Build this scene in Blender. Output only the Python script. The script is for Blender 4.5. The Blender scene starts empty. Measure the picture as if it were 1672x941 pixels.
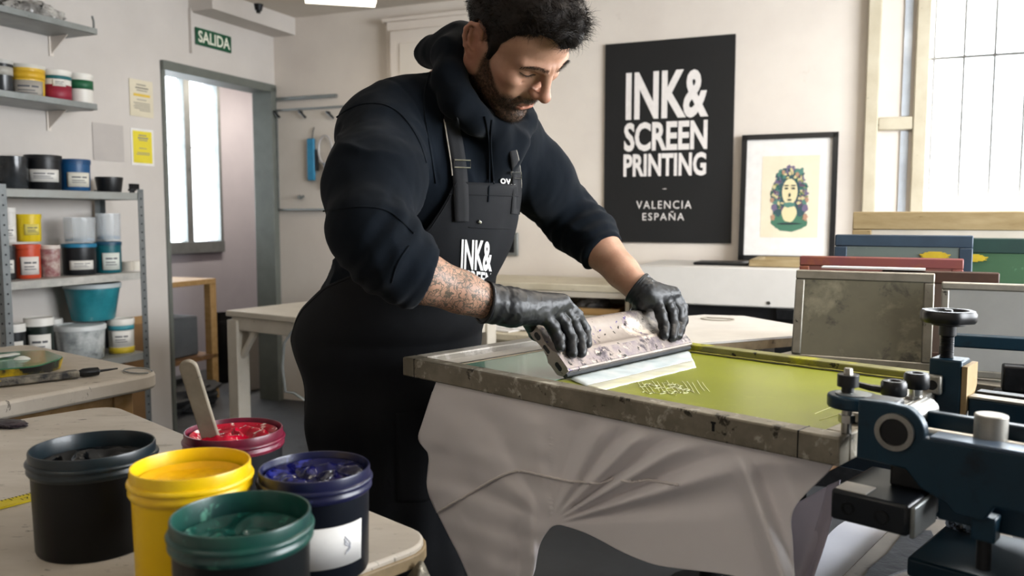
import bpy, bmesh, math, random
import numpy as np
from mathutils import Vector, Matrix
SC = bpy.context.scene
COL = SC.collection
rng = np.random.default_rng(7)
random.seed(7)
# ---------------------------------------------------------------- camera frame helpers
F = 1350.0
TH = math.radians(4.87)
CAM = np.array([0.0, 0.0, 1.2])
_c, _s = math.cos(TH), math.sin(TH)
def ray(px, py):
    a = (px - 836) / F; b = -(py - 470.5) / F
    return np.array([a, _c + b * _s, -_s + b * _c])
def aty(px, py, Y):
    d = ray(px, py); return CAM + d * (Y / d[1])
def onz(px, py, z):
    d = ray(px, py); return CAM + d * ((z - 1.2) / d[2])
def onpl(px, py, p, n):
    d = ray(px, py); return CAM + d * (np.dot(np.asarray(p) - CAM, n) / np.dot(d, n))
# room axes: a along the back wall to the right, b out of the back wall, z up
RZ = math.radians(-22.64)
CORNER = np.array([-1.527, 5.41, 0.0])
E1 = np.array([math.cos(RZ), math.sin(RZ), 0.0])
N1 = np.array([E1[1], -E1[0], 0.0])
ZV = np.array([0, 0, 1.0])
def W(a, b, z): return CORNER + a * E1 + b * N1 + z * ZV
def backw(px, py, off=0.0):
    p = onpl(px, py, W(0, off, 0), N1) - CORNER; return p @ E1, p @ N1, p[2]
def leftw(px, py, off=0.0):
    p = onpl(px, py, W(off, 0, 0), E1) - CORNER; return p @ E1, p @ N1, p[2]
ROOM_M = np.array([E1, -N1, ZV]).T        # columns: local x, y, z
# ---------------------------------------------------------------- colour / materials
def lin(h):
    if isinstance(h, str):
        h = h.lstrip('#'); c = [int(h[i:i+2], 16) / 255 for i in (0, 2, 4)]
    else: c = list(h)
    return tuple(x / 12.92 if x <= .04045 else ((x + .055) / 1.055) ** 2.4 for x in c) + (1.0,)
def mat(name, c1, c2=None, scale=6.0, rough=.5, metal=0.0, spots=(), bump=None, trans=0.0, alpha=1.0,
        spec=.5, contrast=.5, rough2=None, sheen=0.0, coat=0.0, sss=0.0, emis=None, stretch=None, ior=1.45):
    m = bpy.data.materials.new(name); m.use_nodes = True
    nt = m.node_tree; N = nt.nodes; L = nt.links
    p = N['Principled BSDF']
    p.inputs['Roughness'].default_value = rough
    p.inputs['Metallic'].default_value = metal
    p.inputs['Specular IOR Level'].default_value = spec
    p.inputs['Transmission Weight'].default_value = trans
    p.inputs['Alpha'].default_value = alpha
    p.inputs['IOR'].default_value = ior
    p.inputs['Sheen Weight'].default_value = sheen
    p.inputs['Coat Weight'].default_value = coat
    p.inputs['Subsurface Weight'].default_value = sss
    p.inputs['Subsurface Radius'].default_value = (.01, .004, .002)
    if emis: p.inputs['Emission Color'].default_value = lin(emis[0]); p.inputs['Emission Strength'].default_value = emis[1]
    p.inputs['Base Color'].default_value = lin(c1)
    tc = N.new('ShaderNodeTexCoord'); src = tc.outputs['Object']
    if stretch:
        mp = N.new('ShaderNodeMapping'); mp.inputs['Scale'].default_value = stretch
        L.new(src, mp.inputs[0]); src = mp.outputs[0]
    def noise(sc, det=6.0, r=.6, dist=0.0):
        n = N.new('ShaderNodeTexNoise'); n.inputs['Scale'].default_value = sc; n.inputs['Detail'].default_value = det
        n.inputs['Roughness'].default_value = r; n.inputs['Distortion'].default_value = dist
        L.new(src, n.inputs['Vector']); return n.outputs['Fac']
    def ramp(v, lo, hi):
        r = N.new('ShaderNodeMapRange'); r.inputs['From Min'].default_value = lo; r.inputs['From Max'].default_value = hi
        L.new(v, r.inputs['Value']); return r.outputs['Result']
    cur = None
    if c2 is not None:
        f = ramp(noise(scale), .5 - contrast * .4, .5 + contrast * .4)
        mx = N.new('ShaderNodeMix'); mx.data_type = 'RGBA'
        mx.inputs['A'].default_value = lin(c1); mx.inputs['B'].default_value = lin(c2); L.new(f, mx.inputs['Factor'])
        cur = mx.outputs['Result']
        if rough2 is not None:
            rr = N.new('ShaderNodeMapRange'); rr.inputs['To Min'].default_value = rough; rr.inputs['To Max'].default_value = rough2
            L.new(f, rr.inputs['Value']); L.new(rr.outputs[0], p.inputs['Roughness'])
    for (col, sc, thr, wid) in spots:
        f = ramp(noise(sc, 8.0, .65, .3), thr, thr + wid)
        mx = N.new('ShaderNodeMix'); mx.data_type = 'RGBA'
        if cur is None: mx.inputs['A'].default_value = lin(c1)
        else: L.new(cur, mx.inputs['A'])
        mx.inputs['B'].default_value = lin(col); L.new(f, mx.inputs['Factor']); cur = mx.outputs['Result']
    if cur is not None: L.new(cur, p.inputs['Base Color'])
    if bump:
        b = N.new('ShaderNodeBump'); b.inputs['Strength'].default_value = bump[1]; b.inputs['Distance'].default_value = bump[2] if len(bump) > 2 else .002
        L.new(noise(bump[0], 5.0, .6), b.inputs['Height']); L.new(b.outputs[0], p.inputs['Normal'])
    return m
# ---------------------------------------------------------------- mesh builder
class MB:
    def __init__(s): s.v = []; s.f = []; s.m = []; s.mi = 0
    def add(s, verts, faces):
        o = len(s.v); s.v += [tuple(map(float, q)) for q in verts]
        s.f += [tuple(o + i for i in f) for f in faces]; s.m += [s.mi] * len(faces); return s
    def box(s, c, size, M=None, taper=1.0):
        hx, hy, hz = [q / 2 for q in size]
        P = np.array([[x * hx * (taper if z > 0 else 1), y * hy * (taper if z > 0 else 1), z * hz] for z in (-1, 1) for y in (-1, 1) for x in (-1, 1)])
        if M is not None: P = P @ np.asarray(M).T
        return s.add(P + np.asarray(c, float), [(0, 2, 3, 1), (4, 5, 7, 6), (0, 1, 5, 4), (2, 6, 7, 3), (0, 4, 6, 2), (1, 3, 7, 5)])
    def cyl(s, p0, p1, r0, r1=None, n=20, caps=True):
        r1 = r0 if r1 is None else r1
        p0, p1 = np.asarray(p0, float), np.asarray(p1, float); d = p1 - p0; d /= np.linalg.norm(d)
        t = np.cross(d, [0, 0, 1.0] if abs(d[2]) < .9 else [1.0, 0, 0]); t /= np.linalg.norm(t); b = np.cross(d, t)
        A = np.linspace(0, 2 * np.pi, n, endpoint=False); ring = np.cos(A)[:, None] * t + np.sin(A)[:, None] * b
        V = np.vstack([p0 + ring * r0, p1 + ring * r1])
        Fc = [(i, (i + 1) % n, n + (i + 1) % n, n + i) for i in range(n)]
        if caps: Fc += [tuple(range(n - 1, -1, -1)), tuple(range(n, 2 * n))]
        return s.add(V, Fc)
    def lathe(s, prof, c=(0, 0, 0), n=40, M=None, sx=1.0, sy=1.0, caps=True):
        A = np.linspace(0, 2 * np.pi, n, endpoint=False); V = []
        for r, z in prof: V += [(r * math.cos(a) * sx, r * math.sin(a) * sy, z) for a in A]
        V = np.array(V)
        if M is not None: V = V @ np.asarray(M).T
        k = len(prof); Fc = []
        for j in range(k - 1):
            for i in range(n): Fc.append((j * n + i, j * n + (i + 1) % n, (j + 1) * n + (i + 1) % n, (j + 1) * n + i))
        if caps and prof[0][0] > 1e-6: Fc.append(tuple(range(n - 1, -1, -1)))
        if caps and prof[-1][0] > 1e-6: Fc.append(tuple((k - 1) * n + i for i in range(n)))
        return s.add(V + np.asarray(c, float), Fc)
    def tube(s, pts, r, n=8, caps=True):
        P = np.asarray(pts, float); k = len(P); R = np.full(k, r) if np.isscalar(r) else np.asarray(r, float)
        T = np.gradient(P, axis=0); T /= np.linalg.norm(T, axis=1)[:, None] + 1e-12
        up = np.array([0, 0, 1.0]) if abs(T[0][2]) < .9 else np.array([1.0, 0, 0])
        nn = np.cross(T[0], up)
        if np.linalg.norm(nn) < 1e-6: nn = np.cross(T[0], [0, 1.0, 0.1])
        nn /= np.linalg.norm(nn) + 1e-12; V = []
        A = np.linspace(0, 2 * np.pi, n, endpoint=False)
        for i in range(k):
            nn = nn - T[i] * (nn @ T[i]); nn /= np.linalg.norm(nn); b = np.cross(T[i], nn)
            V.append(P[i] + R[i] * (np.cos(A)[:, None] * nn + np.sin(A)[:, None] * b))
        Fc = [(j * n + i, j * n + (i + 1) % n, (j + 1) * n + (i + 1) % n, (j + 1) * n + i) for j in range(k - 1) for i in range(n)]
        if caps: Fc += [tuple(range(n - 1, -1, -1)), tuple((k - 1) * n + i for i in range(n))]
        return s.add(np.vstack(V), Fc)
    def prism(s, poly, h, M=None, c=(0, 0, 0)):
        """poly: (x, y) outline extruded from z=0 to z=h, then rotated by M and moved to c"""
        n = len(poly); V = np.array([(x, y, 0) for x, y in poly] + [(x, y, h) for x, y in poly], float)
        if M is not None: V = V @ np.asarray(M).T
        return s.add(V + np.asarray(c, float), [tuple(range(n - 1, -1, -1)), tuple(range(n, 2 * n))] + [(i, (i + 1) % n, n + (i + 1) % n, n + i) for i in range(n)])
    def grid(s, P, closed_u=False):
        """P: array (rows, cols, 3)"""
        r, c = P.shape[:2]; Fc = []
        for i in range(r - 1):
            for j in range(c if closed_u else c - 1):
                Fc.append((i * c + j, i * c + (j + 1) % c, (i + 1) * c + (j + 1) % c, (i + 1) * c + j))
        return s.add(P.reshape(-1, 3), Fc)
def rrect(w, d, r, n=5, cx=0.0, cy=0.0):
    P = []
    for sx, sy, a0 in ((1, 1, 0), (-1, 1, 90), (-1, -1, 180), (1, -1, 270)):
        for k in range(n + 1):
            a = math.radians(a0 + 90 * k / n); P.append((cx + sx * (w / 2 - r) + r * math.cos(a), cy + sy * (d / 2 - r) + r * math.sin(a)))
    return P
def link(name, me, m=None, parent=None, smooth=None, bevel=None, solid=None, subsurf=0, mats=None):
    o = bpy.data.objects.new(name, me); COL.objects.link(o)
    for mm in (mats or ([m] if m else [])): me.materials.append(mm)
    if parent is not None: o.parent = parent
    if bevel:
        b = o.modifiers.new('Bevel', 'BEVEL'); b.width = bevel; b.segments = 2; b.limit_method = 'ANGLE'; b.angle_limit = math.radians(40)
    if solid:
        q = o.modifiers.new('Solidify', 'SOLIDIFY'); q.thickness = solid; q.offset = 0
    if subsurf:
        q = o.modifiers.new('Sub', 'SUBSURF'); q.levels = subsurf; q.render_levels = subsurf
    return o
PARTLOC = {}
def build(name, mb, m=None, parent=None, smooth=35, bevel=None, solid=None, subsurf=0, world=True, mats=None, loc=None, M=None):
    """one mesh object. world=True: the builder's coordinates are world coordinates. The object origin goes to the parent, or to the base of the mesh."""
    V = np.array(mb.v, float)
    if parent is not None:
        if world:
            Mw = np.array(world_m(parent)); Mi = np.linalg.inv(Mw); V = V @ Mi[:3, :3].T + Mi[:3, 3]
        origin = np.zeros(3)
    elif loc is not None: origin = np.asarray(loc, float); V = V - origin if world else V
    else:
        origin = np.array([(V[:, 0].min() + V[:, 0].max()) / 2, (V[:, 1].min() + V[:, 1].max()) / 2, V[:, 2].min()]); V = V - origin
    me = bpy.data.meshes.new(name); me.from_pydata([tuple(q) for q in V], [], mb.f)
    if mats: me.polygons.foreach_set('material_index', mb.m)
    bm = bmesh.new(); bm.from_mesh(me); bmesh.ops.recalc_face_normals(bm, faces=bm.faces); bm.to_mesh(me); bm.free()
    if smooth:
        me.polygons.foreach_set('use_smooth', [True] * len(me.polygons)); me.set_sharp_from_angle(angle=math.radians(smooth))
    me.update()
    o = link(name, me, m, parent, bevel=bevel, solid=solid, subsurf=subsurf, mats=mats)
    if parent is None: o.location = tuple(origin)
    return o
def world_m(o):
    M = Matrix.LocRotScale(o.location, o.rotation_euler, o.scale)
    return world_m(o.parent) @ M if o.parent is not None else M
def thing(name, label, cat, loc=(0, 0, 0), rz=0.0, group=None):
    o = bpy.data.objects.new(name, None); COL.objects.link(o)
    o.location = tuple(map(float, loc)); o.rotation_euler = (0, 0, rz); o['label'] = label; o['category'] = cat
    if group: o['group'] = group
    o.empty_display_size = .05
    return o
def tag(o, label, cat, group=None, kind=None):
    o['label'] = label; o['category'] = cat
    if group: o['group'] = group
    if kind: o['kind'] = kind
    return o
def struct(o, label=None, cat=None):
    o['kind'] = 'structure'
    if label: o['label'] = label
    if cat: o['category'] = cat
    return o
def copy_tree(o, parent=None):
    c = o.copy(); COL.objects.link(c)
    if parent is not None: c.parent = parent
    for ch in [k for k in bpy.data.objects if k.parent is o]: copy_tree(ch, c)
    return c
def text_mesh(body, size=1.0, bold=0.0, sx=1.0, spacing=1.0, align='CENTER'):
    """outlines of a line of text as (verts, faces) in the xy plane, baseline y=0"""
    cu = bpy.data.curves.new('t', 'FONT'); cu.body = body; cu.size = size; cu.offset = bold; cu.space_character = spacing
    cu.align_x = align; cu.resolution_u = 3; cu.fill_mode = 'FRONT'
    ob = bpy.data.objects.new('t', cu); COL.objects.link(ob)
    dg = bpy.context.evaluated_depsgraph_get(); me = bpy.data.meshes.new_from_object(ob.evaluated_get(dg))
    V = np.array([v.co[:] for v in me.vertices]); Fc = [tuple(p.vertices) for p in me.polygons]
    bpy.data.objects.remove(ob); bpy.data.curves.remove(cu); bpy.data.meshes.remove(me)
    V[:, 0] *= sx
    return V, Fc
def fit_text(body, w, h, bold=0.0, spacing=1.0):
    V, Fc = text_mesh(body, 1.0, bold, 1.0, spacing)
    lo, hi = V.min(0), V.max(0)
    V = (V - (lo + hi) / 2) / np.array([hi[0] - lo[0], hi[1] - lo[1], 1.0]) * np.array([w, h, 1.0]); V[:, 2] = 0
    return V, Fc
def fbm(P, scale, seed=0, octs=3):
    """cheap smooth value noise in numpy, range about -1..1"""
    P = np.asarray(P, float) * scale; out = np.zeros(len(P)); amp = 1.0
    for o in range(octs):
        r = np.random.default_rng(seed * 17 + o); T = r.uniform(-1, 1, 4096)
        I = np.floor(P).astype(int); f = P - I; f = f * f * (3 - 2 * f)
        def h(dx, dy, dz): return T[((I[:, 0] + dx) * 73856093 ^ (I[:, 1] + dy) * 19349663 ^ (I[:, 2] + dz) * 83492791) & 4095]
        x0 = h(0,0,0)*(1-f[:,0])+h(1,0,0)*f[:,0]; x1 = h(0,1,0)*(1-f[:,0])+h(1,1,0)*f[:,0]
        x2 = h(0,0,1)*(1-f[:,0])+h(1,0,1)*f[:,0]; x3 = h(0,1,1)*(1-f[:,0])+h(1,1,1)*f[:,0]
        y0 = x0*(1-f[:,1])+x1*f[:,1]; y1 = x2*(1-f[:,1])+x3*f[:,1]
        out += amp * (y0*(1-f[:,2])+y1*f[:,2]); amp *= .5; P = P * 2.03 + 11.3
    return out / 1.6
# ---------------------------------------------------------------- shared materials
M = {}
M['wall'] = mat('wall_paint', '#e2dad0', '#d6cdc4', 2.2, .85, spots=(('#c4b9ae', 3.0, .66, .12),), bump=(60, .08))
M['wall_dim'] = mat('wall_paint_dimmed', '#cdc7c1', '#c2bcb6', 2.2, .85, spots=(('#b2aaa2', 3.0, .66, .12),), bump=(60, .08))  # wall paint greyed down; the left side's weaker light is in the colour
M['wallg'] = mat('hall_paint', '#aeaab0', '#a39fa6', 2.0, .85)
M['ceil'] = mat('ceiling_paint', '#d9d2c8', '#cfc7bc', 1.6, .9)
M['floor'] = mat('floor_concrete', '#46484c', '#35373a', 3.0, .55, spots=(('#2a2b2e', 5.0, .58, .1), ('#8a8b8c', 9.0, .68, .06)), bump=(20, .1))
M['greymetal'] = mat('grey_metal', '#8d9190', '#7d8180', 14, .45, .6, spots=(('#55585a', 18, .64, .08),))
M['doorframe'] = mat('grey_door_paint', '#71756f', '#646862', 9, .5, .2)
M['cream'] = mat('cream_paint', '#cbc3ae', '#b8ae97', 8, .6, spots=(('#7d7462', 22, .64, .06),), bump=(40, .2))
M['white'] = mat('white_plastic', '#e6e3de', '#d9d6d1', 10, .45)
M['whitepaint'] = mat('white_worn_paint', '#c8c1b4', '#b6ae9f', 6, .5, spots=(('#8f8672', 26, .66, .05),))
M['black'] = mat('black_plastic', '#0c0d0f', '#15171a', 12, .35)
M['darkiron'] = mat('dark_iron', '#1c1d1f', '#2b2c2e', 30, .4, .7, spots=(('#57534e', 60, .66, .05),))
M['alu'] = mat('worn_aluminium', '#b3b0a8', '#8e8b84', 14, .35, .9, spots=(('#4c4a46', 40, .62, .06),), rough2=.55, bump=(50, .15))
M['steel'] = mat('bright_steel', '#b8b6b0', '#8f8d88', 30, .28, 1.0)
M['blue'] = mat('blue_press_paint', '#103345', '#0b2736', 9, .38, .15, spots=(('#06111c', 14, .6, .12), ('#8a6f55', 48, .72, .03)), bump=(40, .12))
M['wood'] = mat('pale_wood', '#b08d5e', '#94713f', 5, .55, stretch=(1, 6, 6), spots=(('#6b4f2e', 12, .64, .06),))
M['wooddark'] = mat('brown_wood', '#7c5a38', '#5f4226', 6, .6, stretch=(1, 6, 6))
M['label'] = mat('white_label', '#e8e6e3', '#dcdad7', 20, .6)
M['ink_text'] = mat('black_print', '#17181a', rough=.7)
M['clear'] = mat('clear_plastic', '#e4eaee', rough=.12, alpha=.30, spec=.5)
M['glass'] = mat('window_glass', '#f2f6f8', rough=.02, trans=1.0, ior=1.02)
M['tablet'] = mat('worktop_paint', '#c3bbaf', '#b3aa9d', 5, .42, stretch=(1, 2.6, 1), spots=(('#9b9385', 9, .60, .08), ('#6d675e', 24, .63, .04), ('#2e2c2a', 44, .675, .02)), bump=(30, .1), rough2=.6)
# ================================================================ ROOM SHELL
def rbox(mb, a0, a1, b0, b1, z0, z1):
    return mb.box(W((a0 + a1) / 2, (b0 + b1) / 2, (z0 + z1) / 2), (a1 - a0, b1 - b0, z1 - z0), ROOM_M)
AW, BD, CZ = 5.7, 6.6, 2.455
WX0, WZ0, WZ1, WX1 = 3.75, 1.228, 2.42, 5.3      # window opening in the back wall
DB0, DB1, DZ = .06, .94, 2.0                     # doorway in the left wall
mb = MB(); rbox(mb, -1.5, AW + .2, -2.4, BD + .2, -.1, 0); o = struct(build('floor', mb, M['floor'])); 
mb = MB(); rbox(mb, -1.5, AW + .2, -2.4, BD + .2, CZ, CZ + .1); struct(build('ceiling', mb, M['ceil']))
mb = MB()
rbox(mb, -.12, WX0, -.2, 0, 0, CZ); rbox(mb, WX0, WX1, -.2, 0, 0, WZ0); rbox(mb, WX0, WX1, -.2, 0, WZ1, CZ); rbox(mb, WX1, AW + .2, -.2, 0, 0, CZ)
struct(build('wall_back', mb, M['wall']))
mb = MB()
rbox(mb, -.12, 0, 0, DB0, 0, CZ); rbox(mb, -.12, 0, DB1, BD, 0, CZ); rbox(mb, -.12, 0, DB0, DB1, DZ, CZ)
struct(build('wall_left', mb, M['wall_dim']))
mb = MB(); RW0, RW1, RZ0, RZ1 = .9, 3.6, 1.0, 2.3
rbox(mb, AW, AW + .2, 0, RW0, 0, CZ); rbox(mb, AW, AW + .2, RW1, BD, 0, CZ); rbox(mb, AW, AW + .2, RW0, RW1, 0, RZ0); rbox(mb, AW, AW + .2, RW0, RW1, RZ1, CZ)
struct(build('wall_right', mb, M['wall']))
mb = MB(); rbox(mb, -.12, AW + .2, BD, BD + .2, 0, CZ); struct(build('wall_front', mb, M['wall']))
# the hall beyond the doorway: its far wall has a window
HA = -1.25
hw = [leftw(x, y, HA) for x, y in ((362, 250), (240, 250))]
HB0, HB1 = leftw(360, 300, HA)[1], 1.2
HZ0, HZ1 = .985, 2.28
mb = MB()
rbox(mb, HA - .15, HA, -2.4, HB0, 0, CZ); rbox(mb, HA - .15, HA, HB0, HB1, 0, HZ0); rbox(mb, HA - .15, HA, HB0, HB1, HZ1, CZ); rbox(mb, HA - .15, HA, HB1, BD, 0, CZ)
struct(build('wall_hall', mb, M['wallg']))
mb = MB(); rbox(mb, -1.5, -.12, 3.0, 3.1, 0, CZ); rbox(mb, -1.5, -.12, -2.4, -2.3, 0, CZ); rbox(mb, -.13, -.12, -2.3, -.2, 0, CZ); struct(build('wall_hall_end', mb, M['wallg']))
# overhead beam above the doorway
mb = MB(); rbox(mb, 0, .17, 0, .73, 2.35, CZ); rbox(mb, 0, .02, .72, .735, 2.12, 2.365); struct(build('trim_1', mb, M['wall_dim']))
# door frame (grey steel)
mb = MB()
rbox(mb, -.13, .025, DB0 - .045, DB0 + .005, 0, DZ + .03); rbox(mb, -.13, .012, DB1 - .012, DB1 + .012, 0, DZ + .03); rbox(mb, -.13, .025, DB0 - .045, DB1 + .012, DZ - .005, DZ + .045)
struct(build('door_1', mb, M['doorframe'], bevel=.003))
# hall window: sliding grey frame
win2 = thing('window_2', 'bright barred hall window seen through the doorway', 'window', W(HA, (HB0 + HB1) / 2, HZ0), RZ); win2['kind'] = 'structure'
mb = MB()
rbox(mb, HA - .06, HA + .02, HB0 - .0, HB0 + .03, HZ0, HZ1); rbox(mb, HA - .06, HA + .02, HB1 - .03, HB1, HZ0, HZ1)
rbox(mb, HA - .06, HA + .03, HB0, HB1, HZ0 - .06, HZ0 + .03); rbox(mb, HA - .06, HA + .02, HB0, HB1, HZ1 - .03, HZ1)
hm = leftw(306, 300, HA)[1]
rbox(mb, HA - .05, HA + .02, hm - .035, hm + .03, HZ0, HZ1)
build('window_frame', mb, M['greymetal'], win2, bevel=.003)
mb = MB(); k = HB0 + .07
while k < HB1: mb.cyl(W(HA - .12, k, HZ0), W(HA - .12, k, HZ1), .004, n=8); k += .115
mb.cyl(W(HA - .12, HB0, 1.75), W(HA - .12, HB1, 1.75), .006, n=8)
build('window_bars', mb, M['white'], win2)
mb = MB(); rbox(mb, HA - .02, HA - .015, HB0, HB1, HZ0, HZ1); build('window_glass', mb, M['glass'], win2)
# main barred window
win1 = thing('window_1', 'tall bright barred window in the back wall with cream side bay', 'window', W(4.4, 0, WZ0), RZ); win1['kind'] = 'structure'
mb = MB()
rbox(mb, 3.505, 3.565, 0, .05, .95, CZ)                                  # outer cream post
rbox(mb, 3.715, 3.775, -.02, .05, .95, CZ)                               # inner post by the glass
rbox(mb, 3.565, 3.715, 0, .045, 1.615, 1.675)                            # cross rail
rbox(mb, 3.565, 3.715, 0, .045, 2.40, CZ)
build('window_frame', mb, M['cream'], win1, bevel=.006)
mb = MB(); rbox(mb, 3.565, 3.715, 0, .012, .95, CZ); build('side_panel', mb, M['wall'], win1)
mb = MB(); rbox(mb, 3.665, 3.70, .012, .02, 1.68, 2.36); rbox(mb, 3.665, 3.70, .012, .02, 1.0, 1.61); build('glass_strip', mb, mat('pale_strip', '#c9d2dc', '#aeb4bd', 8, .15), win1)
mb = MB()
for k in range(11): mb.cyl(W(3.805 + k * .128, -.13, WZ0), W(3.805 + k * .128, -.13, WZ1), .0065, n=8)
zb = backw(1590, 92, -.13)[2]; mb.cyl(W(WX0, -.13, zb), W(WX1, -.13, zb), .008, n=8)
build('window_bars', mb, M['white'], win1)
mb = MB(); rbox(mb, WX0, WX1, -.03, -.026, WZ0, WZ1); build('window_glass', mb, M['glass'], win1)
mb = MB(); rbox(mb, WX0, WX1, -.06, -.02, WZ0, WZ0 + .03); rbox(mb, WX1 - .05, WX1, -.06, -.02, WZ0, WZ1); build('sash', mb, M['white'], win1)
# window in the right-hand wall (out of frame, it lights the press)
win3 = thing('window_3', 'side window of the workshop', 'window', W(AW, 2.2, RZ0), RZ); win3['kind'] = 'structure'
mb = MB(); rbox(mb, AW, AW + .08, RW0, RW1, RZ0 - .03, RZ0 + .03); rbox(mb, AW, AW + .08, RW0, RW1, RZ1 - .03, RZ1 + .03)
for q in (RW0, (RW0 + RW1) / 2, RW1): rbox(mb, AW, AW + .08, q - .03, q + .03, RZ0, RZ1)
build('window_frame', mb, M['cream'], win3)
# ---------------------------------------------------------------- ceiling lights
def tube_light(c, along, length, label, watt=None):
    t = thing('ceiling_light', label, 'lamp', c, 0, 'fluorescent ceiling lights')
    al = np.asarray(along, float); al /= np.linalg.norm(al); c = np.asarray(c, float)
    sd = np.cross(ZV, al); Mx = np.array([al, sd, ZV]).T
    build('housing', MB().box(c + [0, 0, -.012], (length, .14, .024), Mx), M['white'], t, bevel=.004)
    mb = MB()
    for q in (-.035, .035): mb.cyl(c + sd * q - ZV * .042 - al * length * .48, c + sd * q - ZV * .042 + al * length * .48, .014, n=12)
    build('tube', mb, mat('lit_tube', '#ffffff', emis=('#fff0d6', 6.0)), t)
    if c[2] < CZ - .05:
        for q in (-.3, .3): build('hanger', MB().cyl(c + al * length * q, c * [1, 1, 0] + al * length * q + ZV * CZ, .006, n=8), M['white'], t)
    ld = bpy.data.lights.new('tube_glow', 'AREA'); ld.shape = 'RECTANGLE'; ld.size = length; ld.size_y = .12; ld.energy = LAMP_W; ld.color = (1.0, .90, .78)
    ld.energy = (watt or LAMP_W) * length
    lo = bpy.data.objects.new('tube_glow', ld); COL.objects.link(lo); lo.location = tuple(c - ZV * .062); lo.rotation_euler = (0, 0, math.atan2(al[1], al[0])); lo.parent = None
    return t
EXPO, DOF_F = -0.10, 4.8
LAMP_W = 9.0
p = onz(556, -13, 2.33); tube_light(p + [0, 0, 0] , [.97, .24, 0], .36, 'lit fluorescent ceiling light above the board with hooks, just over the printer\'s shoulder')
tube_light(W(3.5, 2.0, CZ), E1, 1.3, 'fluorescent ceiling light over the printing press', 14.0)
tube_light(W(2.2, 4.9, CZ), E1, 1.3, 'fluorescent ceiling light over the ink tub bench', 4.5)
tube_light(W(-.6, -.9, CZ), N1, 1.2, 'unseen fluorescent tube added to brighten the hall', 26.0)  # added lamp, out of sight, only there to lift the dark hall
# ceiling hook stub
h = onz(422, 13, CZ - .02); o = build('ceiling_bracket', MB().cyl(h + [0, 0, .02], h - [0, 0, .015], .03, .02, 12).cyl(h - [0, 0, .01], h - [0, 0, .03], .012, n=10), M['darkiron'])
tag(o, 'small dark fixing on the ceiling beside the overhead beam', 'ceiling fixing')
# ---------------------------------------------------------------- world + daylight
wd = bpy.data.worlds.new('World'); SC.world = wd; wd.use_nodes = True
bg = wd.node_tree.nodes['Background']; bg.inputs[0].default_value = (.93, .96, 1.0, 1); bg.inputs[1].default_value = 9.0
def day(c, nrm, w, hgt, energy, color=(.92, .96, 1.0)):
    ld = bpy.data.lights.new('window_daylight', 'AREA'); ld.shape = 'RECTANGLE'; ld.size = w; ld.size_y = hgt; ld.energy = energy; ld.color = color
    lo = bpy.data.objects.new('window_daylight', ld); COL.objects.link(lo); lo.location = tuple(c)
    lo.rotation_euler = Vector(tuple(-np.asarray(nrm, float))).to_track_quat('Z', 'Y').to_euler()
    return lo
day(W((WX0 + WX1) / 2, -.25, (WZ0 + WZ1) / 2), N1, WX1 - WX0, WZ1 - WZ0, 60)
day(W(AW + .15, (RW0 + RW1) / 2, (RZ0 + RZ1) / 2), -E1, RW1 - RW0, RZ1 - RZ0, 190)
day(W(HA - .22, (HB0 + HB1) / 2, (HZ0 + HZ1) / 2), E1, HB1 - HB0, HZ1 - HZ0, 25)
# ================================================================ ON THE BACK WALL
# poster
def on_back(px, py, off): a, b, z = backw(px, py, off); return W(a, off, z)
pc = W(2.547, 0, 1.066)
po = thing('poster', 'large black poster with white block lettering on the back wall', 'poster', pc, RZ)
mb = MB(); rbox(mb, 2.205, 2.889, .002, .014, 1.066, 2.129); build('board', mb, mat('poster_black', '#131416', '#0f1011', 4, .55), po)
def wall_text(body, x0, x1, y0, y1, m, parent, name, off, bold=0.0, spacing=1.0):
    a0, _, z1 = backw(x0, (y0 + y1) / 2, off); a1 = backw(x1, (y0 + y1) / 2, off)[0]
    zt = backw((x0 + x1) / 2, y0, off)[2]; zb = backw((x0 + x1) / 2, y1, off)[2]
    V, Fc = fit_text(body, a1 - a0, zt - zb, bold, spacing); mb = MB()
    mb.add([W((a0 + a1) / 2 + v[0], off, (zt + zb) / 2 + v[1]) for v in V], Fc)
    return build(name, mb, m, parent, smooth=None, solid=.001)
PWH = mat('poster_white', '#ece7e4', '#dfdad7', 30, .7)
wall_text('INK&', 1022, 1157, 115, 194, PWH, po, 'lettering', .016, .032)
wall_text('SCREEN', 1019, 1155, 198, 246, PWH, po, 'lettering', .016, .034)
wall_text('PRINTING', 1018, 1153, 250, 288, PWH, po, 'lettering', .016, .034)
wall_text('VALENCIA', 1039, 1129, 328, 341, PWH, po, 'lettering', .016, .0, 1.25)
wall_text('ESPAÑA', 1049, 1117, 345, 360, PWH, po, 'lettering', .016, .0, 1.25)
mb = MB(); a, _, z = backw(1085, 308, .016); rbox(mb, a - .01, a + .01, .014, .017, z - .003, z); build('dash', mb, PWH, po)
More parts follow.
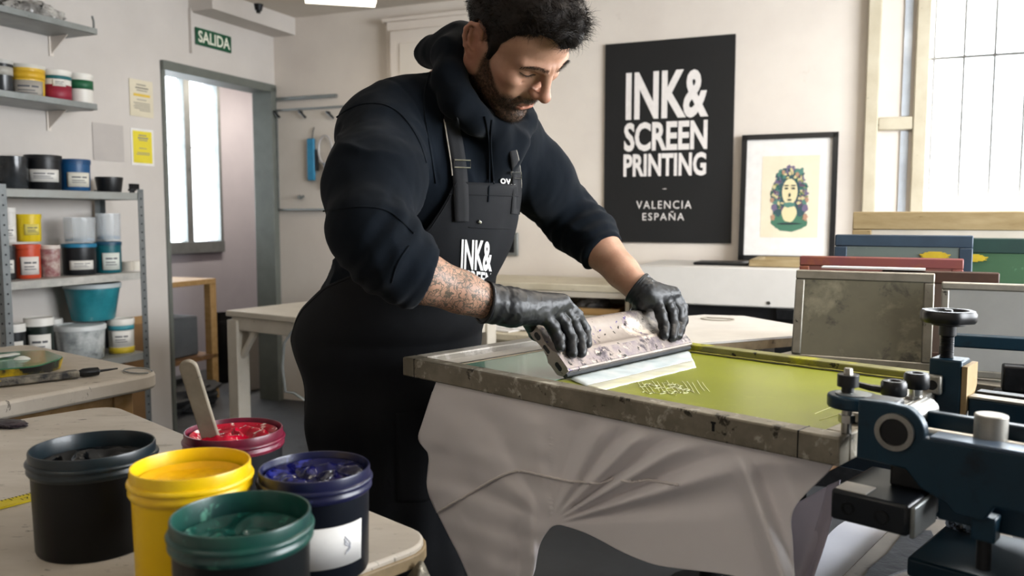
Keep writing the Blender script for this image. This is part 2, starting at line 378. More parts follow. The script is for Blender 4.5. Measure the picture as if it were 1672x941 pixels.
# framed print leaning on the back wall
pf = thing('framed_print', 'black-framed portrait print with flowers leaning on the back wall', 'framed picture', W(3.16, .03, .985), RZ)
PA0, PA1, PZ0, PZ1 = 2.935, 3.392, .985, 1.617
LEAN = .05
def pfp(a, z, d=0.0):           # point on the leaning picture plane
    t = (z - PZ0) / (PZ1 - PZ0); return W(a, .075 - LEAN * t + d, z)
def pfbox(mb, a0, a1, z0, z1, d0, d1):
    P = [pfp(a, z, d) for d in (d0, d1) for z in (z0, z1) for a in (a0, a1)]
    return mb.add(P, [(0, 2, 3, 1), (4, 5, 7, 6), (0, 1, 5, 4), (2, 6, 7, 3), (0, 4, 6, 2), (1, 3, 7, 5)])
mb = MB(); fw = .026
pfbox(mb, PA0, PA0 + fw, PZ0, PZ1, -.012, .014); pfbox(mb, PA1 - fw, PA1, PZ0, PZ1, -.012, .014); pfbox(mb, PA0, PA1, PZ0, PZ0 + fw, -.012, .014); pfbox(mb, PA0, PA1, PZ1 - fw, PZ1, -.012, .014)
build('frame', mb, M['black'], pf)
build('mat_board', pfbox(MB(), PA0 + .02, PA1 - .02, PZ0 + .02, PZ1 - .02, -.006, 0), M['label'], pf)
sa0, sa1 = backw(1243, 320, .05)[0], backw(1337, 320, .05)[0]; sz1, sz0 = backw(1290, 254, .05)[2], backw(1290, 388, .05)[2]
build('sheet', pfbox(MB(), sa0, sa1, sz0, sz1, 0, .001), mat('print_cream', '#e2d9c2', '#dbd1b8', 10, .8), pf)
def blob(mb, cx, cz, rx, rz, d, n=18, wob=.0, seed=0):
    rr = np.random.default_rng(seed); P = []
    for k in range(n):
        t = 2 * math.pi * k / n; w = 1 + wob * rr.uniform(-1, 1); P.append(pfp(sa0 + (cx + rx * w * math.cos(t)) * (sa1 - sa0), sz0 + (cz + rz * w * math.sin(t)) * (sz1 - sz0), d))
    return mb.add(P, [tuple(range(n))])
rv = np.random.default_rng(77); VINE = [[(.5 + rv.uniform(.17, .31) * math.cos(q) * 1.0, .56 + rv.uniform(.17, .27) * math.sin(q), rv.uniform(.012, .035), rv.uniform(.010, .026), .35) for q in rv.uniform(-.9, 4.05, 26)] for _ in range(4)]
art = [('shoulders', '#47745f', [(.5, .2, .3, .13, .05), (.3, .22, .12, .1, .2), (.7, .22, .12, .1, .2)]),
       ('hair_shape', '#39545a', [(.34, .52, .15, .2, .18), (.66, .52, .15, .2, .18), (.5, .74, .24, .12, .12), (.3, .36, .1, .1, .2), (.7, .36, .1, .1, .2)]),
       ('face_shape', '#dccfa6', [(.5, .56, .135, .16, .0), (.5, .3, .13, .11, .05), (.5, .4, .06, .08, .0)]),
       ('leaf_pattern', '#547f74', [(.26, .6, .07, .05, .3), (.74, .62, .07, .05, .3), (.27, .45, .08, .045, .3), (.73, .44, .08, .045, .3), (.36, .78, .07, .05, .3), (.66, .8, .07, .05, .3), (.5, .4, .11, .03, .2)]),
       ('flower_pattern', '#6f6480', [(.25, .52, .06, .05, .3), (.76, .53, .06, .05, .3), (.5, .83, .08, .05, .3), (.3, .69, .06, .05, .3), (.24, .37, .05, .04, .3), (.77, .36, .05, .04, .3), (.7, .7, .06, .05, .3)]),
       ('vine_pattern', '#8a8f5c', VINE[0]), ('moss_pattern', '#2f5a55', VINE[1]), ('petal_pattern', '#5f4a63', VINE[2]), ('dot_pattern', '#c9bd8f', VINE[3]),
       ('bud_pattern', '#b08a72', [(.38, .8, .03, .025, .3), (.62, .77, .03, .025, .3), (.22, .25, .04, .04, .3), (.78, .25, .04, .04, .3), (.2, .46, .03, .03, .3), (.8, .46, .03, .03, .3)]),
       ('feature_pattern', '#2c3a3c', [(.44, .6, .035, .012, 0), (.56, .6, .035, .012, 0), (.5, .52, .018, .025, 0), (.5, .46, .04, .012, 0), (.44, .635, .045, .008, 0), (.56, .635, .045, .008, 0), (.5, .17, .22, .012, .1)])]
for i, (nm, colr, L_) in enumerate(art):
    mb = MB()
    for j, (cx, cz, rx, rz, wb) in enumerate(L_): blob(mb, cx, cz, rx, rz, .0014 + i * .0003 + j * .00002, 18, wb, i * 10 + j)
    build(nm, mb, mat('print_' + nm, colr, rough=.8), pf, smooth=None)
# pale hook board in the far corner with its rail
hb = thing('hook_board', 'pale hook board on the back wall in the corner by the doorway', 'tool board', W(.5, 0, 1.253), RZ)
mb = MB(); rbox(mb, .03, 1.0, .002, .02, 1.253, 1.885); build('board', mb, mat('board_paint', '#d8d1c8', '#cfc8be', 5, .7), hb, bevel=.004)
mb = MB(); rbox(mb, .02, 1.02, .002, .03, 1.245, 1.257); rbox(mb, .02, 1.02, .002, .03, 1.878, 1.89); rbox(mb, .02, .035, .002, .03, 1.245, 1.89); build('edging', mb, M['greymetal'], hb)
mb = MB(); rbox(mb, .0, .48, .002, .025, 1.945, 1.965); o = build('rail', mb, M['greymetal']); tag(o, 'thin grey wall rail above the pale hook board', 'rail')
for k, (x, y) in enumerate(((450, 183), (492, 183), (537, 184))):
    p = on_back(x, y, .025)
    mb = MB().tube([p - N1 * .01, p + N1 * .025, p + N1 * .03 - ZV * .01 + E1 * .02, p + N1 * .025 - ZV * .04 + E1 * .05], .008, 8)
    build('hook', mb, M['darkiron'], hb)
t = thing('hanging_tool', 'blue plastic tool hanging from a hook on the pale board', 'hand tool', on_back(509, 295, .04), RZ)
pa = backw(509, 226, .04); pz = backw(513, 295, .04)
mb = MB(); rbox(mb, pa[0] - .035, pa[0] + .02, .028, .05, pz[2], pa[2]); build('body', mb, mat('tool_blue', '#1f6f96', '#2b87ad', 30, .45, spots=(('#9aa6a8', 30, .62, .05),)), t, bevel=.008)
mb = MB(); rbox(mb, pa[0] + .02, pa[0] + .045, .03, .045, pz[2] + .06, pa[2] - .07); build('blade', mb, M['darkiron'], t, bevel=.004)
p0 = on_back(513, 208, .03); build('hang_wire', MB().tube([p0, p0 + ZV * -.02 + E1 * -.01, W(pa[0], .035, pa[2])], .003, 6), M['darkiron'], t)
c = on_back(531, 245, .048)
t = thing('hanging_strap', 'clear looped strap hanging beside the blue tool', 'strap', on_back(530, 295, .048), RZ)
mb = MB(); mb.tube([c + E1 * .05 * math.cos(q) + ZV * .09 * math.sin(q) for q in np.linspace(0, 2 * math.pi, 25)], .006, 8); build('loop', mb, mat('grey_strap', '#a9a6a6', rough=.3), t)
mb = MB(); mb.tube([c - ZV * .08, c - ZV * .13 + E1 * .015, c - ZV * .19 - E1 * .01, c - ZV * .24 + E1 * .01], [.018, .016, .02, .012], 8); build('tail', mb, mat('dark_strap', '#6d7580', '#8c8f97', 20, .4), t)
c = on_back(490, 320, .022); o = build('hook', MB().tube([c, c + N1 * .02 - ZV * .01, c + N1 * .02 - ZV * .015 + E1 * .02, c + N1 * .015 + E1 * .04], .008, 8), M['greymetal']); o.name = 'board_clip'; tag(o, 'small grey clip near the lower edge of the hook board', 'clip')
# white wall cupboard behind the hood
t = thing('wall_cupboard', 'white wall cupboard high on the back wall behind the printer', 'cupboard', W(1.25, 0, 1.4), RZ)
mb = MB(); rbox(mb, .87, 1.75, .002, .06, 1.4, 2.36); build('carcass', mb, M['wall'], t, bevel=.006)
for q in (.90, 1.33):
    mb = MB(); rbox(mb, q, q + .40, .06, .078, 1.43, 2.30); d = build('door', mb, M['wall'], t, bevel=.008)
    mb = MB(); rbox(mb, q + .07, q + .33, .078, .084, 1.5, 2.22); build('panel', mb, M['ceil'], d, bevel=.01)
mb = MB(); rbox(mb, .85, 1.78, .002, .08, 2.35, 2.375); build('cornice', mb, M['wall'], t, bevel=.004)
# small grey frame low on the wall, half hidden by the arm
t = thing('small_picture', 'small grey-framed picture on the back wall behind the apron bib', 'picture frame', on_back(832, 418, .01), RZ)
a0, _, z0 = backw(822, 418, .01); a1, _, z1 = backw(846, 380, .01)
mb = MB(); rbox(mb, a0, a1, .002, .02, z0, z1); build('frame', mb, M['greymetal'], t, bevel=.004)
mb = MB(); rbox(mb, a0 + .02, a1 - .02, .02, .022, z0 + .02, z1 - .02); build('picture', mb, M['darkiron'], t)
# ================================================================ ON THE LEFT WALL
def lw_text(body, b0, b1, z0, z1, off, m, parent, name='lettering', bold=0.0, spacing=1.0):
    V, Fc = fit_text(body, abs(b1 - b0), z1 - z0, bold, spacing)
    mb = MB(); mb.add([W(off, (b0 + b1) / 2 - v[0], (z0 + z1) / 2 + v[1]) for v in V], Fc)
    return build(name, mb, m, parent, smooth=None, solid=.0008)
t = thing('exit_sign', 'green SALIDA exit sign on the left wall above the doorway', 'exit sign', W(0, .545, 2.175), RZ)
mb = MB(); rbox(mb, .001, .012, .405, .69, 2.177, 2.273); build('plate', mb, mat('sign_green', '#17573b', '#124a31', 10, .4), t, bevel=.002)
lw_text('SALIDA', .675, .42, 2.192, 2.258, .014, mat('sign_cream', '#dfe0cf', rough=.6), t, bold=.02)
def paper(name, b0, b1, z0, z1, m, label, lines=(), band=None, sleeve=None):
    t = thing(name, label, 'notice', W(0, (b0 + b1) / 2, z0), RZ)
    if sleeve:
        mb = MB(); rbox(mb, .001, .003, b0 - .012, b1 + .012, z0 - .012, z1 + .012); build('sleeve', mb, sleeve, t)
    mb = MB(); rbox(mb, .003, .0045, b0, b1, z0, z1); build('sheet', mb, m, t)
    if lines:
        mb = MB(); h = z1 - z0; w = b1 - b0
        for (fz, f0, f1, th) in lines: rbox(mb, .0045, .0052, b0 + w * f0, b0 + w * f1, z0 + h * fz, z0 + h * fz + th)
        build('printed_text', mb, mat('grey_print', '#8b877d', rough=.8), t)
    if band:
        mb = MB(); h = z1 - z0; rbox(mb, .0045, .0053, b0 + .02, b1 - .025, z0 + h * band[0], z0 + h * band[1]); build('highlight', mb, mat('yellow_band', '#d9b84a', rough=.7), t)
    return t
LN = [(.85, .3, .7, .006), (.76, .2, .75, .008), (.70, .25, .7, .005), (.45, .3, .7, .004), (.36, .15, .85, .004), (.31, .15, .8, .004), (.26, .15, .85, .004), (.21, .15, .82, .004), (.16, .15, .6, .004)]
paper('wall_notice', 1.012, 1.166, 1.727, 1.917, mat('notice_paper', '#d9d0b9', '#cfc6ae', 8, .8), 'cream printed notice with a yellow line, on the left wall above the yellow sheet', LN, (.55, .62))
paper('wall_notice', 1.03, 1.155, 1.486, 1.652, mat('yellow_paper', '#e0cf3f', '#d6c534', 8, .8), 'bright yellow notice in a white sleeve on the left wall', LN[:4] + LN[5:7], None, M['label'])
paper('wall_notice', 1.215, 1.40, 1.485, 1.668, mat('blank_paper', '#b9b3ae', '#b0aaa6', 6, .6), 'blank off-white sheet pinned on the left wall above the small black pot')
o = build('wall_socket', MB().box(W(.01, 1.165, 1.36), (.02, .05, .03), ROOM_M), M['darkiron']); tag(o, 'small dark socket on the left wall above the end of the metal shelving', 'socket')
# ================================================================ TUBS AND JARS
PLM = {}
def plast(colr, rough=.4, c2=None, sc=12):
    k = (colr, rough, c2)
    if k not in PLM: PLM[k] = mat('plastic_' + colr.strip('#'), colr, c2, sc, rough)
    return PLM[k]
def label_patch(parent, r0, r1, z0, z1, ang, half, m, name='label', marks=None, lm=None, n=10):
    """curved label on a tub wall; ang faces this direction (world angle about z)"""
    mb = MB(); P = []
    for z, r in ((z0, r0), (z1, r1)): P.append([((r + .0012) * math.cos(ang - half + 2 * half * k / n), (r + .0012) * math.sin(ang - half + 2 * half * k / n), z) for k in range(n + 1)])
    mb.grid(np.array(P)); o = build(name, mb, m, parent, world=False, smooth=60, solid=.0008)
    if marks:
        mb = MB()
        for (fz, f0, f1, th) in marks:
            zz = z0 + (z1 - z0) * fz; hh = (z1 - z0) * th; rr = r0 + (r1 - r0) * fz + .0026; Q = []
            for z in (zz, zz + hh): Q.append([(rr * math.cos(ang - half + 2 * half * (f0 + (f1 - f0) * k / 6)), rr * math.sin(ang - half + 2 * half * (f0 + (f1 - f0) * k / 6)), z) for k in range(7)])
            mb.grid(np.array(Q))
        build('label_print', mb, lm or MKT, o, world=False, smooth=60)
    return o
MKT = mat('grey_label_print', '#5a5b60', rough=.7)
MK = [(.62, .2, .55, .1), (.62, .6, .82, .1), (.42, .2, .7, .06), (.28, .2, .78, .05)]
def tub(name, label, cat, base, dia, h, colr, lid=None, taper=.92, lab=None, face=-1.57, group=None, rough=.4, rim=True, lid_h=.012, bodymat=None, band=None, handle=False, fill=None, clear=False):
    t = thing(name, label, cat, base, 0, group)
    r1 = dia / 2; r0 = r1 * taper
    bm_ = bodymat or plast(colr, rough)
    wall = .0018
    prof = [(r0 * .94, 0), (r0, .006), (r1 * .985, h * .86), (r1 * .985, h * .87), (r1 * 1.03, h * .875), (r1 * 1.03, h * .9), (r1 * .99, h * .905), (r1 * .99, h), (r1 * .99 - wall * 1.5, h), (r0 - wall, .008), (0.0001, .008)]
    if lid: prof = prof[:8] + [(.0001, h)]
    build('body', MB().lathe(prof, n=28), bm_, t, world=False)
    if lid:
        lp = [(r1 * 1.0, h - lid_h), (r1 * 1.04, h - lid_h), (r1 * 1.04, h + .001), (r1 * 1.02, h + .004), (r1 * .9, h + .004), (r1 * .88, h + .001), (.0001, h + .001)]
        build('lid', MB().lathe(lp, n=28), plast(lid, .45), t, world=False)
    if fill: build('contents', MB().lathe([(r0 - wall * 2.5, .010), (r0 + (r1 - r0) * fill[1] - wall * 2.5, h * fill[1]), (r0 * .5, h * fill[1] + .006), (.0001, h * fill[1] + .002)], n=24), plast(fill[0], .4, fill[2] if len(fill) > 2 else None, 25), t, world=False)
    rr = lambda f: r0 + (r1 * .985 - r0) * f / .86
    if band:
        for (z0, z1, c) in band: label_patch(t, rr(z0), rr(z1), h * z0, h * z1, face, math.pi * .98, plast(c, .5), 'band', n=28)
    if lab:
        z0, z1, half, lc = lab[:4]; off = lab[4] if len(lab) > 4 else 0
        label_patch(t, rr(z0) + .0006, rr(z1) + .0006, h * z0, h * z1, face + off, half, plast(lc, .6), marks=MK)
    if handle:
        mb = MB(); mb.tube([(r1 * 1.05 * math.cos(q), r1 * 1.05 * math.sin(q), h * .88 - .35 * h * math.sin((q - face + 1.57) / 3.14 * math.pi) ** 2) for q in np.linspace(face - 1.57, face + 1.57, 15)], .002, 6)
        build('handle', mb, M['steel'], t, world=False)
    return t
FACE = math.atan2(-3.0, 1.2)
def shelf_tub(name, label, x0, x1, yb, yt, zs, a, colr, cat='tub', group=None, **k):
    """size and spot from its outline on a shelf whose top is at height zs and depth a from the left wall"""
    _, b, _ = leftw((x0 + x1) / 2, (yb + yt) / 2, a); p = W(a, b, zs + .0012); Yd = p[1] * _c
    d = (x1 - x0) * Yd / F; h = (yb - yt) * Yd / F
    return tub(name, label, cat, p, d, h, colr, face=math.atan2(-p[1], -p[0]), group=group, **k)
# ---------------------------------------------------------------- wall shelves
def wall_shelf(label, aw, b0, z, t=.028):
    s = thing('wall_shelf', label, 'shelf', W(0, 2.2, z), RZ, None)
    mb = MB(); rbox(mb, .003, aw, b0, 3.1, z, z + .004); rbox(mb, aw - .003, aw, b0, 3.1, z, z + t); rbox(mb, .003, .006, b0, 3.1, z, z + t); rbox(mb, .003, aw, b0, b0 + .003, z, z + t)
    build('tray', mb, M['greymetal'], s, bevel=.001)
    for bb in (b0 + .06, 2.6):
        mb = MB(); rbox(mb, .003, .008, bb - .010, bb + .010, z - .09, z)
        P = [W(.008, bb, z - .08), W(.008, bb, z), W(aw * .5, bb, z)]
        mb.add([q + N1 * d for d in (-.002, .002) for q in P], [(0, 1, 2), (3, 4, 5), (0, 1, 4, 3), (1, 2, 5, 4), (0, 2, 5, 3)])
        build('bracket', mb, M['wall'], s)
    return s
wall_shelf('upper grey metal wall shelf holding crumpled plastic bags', .235, 1.55, 2.038)
wall_shelf('lower grey metal wall shelf holding four printed tubs', .25, 1.58, 1.692)
# end clip on the upper shelf
p = W(.225, 1.56, 2.066); o = build('shelf_hook', MB().tube([p - ZV * .03, p + ZV * .03, p + ZV * .055 - E1 * .008], .005, 8), M['greymetal']); tag(o, 'small upright hook on the end of the upper wall shelf', 'hook')
# crumpled bags on the upper shelf
def crumple(name, label, c, size, m, seed, n=22):
    bm = bmesh.new(); bmesh.ops.create_icosphere(bm, subdivisions=4, radius=1.0)
    P = np.array([v.co[:] for v in bm.verts]); d = 1 + .33 * fbm(P, 2.2, seed) + .22 * np.abs(fbm(P, 5.0, seed + 1)) + .1 * fbm(P, 11, seed + 2)
    Q = P * d[:, None] * np.array(size) / 2; Q[:, 2] = np.maximum(Q[:, 2], -size[2] * .38); Q[:, 2] -= Q[:, 2].min()
    for v, q in zip(bm.verts, Q): v.co = tuple(ROOM_M @ q)
    me = bpy.data.meshes.new(name); bm.to_mesh(me); bm.free(); me.polygons.foreach_set('use_smooth', [True] * len(me.polygons)); me.set_sharp_from_angle(angle=.6)
    o = link(name, me, m); o.location = tuple(c); return o
MBAG = mat('film_bag', '#b9b6b0', '#6f6c68', 14, .22, spots=(('#1b1b1c', 10, .56, .05), ('#e6e4e0', 18, .62, .04)), contrast=.3)
for k, (a, b, sz, lb) in enumerate(((.12, 1.80, (.16, .26, .115), 'crumpled grey and black plastic bag, right of the two on the upper wall shelf'), (.12, 2.13, (.18, .28, .2), 'taller crumpled plastic bag, left of the two on the upper wall shelf'))):
    o = crumple('plastic_bag', lb, W(a, b, 2.043), sz, MBAG, 30 + k * 5); tag(o, lb, 'plastic bag', 'bags on the upper wall shelf')
G = 'tubs on the lower wall shelf'; zs = 1.697
shelf_tub('clear_jar', 'clear jar of dark ink with grey lid at the left of the lower wall shelf', -14, 19, 157, 97, zs, .14, '#3a3d40', group=G, cat='jar', bodymat=plast('#2a2d30', .25), lid='#b9b8b4', band=[(.62, .84, '#a7a49c')])
shelf_tub('paint_tub', 'tub with a yellow and grey printed label on the lower wall shelf', 20, 70, 158, 101, zs, .14, '#d8b13a', group=G, lid='#c9c6bd', taper=.94, lab=(.08, .58, 1.0, '#a39d93'), band=[(.62, .84, '#cda227')])
shelf_tub('paint_tub', 'tub with a crimson and teal printed label on the lower wall shelf', 70, 114, 165, 110, zs, .14, '#d9d6cf', group=G, lid='#e1ded7', taper=.94, lab=(.55, .74, .45, '#dcd8d0', .2), band=[(.08, .6, '#8c2236'), (.76, .86, '#1e6165')])
shelf_tub('paint_tub', 'white tub with a dark green band at the right end of the lower wall shelf', 114, 150, 170, 115, zs, .14, '#dedad2', group=G, lid='#e1ded7', taper=.95, band=[(.58, .84, '#1d5b3c')])
# ---------------------------------------------------------------- metal shelving unit
UB0, UB1, UA0, UA1 = 1.395, 2.125, .03, .315
su = thing('shelving_unit', 'grey slotted metal shelving unit full of ink tubs against the left wall', 'shelving unit', W(.17, 1.76, 0), RZ)
MPO = mat('post_metal', '#85898a', '#73787a', 14, .45, .6, spots=(('#3f4346', 30, .66, .06),))
for (a, sa) in ((UA0, 1), (UA1, -1)):
    for (b, sb) in ((UB0, 1), (UB1, -1)):
        mb = MB(); rbox(mb, *sorted((a, a + sa * .034)), *sorted((b, b + sb * .002)), 0, 1.335); rbox(mb, *sorted((a, a + sa * .002)), *sorted((b, b + sb * .034)), 0, 1.335)
        q = build('post', mb, MPO, su)
        mb = MB(); z = .05
        while z < 1.32:
            f = W(a - sa * .0005, b + sb * .017, z); mb.cyl(f, f + E1 * sa * -.0012, .0042, n=8)
            f = W(a + sa * .017, b - sb * .0005, z); mb.cyl(f, f + N1 * sb * -.0012, .0042, n=8); z += .04
        build('post_hole_pattern', mb, M['darkiron'], q)
SZ = {'top': 1.318, 'mid': .938, 'low': .548, 'floor': .16}
for k, z in SZ.items():
    mb = MB(); rbox(mb, UA0 + .003, UA1 - .003, UB0 + .003, UB1 - .003, z - .004, z); rbox(mb, UA1 - .006, UA1 - .0035, UB0 + .003, UB1 - .003, z - .034, z); rbox(mb, UA0 + .0035, UA0 + .006, UB0 + .003, UB1 - .003, z - .034, z); rbox(mb, UA0 + .003, UA1 - .003, UB0 + .0025, UB0 + .005, z - .034, z)
    build('shelf_board', mb, mat('shelf_' + k, '#c4c2bc' if k == 'mid' else '#999d9b', '#93938e', 10, .5, .4), su, bevel=.001)
G = 'tubs on top of the metal shelving'
aT = .17
shelf_tub('bagged_tub', 'dark tub wrapped in creased clear film on top of the metal shelving', -4, 43, 296, 243, SZ['top'], aT, '#1b1d20', group=G, bodymat=mat('film_black', '#0f1113', '#33373b', 14, .18, spots=(('#8f949a', 14, .64, .03),)), taper=.96)
shelf_tub('ink_tub', 'black ink tub with a handwritten white label on top of the shelving', 44, 97, 299, 244, SZ['top'], aT, '#131518', group=G, lid='#131518', lab=(.24, .60, .95, '#d6d4cf'), taper=.94)
shelf_tub('ink_tub', 'blue ink tub with a white label on top of the shelving', 98, 145, 301, 251, SZ['top'], aT, '#144a77', group=G, lid='#10406a', lab=(.14, .60, .8, '#d3d0c4', .3), taper=.95)
shelf_tub('small_pot', 'small open black pot at the right end of the shelving top', 157, 199, 306, 281, SZ['top'], aT, '#111316', group=G, taper=.86)
o = build('bolt_head', MB().cyl(W(.27, 1.42, SZ['top']), W(.27, 1.42, SZ['top'] + .012), .012, n=10).cyl(W(.27, 1.42, SZ['top'] + .01), W(.27, 1.42, SZ['top'] + .018), .018, n=6), M['darkiron']); o.name = 'bottle_cap'; tag(o, 'small black cap lying on the right corner of the shelving top', 'cap')
G = 'tubs on the middle shelf'; z = SZ['mid']; aM = .19
shelf_tub('ink_jar', 'black jar with a white label at the left of the middle shelf', 2, 24, 446, 392, z, aM, '#17191c', cat='jar', group=G, lid='#17191c', lab=(.2, .6, .8, '#d6d4cf'))
shelf_tub('ink_jar', 'white jar standing on the black jar at the left of the middle shelf', 4, 25, 390, 335, z + .156, aM, '#d8d5d0', cat='jar', group=G, lid='#e3e0db', lab=(.1, .5, .8, '#ece9e4'))
shelf_tub('ink_tub', 'orange ink tub under the yellow one on the middle shelf', 25, 64, 447, 393, z, aM, '#c2482a', group=G, lid='#c2482a', lab=(.12, .66, .75, '#ddd6d0', .2), taper=.97)
shelf_tub('ink_tub', 'yellow ink tub stacked on the orange one on the middle shelf', 27, 65, 392, 349, z + .158, aM, '#d9bd1c', group=G, lid='#d9bd1c', lab=(.25, .66, .6, '#d8c96a', .3), taper=.97)
shelf_tub('clear_jar', 'pinkish smeared jar beside the orange tub on the middle shelf', 65, 97, 446, 396, z, aM, '#9b7f7c', cat='jar', group=G, lid='#c3b8b0', bodymat=mat('smeared_jar', '#b9aaa2', '#8a5a5c', 30, .3, contrast=.3))
CLM = M['clear']
for (nm, lb, x0, x1, yt, ym, colr, labx) in (('ink_tub', 'large black ink tub with a white label on the middle shelf', 104, 155, 355, 397, '#14171b', (.18, .48, .75, '#d9d7d0', .15)), ('ink_tub', 'teal ink tub with a white label on the middle shelf', 156, 197, 352, 397, '#0f5a64', (.1, .66, .7, '#cfd3cc', .25))):
    t = shelf_tub(nm, lb, x0, x1, 446, ym, z, aM, colr, group=G, taper=.97, lab=labx, lid='#1b6f93' if colr == '#14171b' else '#14425a')
    _, b, _ = leftw((x0 + x1) / 2, 380, aM); p = W(aM, b, z); Yd = p[1] * _c; hh = (446 - ym) * Yd / F
    shelf_tub('clear_tub', 'empty clear tub with blue residue standing on the %s' % ('large black tub' if colr == '#14171b' else 'teal tub'), x0 + 2, x1 - 1, ym, yt, z + hh + .006, aM, '#ffffff', group=G, bodymat=CLM, taper=.95, fill=('#1f7fae', .16, '#2a5d80'))
for k, (x, cl) in enumerate(((207, '#d8d2c6'), (221, '#b98a4e'))):
    _, b, _ = leftw(x, 430, .16); p = W(.16, b, z)
    t = thing('tape_roll', ('pale' if k == 0 else 'brown') + ' tape roll at the right end of the middle shelf', 'tape roll', p)
    build('roll', MB().lathe([(.014, 0), (.027, 0), (.027, .045), (.014, .045), (.014, 0)], n=24, caps=False), plast('#d8d2c6', .6), t, world=False)
    build('core', MB().lathe([(.0125, .001), (.0139, .001), (.0139, .044), (.0125, .044), (.0125, .001)], n=24, caps=False), plast(cl, .7), t, world=False)
G = 'tubs on the low shelf'; z = SZ['low']; aL = .19
shelf_tub('ink_tub', 'white-lidded black tub at the left of the low shelf', 5, 40, 592, 513, z, aL + .03, '#16191b', group=G, lid='#dad8d3', lid_h=.03, lab=(.2, .66, .8, '#d9d7d2'), taper=.96, band=[(.02, .16, '#1b4a36')])
shelf_tub('ink_tub', 'white-lidded dark green tub second from the left on the low shelf', 43, 86, 592, 509, z, aL + .05, '#14201b', group=G, lid='#dfddd8', lid_h=.03, lab=(.26, .70, .85, '#d9d7d2'), taper=.96, band=[(.02, .24, '#14402b')])
shelf_tub('ink_tub', 'low grey tub with a white lid behind the clear box on the low shelf', 74, 102, 590, 526, z, .062, '#8f9190', group=G, lid='#c9c8c4', lid_h=.02)
t = shelf_tub('storage_tub', 'wide clear smeared tub under the teal bucket on the low shelf', 95, 170, 594, 538, z, .20, '#b9bec0', group=G, lid='#c7cbcb', lid_h=.018, bodymat=mat('smeared_clear', '#c3c7c7', '#8f9596', 16, .25, contrast=.3, spots=(('#6b6f70', 18, .62, .06),)), taper=.9)
_, b, _ = leftw(133, 560, .165); p = W(.165, b, z); hh = (594 - 538) * p[1] * _c / F
shelf_tub('ink_bucket', 'teal ink bucket of clear plastic stacked on the wide tub', 110, 194, 532, 473, z + hh + .010, .150, '#16707c', group=G, lid='#b4bcbd', lid_h=.016, taper=.78, bodymat=mat('teal_bucket', '#12626e', '#2f8590', 7, .3, contrast=.4, spots=(('#a9b6b8', 6, .62, .1),)))
shelf_tub('ink_tub', 'white tub with teal and yellow bands at the right of the low shelf', 179, 219, 600, 544, z, aL + .04, '#dcd9d0', group=G, lid='#e2dfd8', lid_h=.02, taper=.94, lab=(.24, .66, .8, '#e6e4df'), band=[(.02, .2, '#c9b02e'), (.70, .84, '#3f8f9c')])
# cardboard behind the front right post
p = W(.1, 1.33, 0); 
t = thing('cardboard_sheet', 'brown cardboard box standing between the shelving and the doorway', 'cardboard box', W(.07, 1.30, 0), RZ)
mb = MB(); rbox(mb, .01, .13, 1.235, 1.375, .0, .66); build('box_body', mb, mat('cardboard', '#8a6a45', '#77593a', 6, .8), t, bevel=.004)
mb = MB(); rbox(mb, .02, .12, 1.245, 1.30, .66, .664); rbox(mb, .125, .13, 1.245, 1.365, .66, .70); build('flap', mb, mat('cardboard_light', '#a78457', '#94724a', 6, .8), t)
# ================================================================ HALL FURNITURE
t = thing('wooden_table', 'small wooden table in the hall seen through the doorway', 'table', W(-.62, .5, 0), RZ)
ZT = .80; ta0, ta1, tb0, tb1 = -1.0, -.42, .12, .95
mb = MB(); rbox(mb, ta0, ta1, tb0, tb1, ZT - .035, ZT); build('table_top', mb, M['wood'], t, bevel=.003)
for a in (ta0, ta1 - .055):
    for b in (tb0, tb1 - .055):
        mb = MB(); rbox(mb, a, a + .055, b, b + .055, 0, ZT - .035); build('leg', mb, M['wood'], t, bevel=.003)
mb = MB(); rbox(mb, ta0, ta1, tb0, tb1, .27, .30); build('lower_shelf', mb, M['wooddark'], t, bevel=.003)
mb = MB(); rbox(mb, ta0 + .09, ta1 - .07, tb0 + .1, tb1 - .08, .302, .56); o = build('storage_box', mb, mat('grey_box', '#55585a', '#47494b', 8, .6), bevel=.01); tag(o, 'dark grey box on the lower shelf of the hall table', 'box')
c = onz(358, 690, 0); p = W(-.28, .06, 0)
def bin_(name, label, px, py, dia, h, colr, z=0.0):
    c = onz(px, py, 0.0); return tub(name, label, 'bin', c, dia, h, colr, taper=.85)
bin_('waste_bin', 'tall black bin on the hall floor beside the wooden table', 366, 622, .2, .5, '#101113')
bin_('paint_bucket', 'pale bucket on the floor behind the white table leg', 408, 634, .22, .40, '#b9b6b0')

t = thing('rubber_boots', 'black bundle on the hall floor under the wooden table', 'bundle', onz(285, 655, 0)); 
o = crumple('dark_bundle', '', onz(290, 668, 0), (.4, .55, .2), mat('dark_cloth', '#131417', '#1f2124', 12, .7), 71); tag(o, 'black bundle on the floor in front of the hall table', 'bundle'); bpy.data.objects.remove(t)
